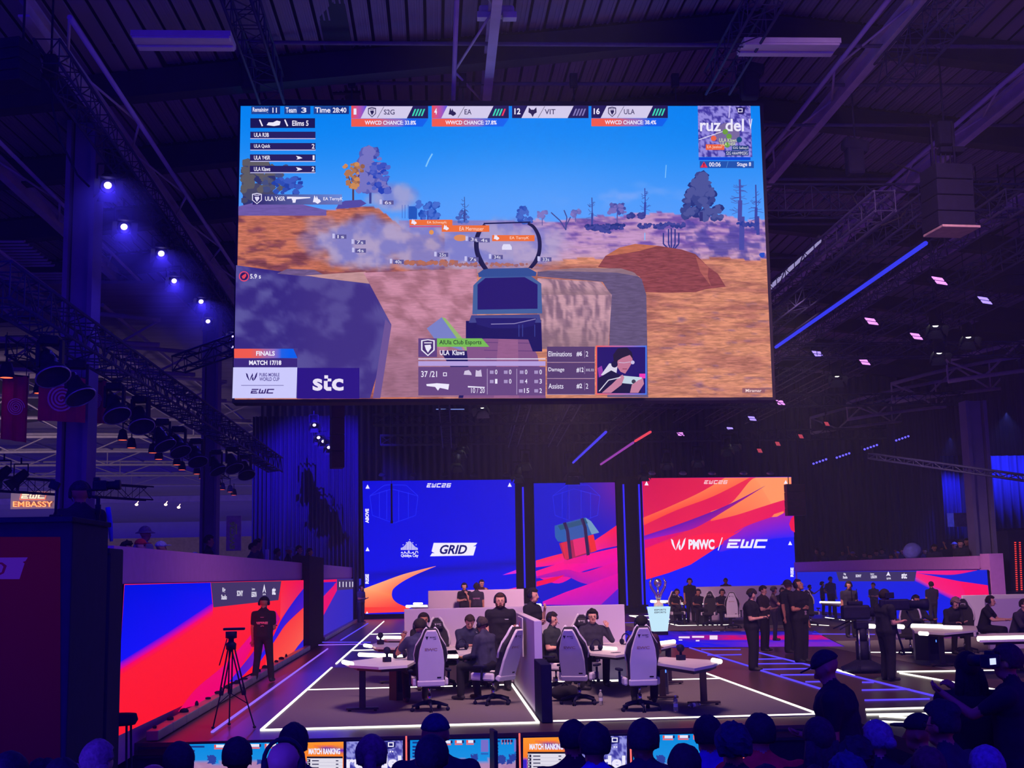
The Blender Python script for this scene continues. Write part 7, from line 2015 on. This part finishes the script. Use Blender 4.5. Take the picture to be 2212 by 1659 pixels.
# podium with the trophy
g = ground(1425, 1372); t = thing('podium', 'glowing white tapered podium carrying the trophy', 'podium', (g.x, g.y, .009))
Hp = at(1425, 1311, g.y).z; w1 = 46 * g.y / 2750 / 2; w0 = 30 * g.y / 2750 / 2
m = MB(); m.bbox((0, 0, .06), (w0 * 2.1, .5, .12), .01); m.build('foot', M_BLACK, t)
m = MB(); m.prism([(-w0, .12), (w0, .12), (w1, Hp), (-w1, Hp)], .5, bev=.02); m.build('light_body', emis('podium_glow', (196, 232, 250), 1.05), t)
m = MB(); tv, tf = text_shape('ESPORTS', .02); mx = max(a for a, b in tv); my = max(b for a, b in tv)
m.add([((a / mx - .5) * w1 * 1.1, -.262, Hp - .12 + b / my * .05) for a, b in tv], tf); m.add([((a / mx - .5) * w1 * 1.1, -.262, Hp - .20 + b / my * .05) for a, b in text_shape('ESPORTS', .02)[0]], tf); m.build('lettering', M_CP, t)
t = thing('trophy', 'silver winged trophy standing on the white podium', 'trophy', (g.x, g.y, Hp + .012))
M_TR = mat('trophy_silver', (210, 196, 190), rough=.15, metal=.9, var=.05)
m = MB(); m.lathe([(0, 0), (.16, 0), (.15, .10), (.06, .14), (.05, .2), (0, .2)], 16); m.build('base', mat('trophy_base_cream', (240, 236, 200), rough=.4), t)
for sx in (-1, 1): m = MB(); m.tube([(sx * .02, 0, .2), (sx * .10, 0, .42), (sx * .22, 0, .62), (sx * .26, 0, .78), (sx * .18, 0, .93)], [.04, .045, .045, .04, .01], 8); m.build('wing', M_TR, t)
m = MB(); m.ell((0, 0, .76), (.13, .08, .15), 14, 10); m.build('orb', M_TR, t); m = MB(); m.tube([(0, 0, .2), (0, 0, .62)], [.05, .025], 8); m.build('stem', M_TR, t)

# pedestal camera and shoulder rig
g = ground(1866, 1452); t = thing('pedestal_camera', 'black broadcast camera on a thick rolling pedestal before the cameraman', 'camera', (g.x, g.y, .006))
hp_ = at(1866, 1345, g.y).z
m = MB(); m.lathe([(0, .02), (.42, .02), (.44, .10), (.3, .16), (.14, .24), (0, .24)], 20); m.build('base', M_BLACKM, t)
for k in range(3): a = k * 2.1; m = MB(); m.lathe([(0, -.03), (.07, -.03), (.07, .03), (0, .03)], 12, c=(.38 * math.cos(a), .38 * math.sin(a), .07), axis=(math.sin(a), -math.cos(a), 0)); m.build('wheel', M_BLACK, t)
for k, (r, z0, z1) in enumerate(((.13, .2, hp_ * .62), (.105, hp_ * .6, hp_ * .88))): m = MB(); m.lathe([(0, z0), (r, z0), (r, z1), (0, z1)], 16); m.build('column_tube', M_BLACKM, t)
for k in (-.1, .1): m = MB(); m.bar((k, -.13, .22), (k, -.13, hp_ * .85), .02, 6); m.build('guide_rod', M_CHR, t)
m = MB(); m.bbox((0, 0, hp_ * .95), (.26, .22, .16), .03); m.build('head', M_BLACKM, t)
m = MB(); m.bbox((-.1, 0, hp_ + .20), (.55, .22, .28), .04); m.bbox((-.1, 0, hp_ + .38), (.3, .12, .08), .02); m.build('camera_body', M_BLACKM, t)
m = MB(); m.lathe([(0, 0), (.09, 0), (.10, .25), (.13, .28), (.13, .36), (0, .36)], 16, c=(.15, 0, hp_ + .2), axis=(1, 0, .02)); m.build('lens', M_BLACKM, t)
for s_ in (-1, 1): m = MB(); m.tube([(-.2, s_ * .12, hp_ + .02), (-.5, s_ * .22, hp_ - .12)], .013, 6); m.build('pan_bar', M_BLACKM, t)
m = MB(); m.tube([(-.15, 0, hp_ + .4), (-.16, 0, hp_ + .75)], .008, 5); m.tube([(-.05, 0, hp_ + .4), (-.05, 0, hp_ + .66)], .008, 5); m.build('antenna', M_BLACKM, t)
p_ = at(1945, 1306, CM.location.y - .1); t = thing('shoulder_camera', 'bulky black camera held up by the cameraman', 'camera', p_, -.1)
m = MB(); m.bbox((-.08, 0, 0), (.46, .16, .20), .03); m.bbox((-.3, 0, .03), (.16, .12, .14), .02); m.build('camera_body', M_BLACKM, t)
m = MB(); m.lathe([(0, 0), (.07, 0), (.075, .2), (.10, .22), (.11, .34), (0, .34)], 16, c=(.15, 0, .0), axis=(1, 0, -.03)); m.build('lens', M_BLACKM, t)
m = MB(); m.bbox((-.2, -.06, .17), (.16, .03, .11), .01); m.build('viewfinder', M_BLACKM, t)
m = MB(); m.tube([(-.1, 0, -.1), (-.1, 0, -.45), (.02, 0, -.9)], .02, 8); m.tube([(.1, 0, -.12), (.2, 0, -.3), (.1, 0, -.42)], .014, 6); m.build('support_arm', M_BLACKM, t)

# bottles on the booth floor
M_GL = bpy.data.materials.new('clear_plastic'); M_GL.use_nodes = True; pb = M_GL.node_tree.nodes['Principled BSDF']
pb.inputs['Transmission Weight'].default_value = .85; pb.inputs['Roughness'].default_value = .08; pb.inputs['Base Color'].default_value = (.92, .92, .96, 1); pb.inputs['IOR'].default_value = 1.2
def bottle(px, py, label, lying=False):
    g = ground(px, py); t = thing('water_bottle', label, 'bottle', (g.x, g.y, .008), .4, 'clear water bottles on the booth floor')
    ax = (1, .15, 0) if lying else (0, 0, 1); c = (0, 0, .033) if lying else (0, 0, 0)
    m = MB(); m.lathe([(0, 0), (.031, 0), (.033, .01), (.030, .05), (.033, .06), (.030, .10), (.033, .12), (.033, .16), (.014, .20), (.013, .215), (0, .215)], 14, c=c, axis=ax); m.build('body', M_GL, t)
    m = MB(); A = Vector(ax).normalized(); m.lathe([(0, 0), (.016, 0), (.016, .018), (0, .018)], 10, c=Vector(c) + A * .214, axis=ax); m.build('cap', M_WHITE, t)
    m = MB(); m.lathe([(.0335, .065), (.0335, .115)], 14, c=c, axis=ax); m.build('wrapper', mat('wrapper_pale', (200, 200, 220)), t)
bottle(1177, 1545, 'clear water bottle standing at the foot of the partition end'); bottle(1197, 1492, 'clear water bottle standing by the back strip of the right booth'); bottle(1298, 1524, 'clear water bottle between the two right booth chairs')
bottle(1460, 1538, 'clear water bottle standing left of the desk foot'); bottle(1488, 1530, 'clear water bottle lying beside the desk foot', True)
# things on the desks
def headset_on_desk(px, py, label, z=.72):
    g = ground(px, py, z); t = thing('headphones', label, 'headphones', (g.x, g.y, z - .001), .5, 'black headphones lying on the desks')
    m = MB(); m.tube([(.09 * math.cos(a), 0, .10 + .10 * math.sin(a)) for a in [PI * k / 8 for k in range(9)]], .012, 6); m.build('band', M_BLACKM, t)
    for s_ in (-1, 1): m = MB(); m.lathe([(0, -.022), (.05, -.02), (.056, 0), (.045, .022), (0, .022)], 12, c=(s_ * .09, 0, .06), axis=(1, 0, 0)); m.build('ear_cup', M_BLACKM, t)
    m = MB(); m.bbox((0, 0, .008), (.16, .1, .014), .004); m.build('stand', M_BLACKM, t)
headset_on_desk(864, 1422, 'black headphones beside the elbow of the first player'); headset_on_desk(998, 1404, 'black headphones before the striped shirt player'); headset_on_desk(1288, 1406, 'black headphones on the desk between the right booth players')
headset_on_desk(1352, 1392, 'black headphones right of the smiling player')
def deskcam(px, py, label, z=.72):
    g = ground(px, py, z); t = thing('desk_camera', label, 'camera', (g.x, g.y, z - .001), .4, 'small player cameras on the desks')
    m = MB(); m.bbox((0, 0, .04), (.12, .1, .08), .01); m.tube([(0, 0, .08), (0, 0, .13)], .02, 8); m.build('mount', M_BLACKM, t)
    m = MB(); m.ell((0, 0, .18), (.06, .06, .06), 12, 8); m.lathe([(0, 0), (.03, 0), (.03, .05), (0, .05)], 10, c=(0, .04, .19), axis=(.3, 1, .2)); m.build('head', M_BLACKM, t)
deskcam(1471, 1426, 'small player camera on the right front desk'); deskcam(836, 1430, 'small reddish-lit player camera on the left front desk', .72); deskcam(822, 1392, 'small player camera on the second desk back')
def phone_on(px, py, label, z=.72):
    g = ground(px, py, z); m = MB(); m.bbox((0, 0, .006), (.16, .08, .01), .003); tag(m.build('phone', M_BLACKM, loc=(g.x, g.y, z - .003), rotz=.6), label, 'phone', 'things lying on the desks')
phone_on(1072, 1398, 'dark phone at the right end of the striped player\'s desk'); phone_on(1330, 1410, 'dark phone at the front of the right booth desk')
# backpack under the chair
g = ground(1243, 1515); t = thing('bag', 'black bag under the left chair of the right front booth', 'bag', (g.x - .15, g.y + .1, .008), .3)
m = MB(); m.ell((0, 0, .13), (.26, .17, .13), 16, 10); m.build('body', M_DARK, t); m = MB(); m.tube([(-.12, -.05, .2), (-.05, -.08, .30), (.08, -.05, .2)], .012, 6); m.build('handle', M_BLACKM, t)

# ------------------------------------------------------------------ stands for the crowd
m = MB(); m.box((.6, 7.75, -.85), (9.0, 2.3, .44)); struct(m.build('floor_stand_front', M_BLACK))
m = MB(); m.box((4.6, 10.0, -.70), (4.4, 1.9, .88)); struct(m.build('floor_stand_right', M_BLACK))
FZ, FZR = -.628, -.258
BLU = (44, 44, 100)
def fan(px, hy, label, Y=8.3, rz=PI, floor=FZ, **kw):
    kw.setdefault('top', (36, 34, 62)); kw.setdefault('pants', (34, 32, 54)); kw.setdefault('voxel', .015); kw.setdefault('build', 1.12)
    kw.setdefault('haircol', (36, 32, 50))
    return stand_at(px, None, hy, label, rz, Y=Y, floor=floor, **kw)
fan(20, 1612, 'spectator with a round dark head at the far left edge', 7.3)
fan(93, 1622, 'spectator with dark hair beside the leftmost one', 7.5, hair='curly')
fan(133, 1627, 'spectator with dark hair left of the blonde ponytail', 7.3)
fan(212, 1589, 'spectator with a blonde ponytail below the stool', 8.2, hair='long', haircol=(140, 110, 120), skin='light', yaw=-.4)
fan(331, 1639, 'spectator of whom only the crown shows at the bottom, left of the first monitor', 7.3, hair='bald')
fan(386, 1590, 'spectator with cropped dark hair left of the first monitor', 8.0, hair='crop')
fan(512, 1580, 'spectator with short dark hair before the first monitor', 8.2, hair='crop', skin='dark')
fan(634, 1553, 'tall spectator with thick hair behind the headphone wearer', 8.7, hair='short')
fan(612, 1592, 'spectator with headphones, bald head and backpack straps', 7.5, hair='bald', headset=True, skin='light', top=(40, 44, 120), extra=backpack)
fan(802, 1576, 'spectator with a long ponytail before the map monitor', 8.0, hair='pony', haircol=(96, 60, 90), skin='light')
fan(940, 1532, 'tall spectator in a dark cap before the centre monitor', 8.8, hair='cap', build=1.15, haircol=(34, 34, 80))
fan(932, 1573, 'broad spectator in front of the capped one', 7.5, hair='crop', skin='dark', build=1.2, top=(44, 40, 70))
fan(1238, 1547, 'spectator with dark hair left of the blue shirt', 8.7, top=(44, 26, 44))
fan(1284, 1551, 'spectator in a bright blue shirt with round hair', 8.0, hair='short', top=(70, 70, 200))
fan(1389, 1540, 'broad spectator in a dark T-shirt with printed back', 7.9, hair='crop', build=1.28, skin='dark', backtext=[('POWER?', -.10, .03, .36, .395), ('CENTRAL', -.13, .13, .30, .335)], textcol=(60, 60, 190))
fan(1478, 1597, 'short spectator with an oval dark head before the right monitor', 7.6, build=.85, hair='short')
fan(1528, 1536, 'spectator in a violet shirt beside the round-haired one', 8.6, hair='short', top=(90, 70, 190))
fan(1583, 1543, 'spectator with round bowl hair and navy shirt', 7.9, hair='curly', build=1.15, haircol=(30, 30, 70))
fan(1641, 1531, 'spectator in a red shirt with a dark strap across the back', 8.3, top=(250, 44, 70), build=1.2, skin='light', hair='short', extra=strap)
fan(1654, 1642, 'spectator of whom only dark hair shows before the red shirt', 7.0, hair='short')
fan(1768, 1541, 'spectator with long smooth hair right of the red shirt', 8.2, hair='long', haircol=(50, 34, 56), skin='light', top=(40, 30, 50))
fan(1848, 1575, 'spectator with tousled hair right of the long-haired one', 7.9, hair='curly')
fan(1893, 1545, 'spectator with shaved temples and a small bun', 8.3, hair='bun', haircol=(110, 100, 140), skin='light', yaw=.4)
fan(1828, 1608, 'spectator with blueish curly hair low at the bottom', 7.1, hair='curly', haircol=(44, 44, 96))
fan(1988, 1531, 'spectator in a cap seen in profile', 8.7, hair='cap', rz=PI + .9, haircol=(30, 28, 44))
fan(2038, 1509, 'spectator with a raised crest of hair and glasses', 8.2, hair='mohawk', rz=PI + .6, glasses=True, build=1.1)
fan(2005, 1603, 'spectator with reddish hair low at the bottom', 7.2, hair='short', haircol=(80, 34, 60))
fan(1762, 1640, 'spectator of whom only tousled hair shows, low beside the long hair', 7.0, hair='curly')
fan(2130, 1600, 'spectator low in the bottom right corner', 7.2, hair='short', haircol=(110, 90, 150))
# standing figures at the right
fan(1812, 1393, 'standing man in a cap leaning forward, a patterned stripe down his back', 9.6, rz=PI + 1.15, floor=FZR, hair='cap', top=(30, 28, 44), pitch=.45, lean=.12, build=1.3, la='hold', ra='down')
fan(2088, 1400, 'standing person with thick dark hair filming towards the desks', 9.7, floor=FZR, rz=PI - .15, hair='long', top=(30, 26, 40), haircol=(28, 22, 30), la='hold', ra='hold')
PH = fan(2178, 1382, 'photographer at the right edge lifting a camera', 9.4, floor=FZR, rz=PI + .95, hair='short', haircol=(60, 34, 50), skin='tan', top=(32, 28, 44), la='cam', ra='cam', build=1.15)
p_ = at(2138, 1428, PH.location.y - .05); t = thing('photo_camera', 'photo camera with a small lit display held by the photographer', 'camera', p_, .5)
m = MB(); m.bbox((0, 0, 0), (.14, .08, .10), .015); m.bbox((0, 0, .06), (.05, .06, .03), .008); m.build('camera_body', M_BLACKM, t)
m = MB(); m.lathe([(0, 0), (.04, 0), (.045, .14), (0, .14)], 14, c=(0, .03, 0), axis=(0, 1, 0)); m.build('lens', M_BLACKM, t)
m = MB(); m.box((-.02, -.043, 0), (.065, .004, .045)); m.build('display', emis('camera_display', (190, 200, 255), 1.4), t)

# ------------------------------------------------------------------ spectators on the side balconies
m = MB(); m.box((-6.5, 38, .55), (4.6, 43, 1.3)); struct(m.build('floor_balcony_left', M_BLACK))
m = MB(); m.box((21.0, 52, .55), (6.4, 24, 1.3)); struct(m.build('floor_balcony_right', M_BLACK))
def bal(px, hy, Y, label, rz, **kw):
    kw.setdefault('voxel', .026); return stand_at(px, None, hy, label, rz, Y=Y, floor=1.206, **kw)
LB = [(312, 1132, 24, 'balcony spectator in a straw hat standing tallest on the left side', dict(hair='bucket', haircol=(110, 90, 130), top=(120, 110, 160))), (302, 1160, 21, 'balcony spectator in a red cap on the left side', dict(hair='cap', haircol=(190, 40, 60), top=(60, 60, 120), skin='light')),
      (346, 1165, 22, 'balcony spectator in a white cap on the left side', dict(hair='cap', haircol=(160, 160, 210), top=(50, 44, 80))), (273, 1162, 20.5, 'balcony spectator half hidden by the tower step', dict(hair='curly', top=(50, 50, 140))),
      (420, 1190, 26.5, 'balcony spectator whose pale cap just shows over the wall', dict(hair='cap', haircol=(150, 150, 220))), (450, 1152, 29, 'balcony staff member beside the upright board', dict(top=(30, 28, 46))),
      (556, 1160, 36, 'balcony spectator left of the white post', dict(hair='curly', top=(50, 40, 80))), (545, 1170, 34.5, 'balcony spectator clapping left of the white post', dict(la='up', ra='hold', top=(60, 50, 100))),
      (622, 1178, 43, 'balcony spectator in a pale cap beside the drape', dict(hair='cap', haircol=(140, 130, 190))), (645, 1176, 46.5, 'balcony spectator with reddish light on the face', dict(skin='light')),
      (668, 1182, 50, 'balcony spectator above the dark pillar', dict(hair='long')), (598, 1182, 40, 'balcony spectator right of the white post', dict(top=(60, 40, 90)))]
rowR = [(1765, 1186), (1778, 1190), (1820, 1180), (1842, 1192), (1849, 1198), (1868, 1194), (1880, 1197), (1893, 1190), (1907, 1186), (1925, 1188), (1938, 1192), (1950, 1186), (1962, 1176), (1985, 1184), (1998, 1186), (2018, 1178), (2035, 1170), (2062, 1172), (2075, 1168), (2088, 1164)]
protos = []
for i, (px, hy, Y, lab, kw) in enumerate(LB):
    o = bal(px, hy, Y, lab, -1.3 + PI * 0 + (i % 3) * .3, **kw) if False else bal(px, hy, Y, lab, 1.2 + (i % 3) * .25, **kw)
    o['group'] = 'spectators on the left balcony'
    if px > 440: protos.append(o)
kinds = 'first second third fourth fifth sixth seventh eighth ninth tenth eleventh twelfth thirteenth fourteenth fifteenth sixteenth seventeenth eighteenth nineteenth twentieth'.split()
for i, (px, hy) in enumerate(rowR):
    X = 18.6 + (i % 3) * .9; Y = X * 2750 / (px - 940); p_ = at(px, hy, Y)
    src = protos[i % len(protos)]
    H0 = 1.75
    r = dup(src, (p_.x, Y, 1.206), -1.3 + .3 * (i % 4), 'balcony spectator on the right side, %s from the left' % kinds[i])
    r['group'] = 'spectators on the right balcony'
    zs = max(v.co.z for v in src.data.vertices)
    r.scale = (1, 1, (p_.z - 1.206) / zs)
p_ = at(1971, 1186, 47); t = thing('umbrella', 'glowing blue open umbrella among the right balcony crowd', 'umbrella', (p_.x, 47, p_.z - .1))
m = MB(); m.lathe([(.0, .36), (.16, .30), (.30, .16), (.36, 0), (.34, 0), (.28, .14), (.14, .26), (0, .32)], 16, axis=(-.4, -.7, .5)); m.build('canopy', mat('umbrella_blue', (130, 130, 230), rough=.5), t)
m = MB(); m.bar((0, 0, .3), (.15, .25, -.5), .012, 6); m.build('shaft', M_BLACKM, t)
m = MB(); m.bbox((0, 0, 0), (.9, .04, .6), .01); o = m.build('wall_screen', mat('pale_panel', (170, 160, 200)), loc=at(2068, 1123, 55)); tag(o, 'small pale panel in front of the blue drape', 'panel')
# dark railing block of the right balcony
a = at(2010, 1200, 47.5); b = at(2135, 1200, 47.5)
m = MB(); m.bbox(((a.x + b.x) / 2, 47.5, (at(2060, 1186, 47.5).z) / 2), (b.x - a.x, .2, at(2060, 1186, 47.5).z), .01); tag(m.build('railing_box', M_BLACK), 'dark parapet block at the right end of the balcony', 'parapet')
# right tower with its two strings of red dots
t = thing('side_tower', 'dark tower at the right edge with strings of red lights', 'tower')
a = at(2178, 1145, 40); b = at(2330, 1145, 40)
m = MB(); m.bbox(((a.x + b.x) / 2, 40.5, a.z / 2), (b.x - a.x, .8, a.z), .02); m.build('body', M_BLACK, t)
for k, px in enumerate((2193, 2203)):
    m = MB()
    for j in range(26): p_ = at(px + j * .18, 1172 + j * 4.6, 40.05); m.box(p_, (.05, .03, .035))
    m.build('light_string', emis('red_dots', (255, 60, 50), 1.1), t, kind='stuff')
# tall white post on the left wall
p_ = at(577, 1213, 33); m = MB(); m.bbox((0, 0, (at(577, 1187, 33).z - p_.z) / 2), (.09, .09, at(577, 1187, 33).z - p_.z), .01)
tag(m.build('post', M_WHITE, loc=p_), 'short white post standing on the left wall coping', 'post')
# foam light stick raised on the left
p_ = at(241, 1160, 14.9); m = MB(); m.tube([(0, 0, -.05), (-.02, 0, .16), (-.05, 0, .34)], [.02, .03, .03], 8)
tag(m.build('light_stick', mat('stick_blue', (80, 80, 230)), loc=p_), 'blue inflatable stick raised beside the tower operator', 'stick')

# ------------------------------------------------------------------ thin stage haze filling the hall
hz_ = bpy.data.materials.new('stage_haze'); hz_.use_nodes = True
nt = hz_.node_tree; nt.nodes.remove(nt.nodes['Principled BSDF'])
vs_ = nt.nodes.new('ShaderNodeVolumeScatter'); vs_.inputs['Density'].default_value = .0017
nt.links.new(vs_.outputs[0], nt.nodes['Material Output'].inputs['Volume'])
m = MB(); m.box((2, 31, 5.4), (42, 69, 13.2))
o = m.build('haze', hz_); tag(o, 'thin haze hanging in the whole hall between the crowd and the back screens', 'haze'); o['kind'] = 'stuff'
